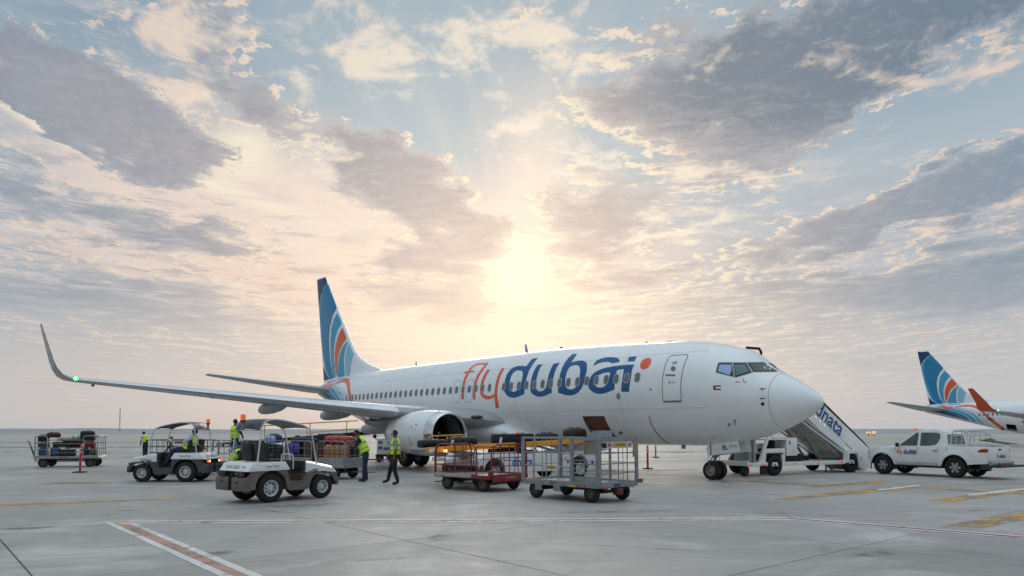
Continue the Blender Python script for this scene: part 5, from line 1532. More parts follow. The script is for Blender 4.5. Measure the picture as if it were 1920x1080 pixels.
def belt_loader(label, loc, rz, rail_m, z0, z1, L=8.2, group='belt loaders at the aircraft holds', guard='front'):
    t = thing('belt_loader', label, 'belt loader', loc, rz, group)
    wm = wheel_mesh('loader_wheel', .39, .24, .22, M_HUB)
    for x in (2.35, 6.35):
        for y in (-.88, .88): add_wheel(t, wm, (x, y, .39))
    b = loader_body(t, L, 1.7, 7.3, 6.35, 2.35)
    text('dnata', .42, mat('dnata_blue', '#1A6FB4', .4), b, (3.55, -.985, .70), (PI / 2, 0, 0), bold=.012)
    text('dnata', .42, mat('dnata_blue', '#1A6FB4', .4), b, (3.55, .985, .70), (PI / 2, 0, PI), bold=.012)
    mb = MB(); mb.box((1.66, 0, .50), (.12, 1.9, .22), bev=.03); mb.box((7.36, 0, .46), (.14, 1.9, .20), bev=.03); mb.build('bumper', M_DARK, t)
    mb = MB(); mb.ball((5.62, -.985, .80), .05, (1, .3, 1), 10); mb.build('fuel_cap', M_ORANGE, b)
    mb = MB(); mb.box((5.72, -.99, .66), (.06, .02, .12)); mb.box((7.0, -.99, .60), (.10, .02, .12)); mb.build('latch', M_DARK, b)
    # driving seat and controls beside the belt
    mb = MB(); mb.box((3.9, -.74, 1.05), (.45, .42, .12), bev=.03); mb.box((3.70, -.74, 1.30), (.10, .42, .42), bev=.03); mb.build('seat', M_SEAT, t)
    mb = MB(); mb.tube([(4.5, -.74, .98), (4.32, -.74, 1.22)], .02, 6); mb.tube([(4.32 + .12 * math.cos(a) * .6, -.74 + .15 * math.sin(a), 1.22 + .12 * math.cos(a)) for a in [2 * PI * i / 14 for i in range(14)]], .012, 6, close=True); mb.build('steering_wheel', M_BLACK, t)
    # conveyor
    zz = lambda x: z0 + (z1 - z0) * x / L
    ang = math.atan2(z1 - z0, L); CL = math.hypot(L, z1 - z0)
    mb = MB()
    for y in (-.46, .46): mb.box((L / 2, y, (z0 + z1) / 2), (CL, .05, .17), ry=-ang, bev=.01)
    cf = mb.build('conveyor_frame', rail_m if guard == 'front' else M_DARK, t, 30)
    mb = MB(); rr = .07
    mb.box((L / 2, 0, (z0 + z1) / 2 + .05), (CL - .1, .84, .018), ry=-ang); mb.box((L / 2, 0, (z0 + z1) / 2 - .06), (CL - .1, .84, .018), ry=-ang)
    mb.build('belt', mat('belt_rubber', '#222426', .8, var=.2, scale=10), cf)
    for x in (.06, L - .06): MB().tube([(x, -.44, zz(x)), (x, .44, zz(x))], rr, 12).build('roller', M_STEEL, cf)
    mb = MB()
    for x in (1.2, 2.6, 4.0, 5.4, 6.8): mb.box((x, 0, zz(x) - .07), (.07, .88, .06), ry=-ang)
    mb.build('cross_member', M_DARK, cf)
    # lift arms and braces
    mb = MB()
    for y in (-.40, .40):
        mb.bar((2.5, y, .95), (1.2, y, zz(1.2) - .08), .07); mb.bar((6.6, y, .95), (5.3, y, zz(5.3) - .08), .07); mb.bar((6.2, y, .95), (7.2, y, zz(7.2) - .08), .07)
    mb.build('lift_arm', M_GREY, t)
    # clutter of hoses, boxes and brackets under the belt
    mb = MB(); rq = random.Random(5)
    for k in range(14):
        x = 1.2 + k * .42; mb.box((x, -.62 + rq.uniform(-.1, .12), zz(x) - .22 + rq.uniform(-.08, .05)), (rq.uniform(.12, .3), .1, rq.uniform(.05, .14)), rq.uniform(-.2, .2))
    mb.build('hydraulic_gear', M_GREY, t)
    mb = MB(); mb.box((.15, -.60, zz(0) - .02), (.20, .14, .12), bev=.02); mb.box((.40, -.58, zz(0) - .28), (.34, .30, .12), bev=.03); mb.build('tail_housing', M_VEH, t)
    MB().ball((.62, -.62, zz(0) - .03), .06, (1.2, .4, .8), 10).build('work_lamp', M_LITA if guard == 'front' else M_AMBER, t)
    mb = MB(); mb.tube([(5.0, .9, .98), (5.0, .9, 1.62)], .02, 6); p_ = mb.build('beacon_pole', M_GREY, t)
    MB().ball((5.0, .9, 1.68), .07, (1, 1, 1), 10).build('beacon_lens', M_AMBER, p_)
    if guard == 'front':
        mb = MB(); mb.tube([(.7, .52, zz(.7)), (.72, .52, zz(.7) + .30), (.84, .52, zz(.7) + .40), (2.15, .52, zz(2) + .40), (2.28, .52, zz(2) + .30), (2.3, .52, zz(2))], .024, 8); mb.tube([(1.5, .52, zz(1.5)), (1.5, .52, zz(1.5) + .42)], .024, 8)
        mb.build('guard_rail', M_ORANGE, t)
    else:
        mb = MB(); zr = lambda x: 2.02 + (x - 2.6) * .055
        for y in (.56,):
            mb.tube([(2.4, y, zr(2.4)), (7.9, y, zr(7.9))], .032, 8)
            for x in (2.5, 5.0, 7.2): mb.tube([(x, y, zz(x)), (x, y, zr(x))], .026, 8)
            mb.tube([(5.0, y, zz(5.0) + .25), (7.9, y, zz(7.9) + .25)], .024, 8)
        mb.build('guard_rail', M_YELLOW, t)
    return t


bl1 = belt_loader('orange railed belt loader with white body reaching the open forward hold', (-2.97, 22.94, 0), R(41.0), M_ORANGE, 1.16, 1.42)
bl2 = belt_loader('yellow railed belt loader reaching the rear hold under the wing', (-14.33, 35.52, 0), R(41.1), M_YELLOW, 1.05, 1.62, guard='rear')

# ------------------------------------------------------------------ small white service trailer under the wing
tr = thing('service_trailer', 'small white service trailer under the wing between the two men near the engine', 'trailer', (-7.2, 41.2, 0), R(10))
tr.scale = (.88, .88, .88)
mb = MB(); mb.box((0, 0, 1.0), (1.05, 1.5, 1.05), bev=.06); bx = mb.build('cabinet', M_VEH, tr)
mb = MB()
for z, x in ((1.25, -.3), (1.25, .3), (.9, -.3)): mb.box((x, -.757, z), (.26, .02, .20))
mb.box((.1, -.757, .85), (.4, .02, .16)); mb.build('hatch', M_DGREY, bx)
mb = MB(); mb.box((0, 0, .40), (1.2, 1.3, .12)); mb.box((-.1, -.3, .20), (.06, .06, .4)); mb.build('chassis', M_DARK, tr)
mb = MB(); mb.tube([(-2.1, -.8, .18), (.3, -.8, .14)], .045, 8); mb.build('tow_bar', M_RUST, tr)
for x in (-.35, .4): add_wheel(tr, W_CART, (x, -.6, .225)); add_wheel(tr, W_CART, (x, .6, .225))
mb = MB(); mb.lathe([(0, -.05), (.13, -.05), (.13, .05), (0, .05)], (-.65, -.5, 1.62), 'y', 16); mb.build('spot_lamp', M_BLACK, tr)
mb = MB(); mb.tube([(-.62, -.45, 1.5), (-.4, -.4, 1.3)], .02, 6); mb.build('lamp_arm', M_DARK, tr)

# ------------------------------------------------------------------ passenger stairs
sf_lab = 'white passenger stairs truck standing beyond the nose of the large airliner'
stt = thing('passenger_stairs', sf_lab, 'airstairs', (9.79, 29.34, 0), R(28.2))
wst = wheel_mesh('stairs_wheel', .40, .26, .22, M_DARK)
for x in (0.0, 4.55):
    for y in (-.95, .95): add_wheel(stt, wst, (x, y, .40))
add_wheel(stt, W_CART, (-1.3, .9, .225)); add_wheel(stt, W_CART, (-1.3, -.7, .225))
mb = MB(); mb.box((1.7, -.98, .45), (6.2, .10, .16), bev=.01); mb.box((1.7, .98, .45), (6.2, .10, .16), bev=.01)
for x in (-1.3, .9, 2.6, 4.0, 4.75): mb.box((x, 0, .45), (.10, 1.9, .12))
mb.box((-1.45, 0, .5), (.12, 2.1, .20), bev=.02)
mb.build('chassis', M_VEH, stt, 30)
mb = MB()
for x in (-1.35, -.62, 1.15, 2.5, 3.9): mb.box((x, -1.035, .45), (.10, .02, .08))
mb.build('side_marker', M_AMBER, stt)
mb = MB(); mb.box((-.62, -1.02, .24), (.34, .06, .34)); mb.box((.02, -.98, .86), (.9, .12, .05)); mb.build('mud_flap', M_DARK, stt)
# cab: slanted frame, panels and engine box
mb = MB()
for y in (-.96, -.2):
    mb.bar((-.75, y, .50), (-.22, y, 1.66), .10); mb.bar((-.22, y, 1.66), (.10, y, 1.40), .06)
mb.prism([(-.72, .52), (-.46, .52), (-.42, .84), (.40, .86), (.46, .54), (.62, .54), (.62, 1.06), (-.50, 1.06)], -1.0, -.90, 'xz', bev=.01)
mb.build('cab_frame', M_VEH, stt, 30)
mb = MB(); mb.box((1.05, -.62, 1.12), (.62, .70, .72), bev=.03); eb = mb.build('engine_box', M_VEH, stt)
mb = MB(); mb.box((.92, -.975, 1.28), (.06, .01, .14)); mb.build('handle', M_DARK, eb)
mb = MB(); mb.box((.18, -.60, 1.42), (1.2, .74, .05)); mb.box((.25, -.3, 1.0), (.9, .05, .5)); mb.box((-.3, -.55, .84), (.4, .5, .12)); mb.build('cab_panel', M_VEH, stt)
mb = MB(); mb.box((.05, -.55, 1.0), (.42, .46, .12), bev=.03); mb.box((.28, -.55, 1.22), (.10, .46, .40), bev=.03); mb.build('seat', M_SEAT, stt)
mb = MB(); mb.box((.1, -.2, .72), (1.6, 1.4, .26)); mb.box((1.3, -.3, .66), (1.1, .9, .34)); mb.box((2.6, .2, .62), (.7, .8, .2)); mb.build('machinery', M_DARK, stt)
mb = MB(); mb.box((-.6, -.92, .92), (.09, .06, .12)); mb.build('warning_plate', M_YELLOW, stt)
mb = MB()
for x in (-1.2, -.95): mb.box((x, -.85, .98), (.14, .10, .9))
mb.box((-1.05, -.4, 1.0), (.08, .9, .8)); mb.bar((-1.3, -.7, 1.5), (-.2, -.7, 1.62), .06); mb.build('front_cabinet', mat('shadow_grey_paint', '#8A9194', .5, var=.2), stt)  # front cabinet in one even mid grey
# hydraulic cylinders
mb = MB(); mb.tube([(-.9, .5, .6), (.6, .5, 2.4)], .05, 8); mb.tube([(3.4, .4, .6), (1.9, .4, 2.2)], .06, 8); mb.tube([(3.4, -.4, .6), (1.9, -.4, 2.2)], .06, 8); mb.build('lift_cylinder', M_STEEL, stt)
# the flight
sl = -.662
zs_ = lambda x: .40 + (x - 5.45) * sl            # step nosing line
SX0, SX1 = 1.75, 5.55
mb = MB(); nst = 15
for k in range(nst):
    x = SX0 + (SX1 - SX0) * (k + .5) / nst; z = zs_(x)
    mb.box((x, 0, z), (.27, 1.5, .03))
mb.build('step', M_STEEL, stt)
mb = MB(); mb.add([(SX0, -.78, zs_(SX0) - .28), (SX1, -.78, zs_(SX1) - .28), (SX1, .78, zs_(SX1) - .28), (SX0, .78, zs_(SX0) - .28)], [(0, 1, 2, 3)])
mb.prism([(SX0, zs_(SX0) - .26), (SX1, zs_(SX1) - .26), (SX1, zs_(SX1) - .30), (SX0, zs_(SX0) - .30)], -.76, .76, 'xz')
for x in np.arange(SX0 + .3, SX1, .5): mb.box((x, 0, zs_(x) - .36), (.06, 1.5, .10), ry=math.atan(-sl))
for y in (-.55, .55): mb.bar((SX0, y, zs_(SX0) - .42), (SX1 - .2, y, zs_(SX1) - .30), .08)
mb.build('underside', mat('dim_grey_steel', '#CBCBC8', .6, .1, var=.2), stt, None)
for s in (-1, 1):
    y = s * .86
    # lower stringer
    mb = MB(); mb.prism([(SX0, zs_(SX0) - .36), (SX1, zs_(SX1) - .30), (SX1 + .30, .18), (SX1 + .42, .30), (SX1 + .1, zs_(SX1) + .06), (SX0, zs_(SX0) - .10)], y - .03, y + .03, 'xz')
    mb.build('stringer', M_VEH, stt, 30)
    mb = MB(); mb.bar((SX0 - .4, y * 1.06, zs_(SX0) - .34), (SX1 - .35, y * 1.06, .46), .05); mb.bar((SX0 - .4, y * 1.04, zs_(SX0) - .52), (SX1 - .6, y * 1.04, .46), .06); mb.build('outer_rail', M_TUBEW, stt)
    # row of little posts leaves a line of openings
    mb = MB()
    nb = 15
    for k in range(nb + 1):
        x = SX0 + (SX1 - SX0) * k / nb; mb.prism([(x - .055, zs_(x - .055) - .11), (x + .055, zs_(x + .055) - .11), (x + .055, zs_(x + .055) + .16), (x - .055, zs_(x - .055) + .16)], y - .02, y + .02, 'xz')
    mb.build('baluster', M_VEH, stt, 30)
    mb = MB(); up0 = .145
    mb.prism([(SX0, zs_(SX0) + up0), (SX1 + .10, zs_(SX1 + .1) + up0), (SX1 + .35, zs_(SX1 + .3) + .12), (SX1 + .42, zs_(SX1) + .62), (SX1 + .10, zs_(SX1) + .80), (SX0, zs_(SX0) + .86)], y - .025, y + .025, 'xz')
    pn = mb.build('side_panel', M_VEH, stt, 30)
    mb = MB(); mb.tube([(-1.9, y, 3.50), (SX0 + .25, y, 3.50), (SX0 + .40, y, zs_(SX0 + .40) + .98), (SX1 - .05, y, zs_(SX1) + .98), (SX1 + .40, y, .96), (SX1 + .50, y, .86), (SX1 + .50, y, .12)], .028, 8)
    mb.tube([(SX0 + .5, y, zs_(SX0 + .5) + .89), (SX1 + .1, y, zs_(SX1) + .86), (SX1 + .38, y, .84)], .018, 8)
    mb.build('handrail', M_DARK, stt)
    if s < 0:
        text('dnata', .84, mat('dnata_dark_blue', '#1B4F92', .4), pn, (3.42, y - .032, zs_(3.42) + .48), (PI / 2, math.atan(-sl), 0), bold=.016)
    mb = MB(); mb.bar((4.35, y - s * .0 - .03 * (1 if s < 0 else -1), zs_(4.35) + .10), (5.4, y - .03 * (1 if s < 0 else -1), zs_(5.4) + .10), .014); mb.build('trim_line', M_DARK, stt)
mb = MB(); mb.box((-.1, 0, 2.66), (3.7, 1.6, .10)); mb.build('platform', M_STEEL, stt)
mb = MB()
for s in (-1, 1):
    mb.tube([(-1.3, s * .86, 2.7), (-1.3, s * .86, 4.85), (-1.22, s * .86, 4.98), (-.55, s * .86, 4.98), (-.45, s * .86, 4.86), (-.45, s * .86, 2.7)], .055, 8)
mb.tube([(-1.3, -.86, 4.6), (-1.3, .86, 4.6)], .03, 8); mb.build('canopy_hoop', M_DARK, stt)
mb = MB(); mb.prism([(4.15, .42), (4.22, .92), (4.95, .95), (5.0, .42), (4.88, .42), (4.80, .80), (4.32, .80), (4.28, .42)], -1.12, -.90, 'xz', bev=.01); mb.prism([(4.15, .42), (4.22, .92), (4.95, .95), (5.0, .42), (4.88, .42), (4.80, .80), (4.32, .80), (4.28, .42)], .90, 1.12, 'xz', bev=.01)
mb.build('rear_mudguard', M_VEH, stt)
mb = MB(); mb.tube([(3.0, -.98, .40), (3.0, -.98, .08)], .03, 6); mb.tube([(-1.45, -.9, .4), (-1.45, -.9, .15)], .03, 6); mb.build('stabiliser', M_DARK, stt)

# ------------------------------------------------------------------ pickup truck
pk = thing('pickup_truck', 'white double cab pickup truck parked at the right edge near the stairs', 'pickup truck', (17.26, 27.63, 0), R(122.6))
W_PK = wheel_mesh('pickup_wheel', .385, .25, .235, mat('alloy_rim', '#A9AEB0', .3, .6, var=.08))
WB = 2.78
alloy = mat('alloy_rim', '#A9AEB0')
mb = MB()
for k in range(6):
    a = 2 * PI * k / 6
    for s in (-1, 1): mb.add([(.05 * math.cos(a - .6), s * .098, .05 * math.sin(a - .6)), (.218 * math.cos(a - .30), s * .092, .218 * math.sin(a - .30)), (.218 * math.cos(a + .30), s * .092, .218 * math.sin(a + .30)), (.05 * math.cos(a + .6), s * .098, .05 * math.sin(a + .5))], [(0, 1, 2, 3)])
mb.lathe([(.0, -.10), (.06, -.10), (.06, .10), (0, .10)], axis='y', n=12)
spk = mb.mesh('alloy_spokes', alloy, None)
t_ = MB().lathe([(.235, -.09), (.25, -.12), (.33, -.125), (.37, -.10), (.385, -.055), (.385, .055), (.37, .10), (.33, .125), (.25, .12), (.235, .09)], axis='y', n=36).mesh('pickup_tyre', M_TIRE, 50)
r_ = MB().lathe([(.001, -.03), (.19, -.03), (.205, -.11), (.238, -.11), (.238, .11), (.205, .11), (.19, .03), (.001, .03)], axis='y', n=32).mesh('pickup_rim', [M_DARK], 50)
for x in (0, WB):
    for y in (-.76, .76):
        w = add_wheel(pk, (t_, r_), (x, y, .385)); o = bpy.data.objects.new('spokes', spk); COL.objects.link(o); o.parent = w
def body_ring(x, zb, zt, wb_, wt, wm):
    return [(x, -wb_, zb), (x, -wm, zb + (zt - zb) * .35), (x, -wm, zb + (zt - zb) * .7), (x, -wt, zt), (x, wt, zt), (x, wm, zb + (zt - zb) * .7), (x, wm, zb + (zt - zb) * .35), (x, wb_, zb)]
# side shell with arches: outline in x,z extruded to the centre, slightly tucked at the top
HWP = .885
prof = [(-1.12, .56), (-.50, .52)] + arc(0, .40, .47, 170, 10, 10) + [(.52, .42), (WB - .52, .42)] + arc(WB, .40, .47, 175, 5, 10) + [(WB + .55, .50), (WB + .68, .62), (WB + .70, .86), (WB + .62, .98), (WB + .28, 1.06), (WB - .52, 1.12), (WB - .62, 1.13), (.92, 1.17), (.80, 1.20), (.72, 1.19), (-1.10, 1.19), (-1.14, 1.10), (-1.14, .70)]
def flank(s):
    mb = MB(); n = len(prof)
    def wy(x, z):
        t = max(0, min(1, (z - .50) / .68)); w = HWP - .05 * (1 - math.sin(PI * min(1, t * 1.15 + .12))) - .012 * t
        if x > WB + .2: w -= .16 * ((x - WB - .2) / .6) ** 2
        return w
    vo = [(x, s * wy(x, z), z) for x, z in prof]; vi = [(x, s * .30, z) for x, z in prof]
    mb.add(vo + vi, [tuple(range(n)), tuple(range(2 * n - 1, n - 1, -1))] + [(i, (i + 1) % n, n + (i + 1) % n, n + i) for i in range(n)])
    return mb
def flank_curved(s):
    """triangulated flank so that the panel bulges"""
    pts = dens_poly(prof, .12); edges = [(i, (i + 1) % len(pts)) for i in range(len(pts))]; n0 = len(pts)
    for a in np.arange(-1.1, WB + .8, .11):
        for b in np.arange(.45, 1.2, .075):
            if pip((a, b), pts[:n0]): pts.append((float(a), float(b)))
    vs, _, fs, *_r = delaunay_2d_cdt([Vector(p) for p in pts], edges, [], 0, 1e-5)
    keep = [f for f in fs if pip((sum(vs[i].x for i in f) / 3, sum(vs[i].y for i in f) / 3), pts[:n0])]
    def wy(x, z):
        t = (z - .42) / .78
        w = HWP - .045 * (2 * t - 1) ** 2 - .03 * max(0, t - .5)
        for cx in (0, WB):                                      # flared arches
            d_ = math.hypot(x - cx, z - .40); w += .035 * max(0, 1 - abs(d_ - .50) / .12)
        if x > WB + .2: w -= .20 * ((x - WB - .2) / .6) ** 2
        if .78 < z < .84: w -= .006
        return w
    mb = MB(); V = [(v.x, s * wy(v.x, v.y), v.y) for v in vs]; mb.add(V, keep)
    n = len(prof)
    vo = [(x, s * wy(x, z), z) for x, z in prof]; vi = [(x, s * .55, z) for x, z in prof]
    mb.add(vo + vi, [(i, (i + 1) % n, n + (i + 1) % n, n + i) for i in range(n)])
    return mb
mb = MB()
for s in (-1, 1):
    f_ = flank_curved(s); mb.add(f_.v, f_.f)
mb.build('body', M_VEH, pk, 35)
# bonnet, nose, tailgate, bed
mb = MB()
def xs(x, z, w, dz_=.03): return [(x, -w, z - dz_), (x, -w * .7, z), (x, 0, z + .012), (x, w * .7, z), (x, w, z - dz_)]
mb.loft([xs(WB - .66, 1.15, .80), xs(WB - .2, 1.13, .80), xs(WB + .28, 1.08, .77), xs(WB + .54, 1.0, .68), xs(WB + .68, .90, .60), xs(WB + .72, .74, .58), xs(WB + .70, .52, .60)], close=False, caps=False)
mb.build('bonnet', M_VEH, pk, 50)
mb = MB(); mb.box((-1.13, 0, .90), (.06, 1.56, .56), bev=.02); tg = mb.build('tailgate', M_VEH, pk)
mb = MB(); mb.box((-1.165, -.02, 1.06), (.02, .18, .06), bev=.01); mb.build('handle', M_BLACK, tg)
text('dubai', .19, M_DBLUE, tg, (-1.165, -.20, .82), (PI / 2, 0, -PI / 2), bold=.004)
text('fly', .19, M_LORG, tg, (-1.165, .13, .82), (PI / 2, 0, -PI / 2))
mb = MB(); mb.box((-.25, 0, .72), (1.75, 1.45, .04)); mb.box((-.25, -.74, .96), (1.75, .05, .46)); mb.box((-.25, .74, .96), (1.75, .05, .46)); mb.build('load_bed', M_DARK, pk)
mb = MB(); mb.box((-1.22, 0, .58), (.16, 1.62, .17), bev=.04); bp = mb.build('rear_bumper', mat('chrome_bumper', '#A6ABAD', .25, .8, var=.1), pk)
mb = MB(); mb.box((-1.40, -.1, .47), (.30, 1.9, .07)); mb.build('tow_step', M_DARK, bp)
MB().ball((-1.42, .2, .52), .07, (.6, 1, 1.3), 10).build('tow_hook', M_MARK, bp)
for s in (-1, 1):
    mb = MB(); mb.prism([(-1.13, .86), (-.84, .92), (-.80, 1.02), (-.96, 1.10), (-1.15, 1.10)], s * .872, s * .80, 'xz', bev=.02); mb.build('tail_lamp', M_REDL, pk)
    mb = MB(); mb.ball((-1.1, s * .84, .70), .05, (.8, .6, .9), 8); mb.build('reflector', M_REDL, pk)
    mb = MB(); mb.prism([(WB + .36, .88), (WB + .66, .86), (WB + .60, .96), (WB + .34, 1.01)], s * .80, s * .60, 'xz', bev=.02); mb.build('headlight', M_PANE1, pk)
    mb = MB(); mb.prism([(-.48, .22), (-.42, .22), (-.42, .50), (-.48, .52)], s * .86, s * .64, 'xz'); mb.prism([(WB - .50, .22), (WB - .44, .22), (WB - .46, .48), (WB - .52, .48)], s * .86, s * .64, 'xz'); mb.build('mud_flap', M_BLACK, pk)
    mb = MB(); mb.box((1.45, s * .90, .40), (1.75, .16, .05), bev=.015); mb.build('side_step', M_DARK, pk)
mb = MB(); mb.box((1.3, 0, .42), (4.0, .9, .20)); mb.box((0, 0, .40), (.12, 1.4, .12)); mb.box((WB, 0, .40), (.12, 1.4, .12)); mb.build('underbody', M_BLACK, pk)
# arches
for s in (-1, 1):
    for x in (0, WB):
        mb = MB(); rr = [[(px_, s * y, pz_) for px_, pz_ in arc(x, .40, .455, 178, 2, 12)] for y in (.55, .88)]
        mb.loft(rr, close=False, caps=False); mb.build('wheel_arch', M_BLACK, pk)
# cabin
gh = [(2.30, 1.13), (1.56, 1.735), (1.45, 1.765), (.72, 1.775), (.44, 1.72), (.37, 1.60), (.29, 1.18)]
mb = MB(); n = len(gh)
def cy(z): return .80 - .17 * ((z - 1.13) / .64)
left = [(x, cy(z), z) for x, z in gh]; right = [(x, -cy(z), z) for x, z in gh]
topc = [(x, 0, z + (.03 if z > 1.5 else .01)) for x, z in gh]
for i in range(n - 1):
    mb.add([left[i], left[i + 1], topc[i + 1], topc[i]], [(0, 1, 2, 3)]); mb.add([right[i], right[i + 1], topc[i + 1], topc[i]], [(0, 1, 2, 3)])
mb.add(left, [tuple(range(n))]); mb.add(right, [tuple(range(n))])
cab = mb.build('cabin', M_VEH, pk, 25)
def side_pane(poly, s, off=.006):
    mb = MB(); mb.add([(x, s * (cy(z) + off), z) for x, z in poly], [tuple(range(len(poly)))]); return mb
for s in (-1, 1):
    side_pane([(2.12, 1.17), (1.50, 1.67), (1.40, 1.68), (1.40, 1.17)], s).build('side_window', mat('cab_glass', '#3B4E50', .05, var=.25, scale=2.5, spec=1), pk, None)
    side_pane([(1.30, 1.17), (1.30, 1.685), (.74, 1.69), (.58, 1.64), (.56, 1.48), (.66, 1.26), (.78, 1.18)], s).build('side_window', mat('cab_glass', '#3B4E50'), pk, None)
    mb = MB()
    for a, b in (((1.35, 1.16), (1.35, 1.69)), ): mb.bar((a[0], s * (cy(a[1]) + .008), a[1]), (b[0], s * (cy(b[1]) + .008), b[1]), .035, .01)
    mb.build('door_pillar', M_VEH, pk)
    # door seams and handles
    mb = MB(); W2 = HWP - .012
    for P_ in ([(2.20, .50), (2.26, 1.10)], [(1.35, .50), (1.35, 1.14)], [(.58, .86), (.62, 1.14)], [(.50, .56), (.58, .86)], [(.60, .52), (2.20, .50)], [(.30, .90), (.27, 1.18)]):
        mb.tube([(x, s * (W2 + .0), z) for x, z in P_], .006, 4)
    mb.build('door_seam', M_SEAM, pk)
    mb = MB()
    for x in (1.52, .70): mb.box((x, s * (HWP + .008), 1.0), (.17, .03, .035), bev=.01)
    mb.build('door_handle', mat('handle_grey', '#7c8486', .4), pk)
    mb = MB(); mb.tube([(2.12, s * .82, 1.15), (2.10, s * .98, 1.18)], .02, 6); mb.box((2.08, s * 1.0, 1.20), (.09, .16, .16), bev=.03); mb.build('mirror', M_BLACK, pk)
mb = MB(); ws = [(2.24, 1.175), (1.58, 1.72)]
mb.add([(ws[0][0] + .015, -.70, ws[0][1]), (ws[0][0] + .015, .70, ws[0][1]), (ws[1][0] + .015, .60, ws[1][1]), (ws[1][0] + .015, -.60, ws[1][1])], [(0, 1, 2, 3)]); mb.build('windscreen', mat('cab_glass', '#3B4E50'), pk, None)
mb = MB(); mb.add([(.298, -.66, 1.24), (.298, .66, 1.24), (.365, .58, 1.62), (.365, -.58, 1.62)], [(0, 1, 2, 3)]); mb.build('rear_window', mat('cab_glass', '#3B4E50'), pk, None)
text('dubai', .24, M_DBLUE, pk, (1.64, HWP + .006, .92), (PI / 2, 0, PI), bold=.005)
text('fly', .24, M_LORG, pk, (2.06, HWP + .006, .92), (PI / 2, 0, PI))
mb = MB(); mb.lathe([(0, .09), (.05, .085), (.06, 0), (0, 0)], (1.75, .25, 1.76), 'z', 14); mb.build('beacon', M_AMBER, pk)
# rack over the bed with a ladder-like load
mb = MB()
for y in (-.70, .70):
    mb.tube([(.20, y, 1.18), (.16, y, 1.62), (.08, y, 1.74), (-.30, y, 1.76), (-.56, y, 1.60), (-.68, y, 1.20)], .026, 8)
    for x in (.0, -.20, -.40): mb.tube([(x, y, 1.20), (x, y, 1.70)], .014, 6)
    mb.tube([(.17, y, 1.58), (-.54, y, 1.58)], .014, 6)
mb.tube([(.08, -.70, 1.74), (.08, .70, 1.74)], .024, 8); mb.tube([(-.30, -.70, 1.76), (-.30, .70, 1.76)], .024, 8)
mb.build('roll_bar', M_TUBEW, pk)
lad = thing('folding_ladder', 'folded metal ladder and brown strap lying across the back of the pickup bed', 'ladder', (16.95, 27.75, 1.28), R(122.5))
lad.location = (17.92, 26.75, 1.26)
mb = MB()
for y in (-.16, .16): mb.bar((-.75, y, .0), (.75, y, .16), .04)
mb.build('ladder_side', M_STEEL, lad)
mb = MB()
for k in range(6): mb.bar((-.6 + .24 * k, -.16, .016 + .0255 * k), (-.6 + .24 * k, .16, .016 + .0255 * k), .03)
mb.build('rung', M_DARK, lad)
mb = MB(); mb.tube([(-.2, -.2, .08), (.1, -.1, .16), (.5, .0, .20), (.8, .1, .16)], .03, 6); mb.build('strap', mat('brown_strap', '#8A5A40', .7), lad)
lad.rotation_euler = (0, 0, R(200))

# ------------------------------------------------------------------ red delineator posts
def bollard(label, loc, h):
    t = thing('delineator_post', label, 'bollard', loc, 0, 'red posts around the aircraft')
    mb = MB(); mb.box((0, 0, .025), (.42, .42, .05), bev=.012); mb.build('base', M_BLACK, t)
    mb = MB(); mb.lathe([(.065, .05), (.05, .10), (.048, h * .9), (.03, h * .96), (.02, h), (0, h)], axis='z', n=16); mb.build('post', mat('post_red', '#C8242C', .45, var=.08, scale=4), t)
    mb = MB()
    for z in (h * .72, h * .84): mb.lathe([(.0505, z), (.0505, z + .06)], axis='z', n=16)
    mb.build('reflective_band', mat('reflective_white', '#D8D8D6', .35), t)
    return t
bollard('red post with white bands in front of the loaded cart at the left', G(150, 886), 1.16)
bollard('red post right of the grey cage cart, the nearer of two', G(1214.5, 879), 1.08)
bollard('smaller red post right of the grey cage cart, the farther of two', G(1229.5, 858), .95)

# ------------------------------------------------------------------ distant mast and lamps
ms = thing('radio_mast', 'thin lattice mast on the horizon at the left', 'mast', G(224, 808.4).to_tuple(), 0)
ms.location.z = 0
D_ = ms.location.length; H_ = 36 * D_ / FPX + 1.7
mb = MB(); wv_ = .9
for a in (0, 2.1, 4.2): mb.tube([(wv_ * math.cos(a), wv_ * math.sin(a), 0), (.3 * wv_ * math.cos(a), .3 * wv_ * math.sin(a), H_)], .16, 4)
for k in range(16):
    z = H_ * k / 16
    mb.bar((-.8, 0, z), (.8, 0, z + H_ / 16), .14)
mb.build('lattice', M_GREY, ms)
lt = thing('floodlight', 'small lit yellow lamp on the horizon beside the stairs', 'lamp', G(1629, 818).to_tuple(), 0, 'lamps on the horizon')
mb = MB(); mb.tube([(0, 0, 0), (0, 0, 1.0)], .10, 6); mb.build('pole', M_DARK, lt)
MB().ball((0, 0, 1.0), .55, (1.3, 1, .5), 10).build('lamp_head', mat('distant_amber', '#FFB060', .4, emit='#FFA850', estr=.8), lt)
lt2 = thing('floodlight', 'small lit reddish white lamp on the horizon beside the stairs', 'lamp', G(1639, 818).to_tuple(), 0, 'lamps on the horizon')
mb = MB(); mb.tube([(0, 0, 0), (0, 0, 1.0)], .10, 6); mb.build('pole', M_DARK, lt2)
MB().ball((0, 0, 1.0), .5, (1, 1, .8), 10).build('lamp_head', mat('distant_red', '#FFB8A8', .4, emit='#FF9A88', estr=.9), lt2)


# ================================================================== people
def seg_d(p, a, b):
    ab = b - a; t = max(0, min(1, (p - a).dot(ab) / max(1e-9, ab.length_squared))); return (p - a - ab * t).length


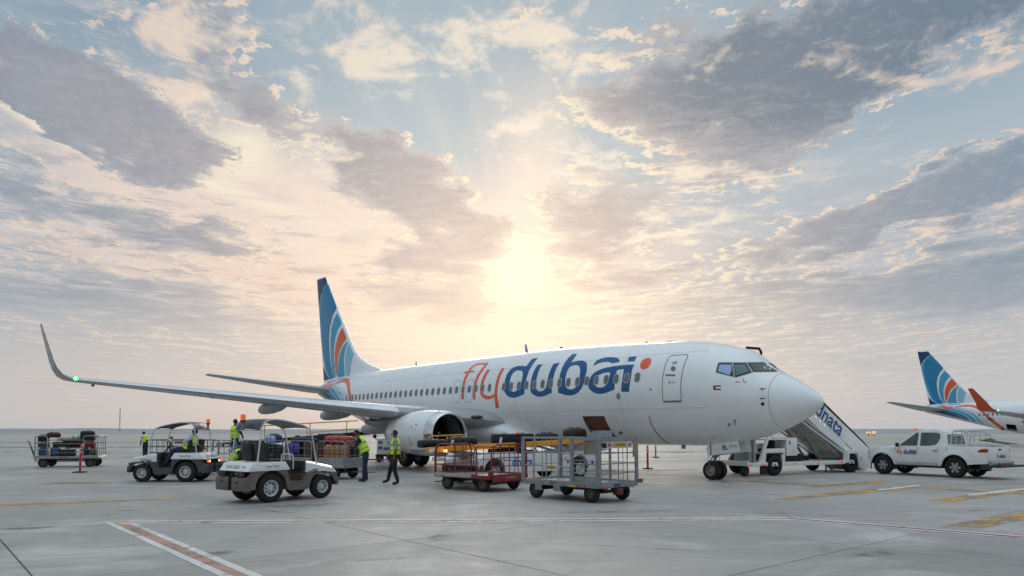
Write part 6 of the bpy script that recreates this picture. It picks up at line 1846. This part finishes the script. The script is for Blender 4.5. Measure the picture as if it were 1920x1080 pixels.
BASE = dict(pelvis=(0, 0, .97), waist=(0, 0, 1.12), chest=(0, 0, 1.30), nbase=(0, 0, 1.46), neck=(.01, 0, 1.53), head=(.025, 0, 1.63), crown=(.015, 0, 1.72),
            sh_l=(0, .17, 1.42), el_l=(-.02, .23, 1.14), wr_l=(.04, .24, .90), sh_r=(0, -.17, 1.42), el_r=(-.02, -.23, 1.14), wr_r=(.04, -.24, .90),
            hip_l=(0, .09, .92), kn_l=(.02, .10, .50), an_l=(0, .11, .09), toe_l=(.19, .12, .04), hip_r=(0, -.09, .92), kn_r=(.02, -.10, .50), an_r=(0, -.11, .09), toe_r=(.19, -.12, .04))
RAD = dict(pelvis=(.145, .12), waist=(.135, .11), chest=(.15, .12), nbase=(.085, .075), neck=(.052, .052), head=(.088, .098), crown=(.066, .074),
           sh=(.074, .074), el=(.050, .050), wr=(.031, .034), hip=(.112, .112), kn=(.078, .078), an=(.060, .062), toe=(.042, .030))
LINKS = [('pelvis', 'waist'), ('waist', 'chest'), ('chest', 'nbase'), ('nbase', 'neck'), ('neck', 'head'), ('head', 'crown')] + \
        [(a + s, b + s) if a != 'nbase' and a != 'pelvis' else (a, b + s) for s in ('_l', '_r') for a, b in (('nbase', 'sh'), ('sh', 'el'), ('el', 'wr'), ('pelvis', 'hip'), ('hip', 'kn'), ('kn', 'an'), ('an', 'toe'))]
M_SKIN = mat('skin', '#6B452F', .55, var=.08, scale=8)
M_HAIR = mat('hair_black', '#14110F', .7, var=.2, scale=30)
M_VEST = mat('hi_vis_yellow', [.62, .95, .02], .6, var=.08, scale=9)
M_BAND = mat('reflective_band_grey', '#8C9290', .4, .2)
M_SHOE = mat('shoe_black', '#141414', .5)


def person(label, loc, rz, pose, shirt, trousers, sleeve='short', scale=1.0, vest_open=False):
    J = {k: Vector(v) for k, v in BASE.items()}
    for k, v in pose.items():
        if k in J: J[k] = Vector(v)
    root = thing('person', label, 'person', loc, rz, 'ground crew in yellow vests'); root.scale = (scale,) * 3
    names = list(J); idx = {n: i for i, n in enumerate(names)}
    me = bpy.data.meshes.new('skeleton'); me.from_pydata([J[n] for n in names], [(idx[a], idx[b]) for a, b in LINKS], [])
    o = bpy.data.objects.new('skeleton', me); COL.objects.link(o)
    o.modifiers.new('skin', 'SKIN'); o.modifiers['skin'].branch_smoothing = .6
    sub = o.modifiers.new('sub', 'SUBSURF'); sub.levels = 2; sub.render_levels = 2
    for n in names:
        sv = me.skin_vertices[0].data[idx[n]]; sv.radius = RAD[n.split('_')[0]]; sv.use_root = (n == 'pelvis')
    dg = bpy.context.evaluated_depsgraph_get(); dg.update()
    body = bpy.data.meshes.new_from_object(o.evaluated_get(dg)); bpy.data.objects.remove(o)
    mb = MB(); mb.v = [tuple(v.co) for v in body.vertices]; mb.f = [tuple(p.vertices) for p in body.polygons]
    cats = []
    segs = []
    for a, b in LINKS:
        k = {'head': 0, 'neck': 0, 'crown': 0}.get(b.split('_')[0])
        if k is None:
            bb = b.split('_')[0]
            k = {'waist': 1, 'chest': 1, 'nbase': 1, 'sh': 1, 'el': 1, 'wr': 0 if sleeve == 'short' else 1, 'hip': 2, 'kn': 2, 'an': 2, 'toe': 3}[bb]
        segs.append((J[a], J[b], k, b))
    for f in mb.f:
        c = sum((Vector(mb.v[i]) for i in f), Vector()) / len(f)
        best = min(segs, key=lambda s_: seg_d(c, s_[0], s_[1]) - (.02 if s_[2] == 3 else 0)); k = best[2]
        if best[3].startswith('an') and (c - best[1]).length < .07: k = 3
        if best[3] == 'waist' and (c - J['pelvis']).length < .13: k = 2
        cats.append(k)
    mb.m = cats
    # nose and ears, grown out of the head
    H = J['head']; up = (J['crown'] - J['neck']).normalized(); fw = Vector(pose.get('face', (1, 0, 0))).normalized(); fw = (fw - up * fw.dot(up)).normalized(); sd = up.cross(fw)
    mb.cur = 0; mb.ball(H + fw * .098 - up * .005, .017, (1.1, .9, 1.5), 8)
    for s in (-1, 1): mb.ball(H + sd * s * .088 + fw * .0, .022, (.7, .7, 1.2), 8)
    mb.cur = 4
    for s in (-1, 1): mb.ball(H + fw * .090 + sd * s * .034 + up * .022, .010, (1, 1, .7), 6)
    mb.ball(H + fw * .090 - up * .045, .018, (.6, 1.2, .3), 6)
    # hands: palm, four fingers and a thumb
    mb.cur = 0
    for s, sg in (('_l', 1), ('_r', -1)):
        w = J['wr' + s]; d = (w - J['el' + s]).normalized(); hd = Vector(pose.get('hand' + s, tuple(d))).normalized()
        side = hd.cross(Vector((0, 0, 1)) if abs(hd.z) < .8 else Vector((1, 0, 0))).normalized(); if_ = side.cross(hd)
        if abs(hd.z) >= .8: side, if_ = if_, side
        mb.tube([w - d * .02, w + hd * .03, w + hd * .085], [.028, .038, .034], 8)
        for k, (off, ln) in enumerate(((-.027, .070), (-.009, .080), (.009, .076), (.027, .060))):
            b = w + hd * .08 + side * off; c1 = b + hd * ln * .5 - if_ * .006; mb.tube([b, c1, c1 + hd * ln * .32 - if_ * .022], [.0095, .009, .007], 6)
        b = w + hd * .03 + side * -.03; mb.tube([b, b + hd * .03 - side * .028, b + hd * .065 - side * .030], [.011, .010, .008], 6)
    bd = mb.build('body', [M_SKIN, mat('shirt_' + shirt[1:], shirt, .75, var=.08, scale=10), mat('trousers_' + trousers[1:], trousers, .8, var=.12, scale=8), M_SHOE, M_HAIR], root, 180)
    # hair cap
    mb = MB(); bm = bmesh.new(); bmesh.ops.create_uvsphere(bm, u_segments=16, v_segments=10, radius=1)
    rot = Matrix((fw, sd, up)).transposed().to_4x4(); rot.translation = H + up * .024 - fw * .010
    for v in bm.verts: v.co = Vector((v.co.x * .100, v.co.y * .094, v.co.z * .100))
    bmesh.ops.delete(bm, geom=[v for v in bm.verts if v.co.z < -.045 or (v.co.x > .030 and v.co.z < .058)], context='VERTS')
    mb.bm(bm, rot); h = mb.build('hair', M_HAIR, root, 180)
    sol = h.modifiers.new('thickness', 'SOLIDIFY'); sol.thickness = .008; sol.offset = 1
    # vest
    sp = [J['pelvis'] + (J['waist'] - J['pelvis']) * .05, J['waist'] * .6 + J['pelvis'] * .4, J['waist'], J['waist'] * .5 + J['chest'] * .5, J['chest'], J['chest'] * .45 + J['nbase'] * .55, J['nbase'] - (J['nbase'] - J['chest']) * .12, J['nbase'] + (J['nbase'] - J['chest']) * .08]
    wd = [(.192, .158), (.184, .152), (.178, .148), (.182, .150), (.190, .150), (.188, .132), (.150, .105), (.085, .082)]
    lat = (J['sh_l'] - J['sh_r']).normalized(); rg = []; n = 24; vt = []
    for i, c in enumerate(sp):
        t = (sp[min(i + 1, 7)] - sp[max(i - 1, 0)]).normalized(); l2 = (lat - t * lat.dot(t)).normalized(); f2 = l2.cross(t)
        rg.append([c + l2 * wd[i][0] * math.cos(2 * PI * j / n) + f2 * wd[i][1] * math.sin(2 * PI * j / n) for j in range(n)])
    def mid(a, b, t): return [p * (1 - t) + q_ * t for p, q_ in zip(a, b)]
    # split the rings so that the bands are their own rows
    rows, km = [rg[0]], []
    plan = [(0, [(1, 0)]), (1, [(.35, 0), (1, 1)]), (2, [(1, 0)]), (3, [(.35, 0), (.95, 1), (1, 0)]), (4, [(1, 0)]), (5, [(1, 0)]), (6, [(1, 0)])]
    for i, cuts in plan:
        for t, k in cuts: rows.append(mid(rg[i], rg[i + 1], t)); km.append(k)
    mb = MB(); V = [p for r_ in rows for p in r_]; 
    for i in range(len(rows) - 1):
        for j in range(n):
            a = 2 * PI * (j + .5) / n
            if i >= len(rows) - 4 and abs(math.cos(a)) > .86 and i < len(rows) - 2: continue      # arm holes
            mb.f.append((i * n + j, i * n + (j + 1) % n, (i + 1) * n + (j + 1) % n, (i + 1) * n + j)); mb.m.append(km[i])
    mb.v = [tuple(p) for p in V]
    v = mb.build('vest', [M_VEST, M_BAND], root, 60)
    sol = v.modifiers.new('thickness', 'SOLIDIFY'); sol.thickness = .010; sol.offset = 1
    return root


NAVY, DKBLUE = '#232C42', '#141E38'
# driver in the far tug (its frame: +x ahead, seat on the left)
TF = tug_far.matrix_basis
drv = person('driver in a yellow vest and white shirt sitting in the far tug', TF @ Vector((0, .32, 0)), R(179),
             dict(pelvis=(.10, 0, 1.13), waist=(.04, 0, 1.25), chest=(-.06, 0, 1.42), nbase=(-.14, 0, 1.56), neck=(-.15, 0, 1.62), head=(-.15, .0, 1.715), crown=(-.17, 0, 1.80),
                  sh_l=(-.12, .18, 1.52), el_l=(.14, .26, 1.36), wr_l=(.38, .16, 1.36), sh_r=(-.12, -.18, 1.52), el_r=(-.10, -.32, 1.28), wr_r=(-.30, -.36, 1.16),
                  hip_l=(.14, .09, 1.10), kn_l=(.52, .15, 1.10), an_l=(.74, .22, .62), toe_l=(.90, .24, .52), hip_r=(.14, -.09, 1.10), kn_r=(.55, -.10, 1.12), an_r=(.80, -.10, .68), toe_r=(.96, -.10, .60), face=(.8, -.6, -.1)),
             '#B9C2D6', NAVY)
p = G(272, 857)
person('distant person in a white shirt and yellow vest behind the far tug bonnet', p, R(150),
       dict(chest=(.06, 0, 1.28), nbase=(.14, 0, 1.42), neck=(.17, 0, 1.48), head=(.22, 0, 1.56), crown=(.25, 0, 1.64), sh_l=(.12, .17, 1.38), sh_r=(.12, -.17, 1.38), el_l=(.12, .22, 1.10), wr_l=(.22, .20, .88), el_r=(.12, -.22, 1.10), wr_r=(.24, -.2, .90)),
       '#AEBACB', NAVY)
DPOS = train[1].matrix_basis @ Vector((-1.0, .25, .50))
person('person in a yellow vest standing on the railed cart, turned away to the right', DPOS, R(60),
       dict(el_l=(.12, .24, 1.16), wr_l=(.26, .16, 1.04), el_r=(.12, -.24, 1.16), wr_r=(.26, -.14, 1.05)), '#1C2436', NAVY, scale=.98)
p = G(436, 895)
person('crouching person in a yellow vest behind the near tug', p, R(20),
       dict(pelvis=(-.1, 0, .62), waist=(.02, 0, .76), chest=(.16, 0, .90), nbase=(.28, 0, 1.0), neck=(.33, 0, 1.03), head=(.42, 0, 1.05), crown=(.50, 0, 1.10), sh_l=(.24, .17, .97), sh_r=(.24, -.17, .97),
            el_l=(.34, .24, .72), wr_l=(.50, .18, .56), el_r=(.34, -.24, .72), wr_r=(.50, -.18, .56), hip_l=(-.08, .09, .58), kn_l=(.24, .14, .50), an_l=(.0, .12, .09), toe_l=(.18, .13, .04), hip_r=(-.08, -.09, .58), kn_r=(.26, -.14, .48), an_r=(-.05, -.12, .09), toe_r=(.14, -.13, .04)),
       '#20283A', NAVY)
p = G(684, 903.5)
person('person in dark shirt and yellow vest leaning on the cart with the red holdall', p, R(178),
       dict(pelvis=(-.02, 0, .98), waist=(.04, 0, 1.13), chest=(.13, 0, 1.31), nbase=(.22, 0, 1.46), neck=(.25, 0, 1.52), head=(.30, 0, 1.61), crown=(.31, 0, 1.70),
            sh_l=(.19, .18, 1.42), el_l=(.26, .25, 1.16), wr_l=(.46, .16, 1.24), sh_r=(.19, -.18, 1.42), el_r=(.34, -.25, 1.20), wr_r=(.56, -.16, 1.30),
            hip_l=(-.03, .10, .92), kn_l=(-.03, .12, .50), an_l=(-.10, .14, .09), toe_l=(.09, .16, .04), hip_r=(-.03, -.10, .92), kn_r=(.04, -.10, .51), an_r=(.06, -.10, .09), toe_r=(.25, -.10, .04), face=(1, .25, -.15)),
       '#1A2138', '#1C2747', scale=1.03)
p = G(741, 909)
person('person in a yellow vest and black trousers walking in front of the engine', p, R(186),
       dict(pelvis=(0, 0, .96), head=(.04, 0, 1.625), crown=(.02, 0, 1.715), el_l=(-.03, .24, 1.14), wr_l=(.03, .25, .89), el_r=(.08, -.24, 1.14), wr_r=(.22, -.22, .94),
            hip_l=(0, .09, .92), kn_l=(.03, .10, .50), an_l=(-.10, .11, .09), toe_l=(.09, .12, .04), hip_r=(0, -.09, .92), kn_r=(.16, -.10, .52), an_r=(.24, -.11, .12), toe_r=(.42, -.12, .08), face=(.95, .15, -.25)),
       '#8C8F8A', '#1B2124', scale=1.02)


# ================================================================== baggage
def rib_box(mb, sx, sy, sz, n=6):
    mb.box((0, 0, sz / 2), (sx, sy, sz), bev=min(sx, sy, sz) * .18)


def suitcase(label, loc, rz, size, col, kind='hard', group='bags and boxes on the carts', rx=0.0, ry=0.0):
    sx, sy, sz = size; nm = {'hard': 'suitcase', 'soft': 'holdall', 'box': 'cardboard_box', 'crate': 'crate'}[kind]
    t = thing(nm, label, {'hard': 'suitcase', 'soft': 'bag', 'box': 'box', 'crate': 'crate'}[kind], loc, rz, group)
    t.rotation_euler = (rx, ry, rz)
    m = mat('bag_' + col[1:], col, .55 if kind != 'box' else .85, var=.14, scale=7)
    if kind == 'hard':
        mb = MB(); mb.box((0, 0, sz / 2), (sx, sy, sz), bev=min(size) * .2); mb.build('shell', m, t, 50)
        mb = MB()
        for k in range(4): mb.box((0, -sy / 2 - .003, sz * (.22 + .18 * k)), (sx * .82, .012, .014))
        mb.build('ribs', m, t)
        mb = MB(); mb.tube([(-.09, 0, sz), (-.08, 0, sz + .03), (.08, 0, sz + .03), (.09, 0, sz)], .010, 6); mb.build('handle', M_BLACK, t)
    elif kind == 'soft':
        mb = MB(); rg = []; n = 16
        for f, k in ((0, .55), (.06, .82), (.2, .97), (.5, 1.0), (.8, .95), (.94, .8), (1, .5)):
            r_ = []
            for i in range(n):
                a = 2 * PI * i / n; c, s_ = math.cos(a), math.sin(a); e = .62
                r_.append((-sx / 2 + sx * f, math.copysign(abs(c) ** e, c) * sy / 2 * k, sz / 2 + math.copysign(abs(s_) ** e, s_) * sz / 2 * (k if s_ > 0 else 1) * (1 + .05 * math.sin(9 * f + a * 3))))
            rg.append(r_)
        mb.loft(rg); mb.build('bag_body', m, t, 60)
        mb = MB()
        for x in (-.18 * sx, .18 * sx): mb.tube([(x, -sy / 2 - .01, sz * .2), (x, -sy / 2 - .012, sz * .7), (x, -sy * .2, sz + .012), (x, sy * .2, sz + .012), (x, sy / 2, sz * .7)], .014, 5)
        mb.build('strap', M_BLACK, t)
    elif kind == 'box':
        mb = MB(); mb.box((0, 0, sz / 2), (sx, sy, sz), bev=.006); mb.build('carton', m, t)
        mb = MB(); mb.box((0, 0, sz + .002), (sx * 1.002, .05, .004)); mb.box((0, -sy / 2 - .002, sz * .85), (.05, .004, sz * .3)); mb.build('tape', mat('packing_tape', '#C9B48A', .4), t)
    else:
        mb = MB(); mb.box((0, 0, sz / 2), (sx, sy, sz), bev=.02); mb.build('crate_body', m, t)
        mb = MB(); mb.box((0, -sy / 2 - .004, sz * .7), (sx * .4, .01, .05)); mb.build('grip', M_BLACK, t)
    return t


def on(cart, x, y, z): return cart.matrix_basis @ Vector((x, y, z))
def hd(cart, a=0.0): return cart.rotation_euler.z + a


# far left cart: packed full (its +x points left)
F_ = farc
for a in [
    ('blue suitcase low at the left end of the far left cart', (1.20, .45, .51), .05, (.44, .42, .42), '#33507A', 'hard'),
    ('grey suitcase above the blue one on the far left cart', (1.20, .42, .94), .1, (.50, .40, .26), '#3A434C', 'hard'),
    ('black rounded bag on top at the left end of the far left cart', (1.24, .40, 1.22), .0, (.48, .42, .34), '#17191C', 'soft'),
    ('brown holdall lying on top of the far left cart near its left end', (.78, .30, 1.42), .15, (.62, .40, .26), '#4A2E28', 'soft'),
    ('steel blue bag standing on the far left cart deck beside the blue suitcase', (.62, .46, .51), -.05, (.46, .36, .46), '#4C6684', 'soft'),
    ('long black suitcase at the bottom middle of the far left cart', (.02, .48, .51), 0, (.80, .36, .34), '#202226', 'hard'),
    ('dark red bag low on the far left cart behind the red post', (-.20, .20, .88), .1, (.75, .44, .26), '#6A1F2A', 'soft'),
    ('black case in the middle layer of the far left cart', (.30, .40, .97), 0, (.85, .42, .24), '#1A1C20', 'hard'),
    ('charcoal flat case under the cream bag on the far left cart', (-.25, .38, 1.14), .02, (.95, .44, .18), '#26282C', 'hard'),
    ('tan striped flat bag on top middle of the far left cart', (.22, .40, 1.26), -.03, (.55, .40, .13), '#8E6E3C', 'soft'),
    ('cream bag on top of the far left cart', (-.32, .36, 1.32), .2, (.60, .38, .20), '#D6CDB8', 'soft'),
    ('big black suitcase at the right end on top of the far left cart', (-.95, .36, 1.26), .03, (.70, .46, .48), '#1C1D21', 'hard'),
    ('crimson suitcase under the big black one at the right of the far left cart', (-1.10, .44, .95), 0, (.48, .40, .30), '#7E1830', 'hard'),
    ('olive bag at the lower right of the far left cart', (-1.25, .44, .51), .1, (.34, .40, .44), '#6B6A4A', 'soft'),
    ('dark teal suitcase at the lower right of the far left cart', (-.82, .46, .51), 0, (.40, .40, .44), '#1F3338', 'hard')]:
    suitcase(a[0], on(F_, a[1][0] * .86, a[1][1], a[1][2]), hd(F_, a[2] + PI), (a[3][0] * .92, a[3][1], a[3][2]), a[4], a[5])
# train of carts behind the near tug
A, B, C = train
where = ['leftmost', 'second', 'third', 'rightmost']
for row in range(2):
    for k in range(4):
        suitcase('%s cardboard box from the left in the %s row behind the grey rails' % (where[k], 'lower' if row == 0 else 'upper'), on(A, .48 + .225 * k, -.42, .51 + .40 * row), hd(A), (.205, .30, .38 if row == 0 else .30), '#A97C4C', 'box', group='cardboard boxes on the cart beside the leaning man')
for a in [
    (A, 'brown rectangular suitcase standing upright above the tug bonnet', (-.12, -.44, .72), .0, (.86, .30, .66), '#5E3A34', 'hard'),
    (A, 'light brown case under the brown suitcase behind the tug bonnet', (-.10, -.40, .51), 0, (.8, .32, .20), '#7A5448', 'hard'),
    (A, 'maroon suitcase lying between the boxes and the red holdall', (.80, .05, 1.23), .0, (.98, .70, .13), '#6B2A2C', 'hard'),
    (A, 'large coral red holdall lying on top of the cart beside the leaning man', (.62, -.05, 1.32), .06, (.98, .60, .26), '#B8483C', 'soft'),
    (A, 'second coral red bag overlapping the large red holdall towards the leaning man', (1.18, .28, 1.28), -.3, (.62, .46, .24), '#A8402F', 'soft'),
    (A, 'dark bag at the right end of the cart beside the leaning man', (1.02, .30, .51), .0, (.40, .5, .70), '#2A2624', 'soft'),
    (A, 'black bag low behind the cardboard boxes', (.35, .25, .51), .0, (.9, .5, .68), '#22242A', 'soft'),
    (A, 'dark green crate beyond the brown suitcase', (.22, .30, 1.24), .05, (.46, .42, .42), '#1E3230', 'crate'),
    (A, 'black crate beside the dark green crate', (-.25, .36, 1.24), .0, (.38, .40, .40), '#20242A', 'crate'),
    (A, 'long navy bag laid across the luggage left of the brown suitcase', (-.88, -.10, 1.22), -.06, (1.1, .40, .30), '#2A3042', 'soft'),
    (A, 'purple bag hanging at the left end of the cart behind the near tug', (-1.02, -.52, .92), .1, (.52, .28, .38), '#5A3C9A', 'soft'),
    (A, 'black suitcase below the long navy bag behind the near tug', (-.92, .0, .51), 0, (.66, .60, .72), '#15171A', 'hard'),
    (B, 'white and blue backpack on top behind the tug canopy post', (1.10, -.20, 1.22), .3, (.38, .30, .36), '#A9BDD6', 'soft'),
    (B, 'dark blue bag on top beside the white and blue backpack', (.98, .20, 1.30), -.2, (.60, .36, .32), '#26365C', 'soft'),
    (B, 'large black case at the right end of the cart behind the tug seats', (.95, .0, .51), 0, (.60, .9, .72), '#1E2023', 'hard'),
    (B, 'teal blue suitcase seen between the near tug seats', (.42, -.42, .56), .0, (.50, .30, .72), '#3E6E84', 'hard'),
    (B, 'smaller blue suitcase left of the teal one', (-.08, -.42, .56), .05, (.42, .30, .64), '#3C5C88', 'hard'),
    (B, 'black netted bag behind the teal suitcase', (.2, .15, .51), 0, (1.0, .5, .74), '#1A1C1E', 'soft'),
    (B, 'black bag on the cart beside the feet of the standing man', (-.55, -.10, .51), .1, (.44, .5, .40), '#16181B', 'soft'),
    (C, 'black holdall on the railed cart behind the far tug', (.8, .2, .51), .2, (.7, .4, .40), '#191B1F', 'soft'),
    (C, 'dark grey suitcase on the railed cart behind the far tug', (-.2, .2, .51), .2, (.6, .36, .50), '#2D3338', 'hard')]:
    suitcase(a[1], on(a[0], *a[2]), hd(a[0], a[3]), a[4], a[5], a[6])
# on the forward belt loader
zb = lambda x: 1.16 + .26 * x / 8.2 + .06
for lab, x, y, sz, col, kd in [
    ('flat dark green black bag at the tail of the orange railed belt', .55, -.02, (1.0, .55, .26), '#1A2426', 'soft'),
    ('brownish black bag inside the orange hoop on the belt', 1.75, .0, (1.05, .55, .30), '#2A2122', 'soft'),
    ('navy suitcase lying on the middle of the orange railed belt', 3.55, -.02, (.80, .52, .32), '#1B2130', 'hard'),
    ('black suitcase following the navy one on the belt', 4.42, .0, (.72, .52, .30), '#141518', 'hard'),
    ('black bag behind the left posts of the silver cage on the belt', 5.60, -.02, (.90, .5, .28), '#17181B', 'soft'),
    ('shiny brown bag near the open hold at the top of the belt', 7.05, -.05, (.95, .55, .42), '#38261F', 'soft')]:
    suitcase(lab, bl1.matrix_basis @ Vector((x, y, zb(x))), hd(bl1), sz, col, kd, group='bags on the forward belt loader')
# paper tags and small white items show as their own light bits
for x, y in ((1.1, -.30), (3.15, -.30)):
    mb = MB(); mb.box((x, y - .02, zb(x) + .12), (.10, .006, .20), ry=.3); o = mb.build('baggage_tag', mat('tag_paper', '#E4E4E2', .7), None)
    o.matrix_basis = bl1.matrix_basis.copy(); tag(o, 'white paper tag on the bag at the %s of the orange railed belt' % ('tail' if x < 2 else 'middle'), 'luggage tag', 'paper tags on the belt loader bags')

# ------------------------------------------------------------------ pieces that can be picked apart become parts of their own
SPLIT = ('bracket', 'reflector', 'plywood_patch', 'lift_arm', 'side_marker', 'mud_flap', 'rear_mudguard', 'post', 'step', 'baluster', 'rung', 'ladder_side', 'cross_member', 'hatch', 'flag_bar', 'lift_cylinder', 'canopy_hoop', 'red_mark', 'roll_bar', 'gusset',
         'arrow_marks', 'bumper_hole', 'stabiliser', 'coaming_papers', 'reflective_band', 'worn_patch', 'headlight', 'warning_dot', 'front_cabinet', 'machinery', 'hydraulic_gear', 'bumper', 'tape', 'strap', 'tail_housing', 'vent', 'latch', 'spokes_', 'bumper_plate', 'outer_rail')
def base_name(o): return o.name.split('.')[0]
def split_loose(o, maxn=40):
    me = o.data; n = len(me.vertices); par = list(range(n))
    def find(a):
        while par[a] != a: par[a] = par[par[a]]; a = par[a]
        return a
    for e in me.edges:
        a, b = find(e.vertices[0]), find(e.vertices[1])
        if a != b: par[a] = b
    groups = {}
    for p in me.polygons: groups.setdefault(find(p.vertices[0]), []).append(p)
    if len(groups) < 2 or len(groups) > maxn: return
    for k, polys in list(groups.items()):
        used = sorted({v for p in polys for v in p.vertices}); m = {v: i for i, v in enumerate(used)}
        nm = bpy.data.meshes.new(base_name(o)); nm.from_pydata([me.vertices[v].co[:] for v in used], [], [tuple(m[v] for v in p.vertices) for p in polys])
        for mt in me.materials: nm.materials.append(mt)
        nm.polygons.foreach_set('material_index', [p.material_index for p in polys]); nm.polygons.foreach_set('use_smooth', [False] * len(polys))
        c = bpy.data.objects.new(base_name(o), nm); COL.objects.link(c); c.parent = o.parent; c.matrix_basis = o.matrix_basis.copy()
    bpy.data.objects.remove(o)
for o in [o for o in bpy.data.objects if o.type == 'MESH' and o.parent and base_name(o) in SPLIT and not o.modifiers]:
    split_loose(o)
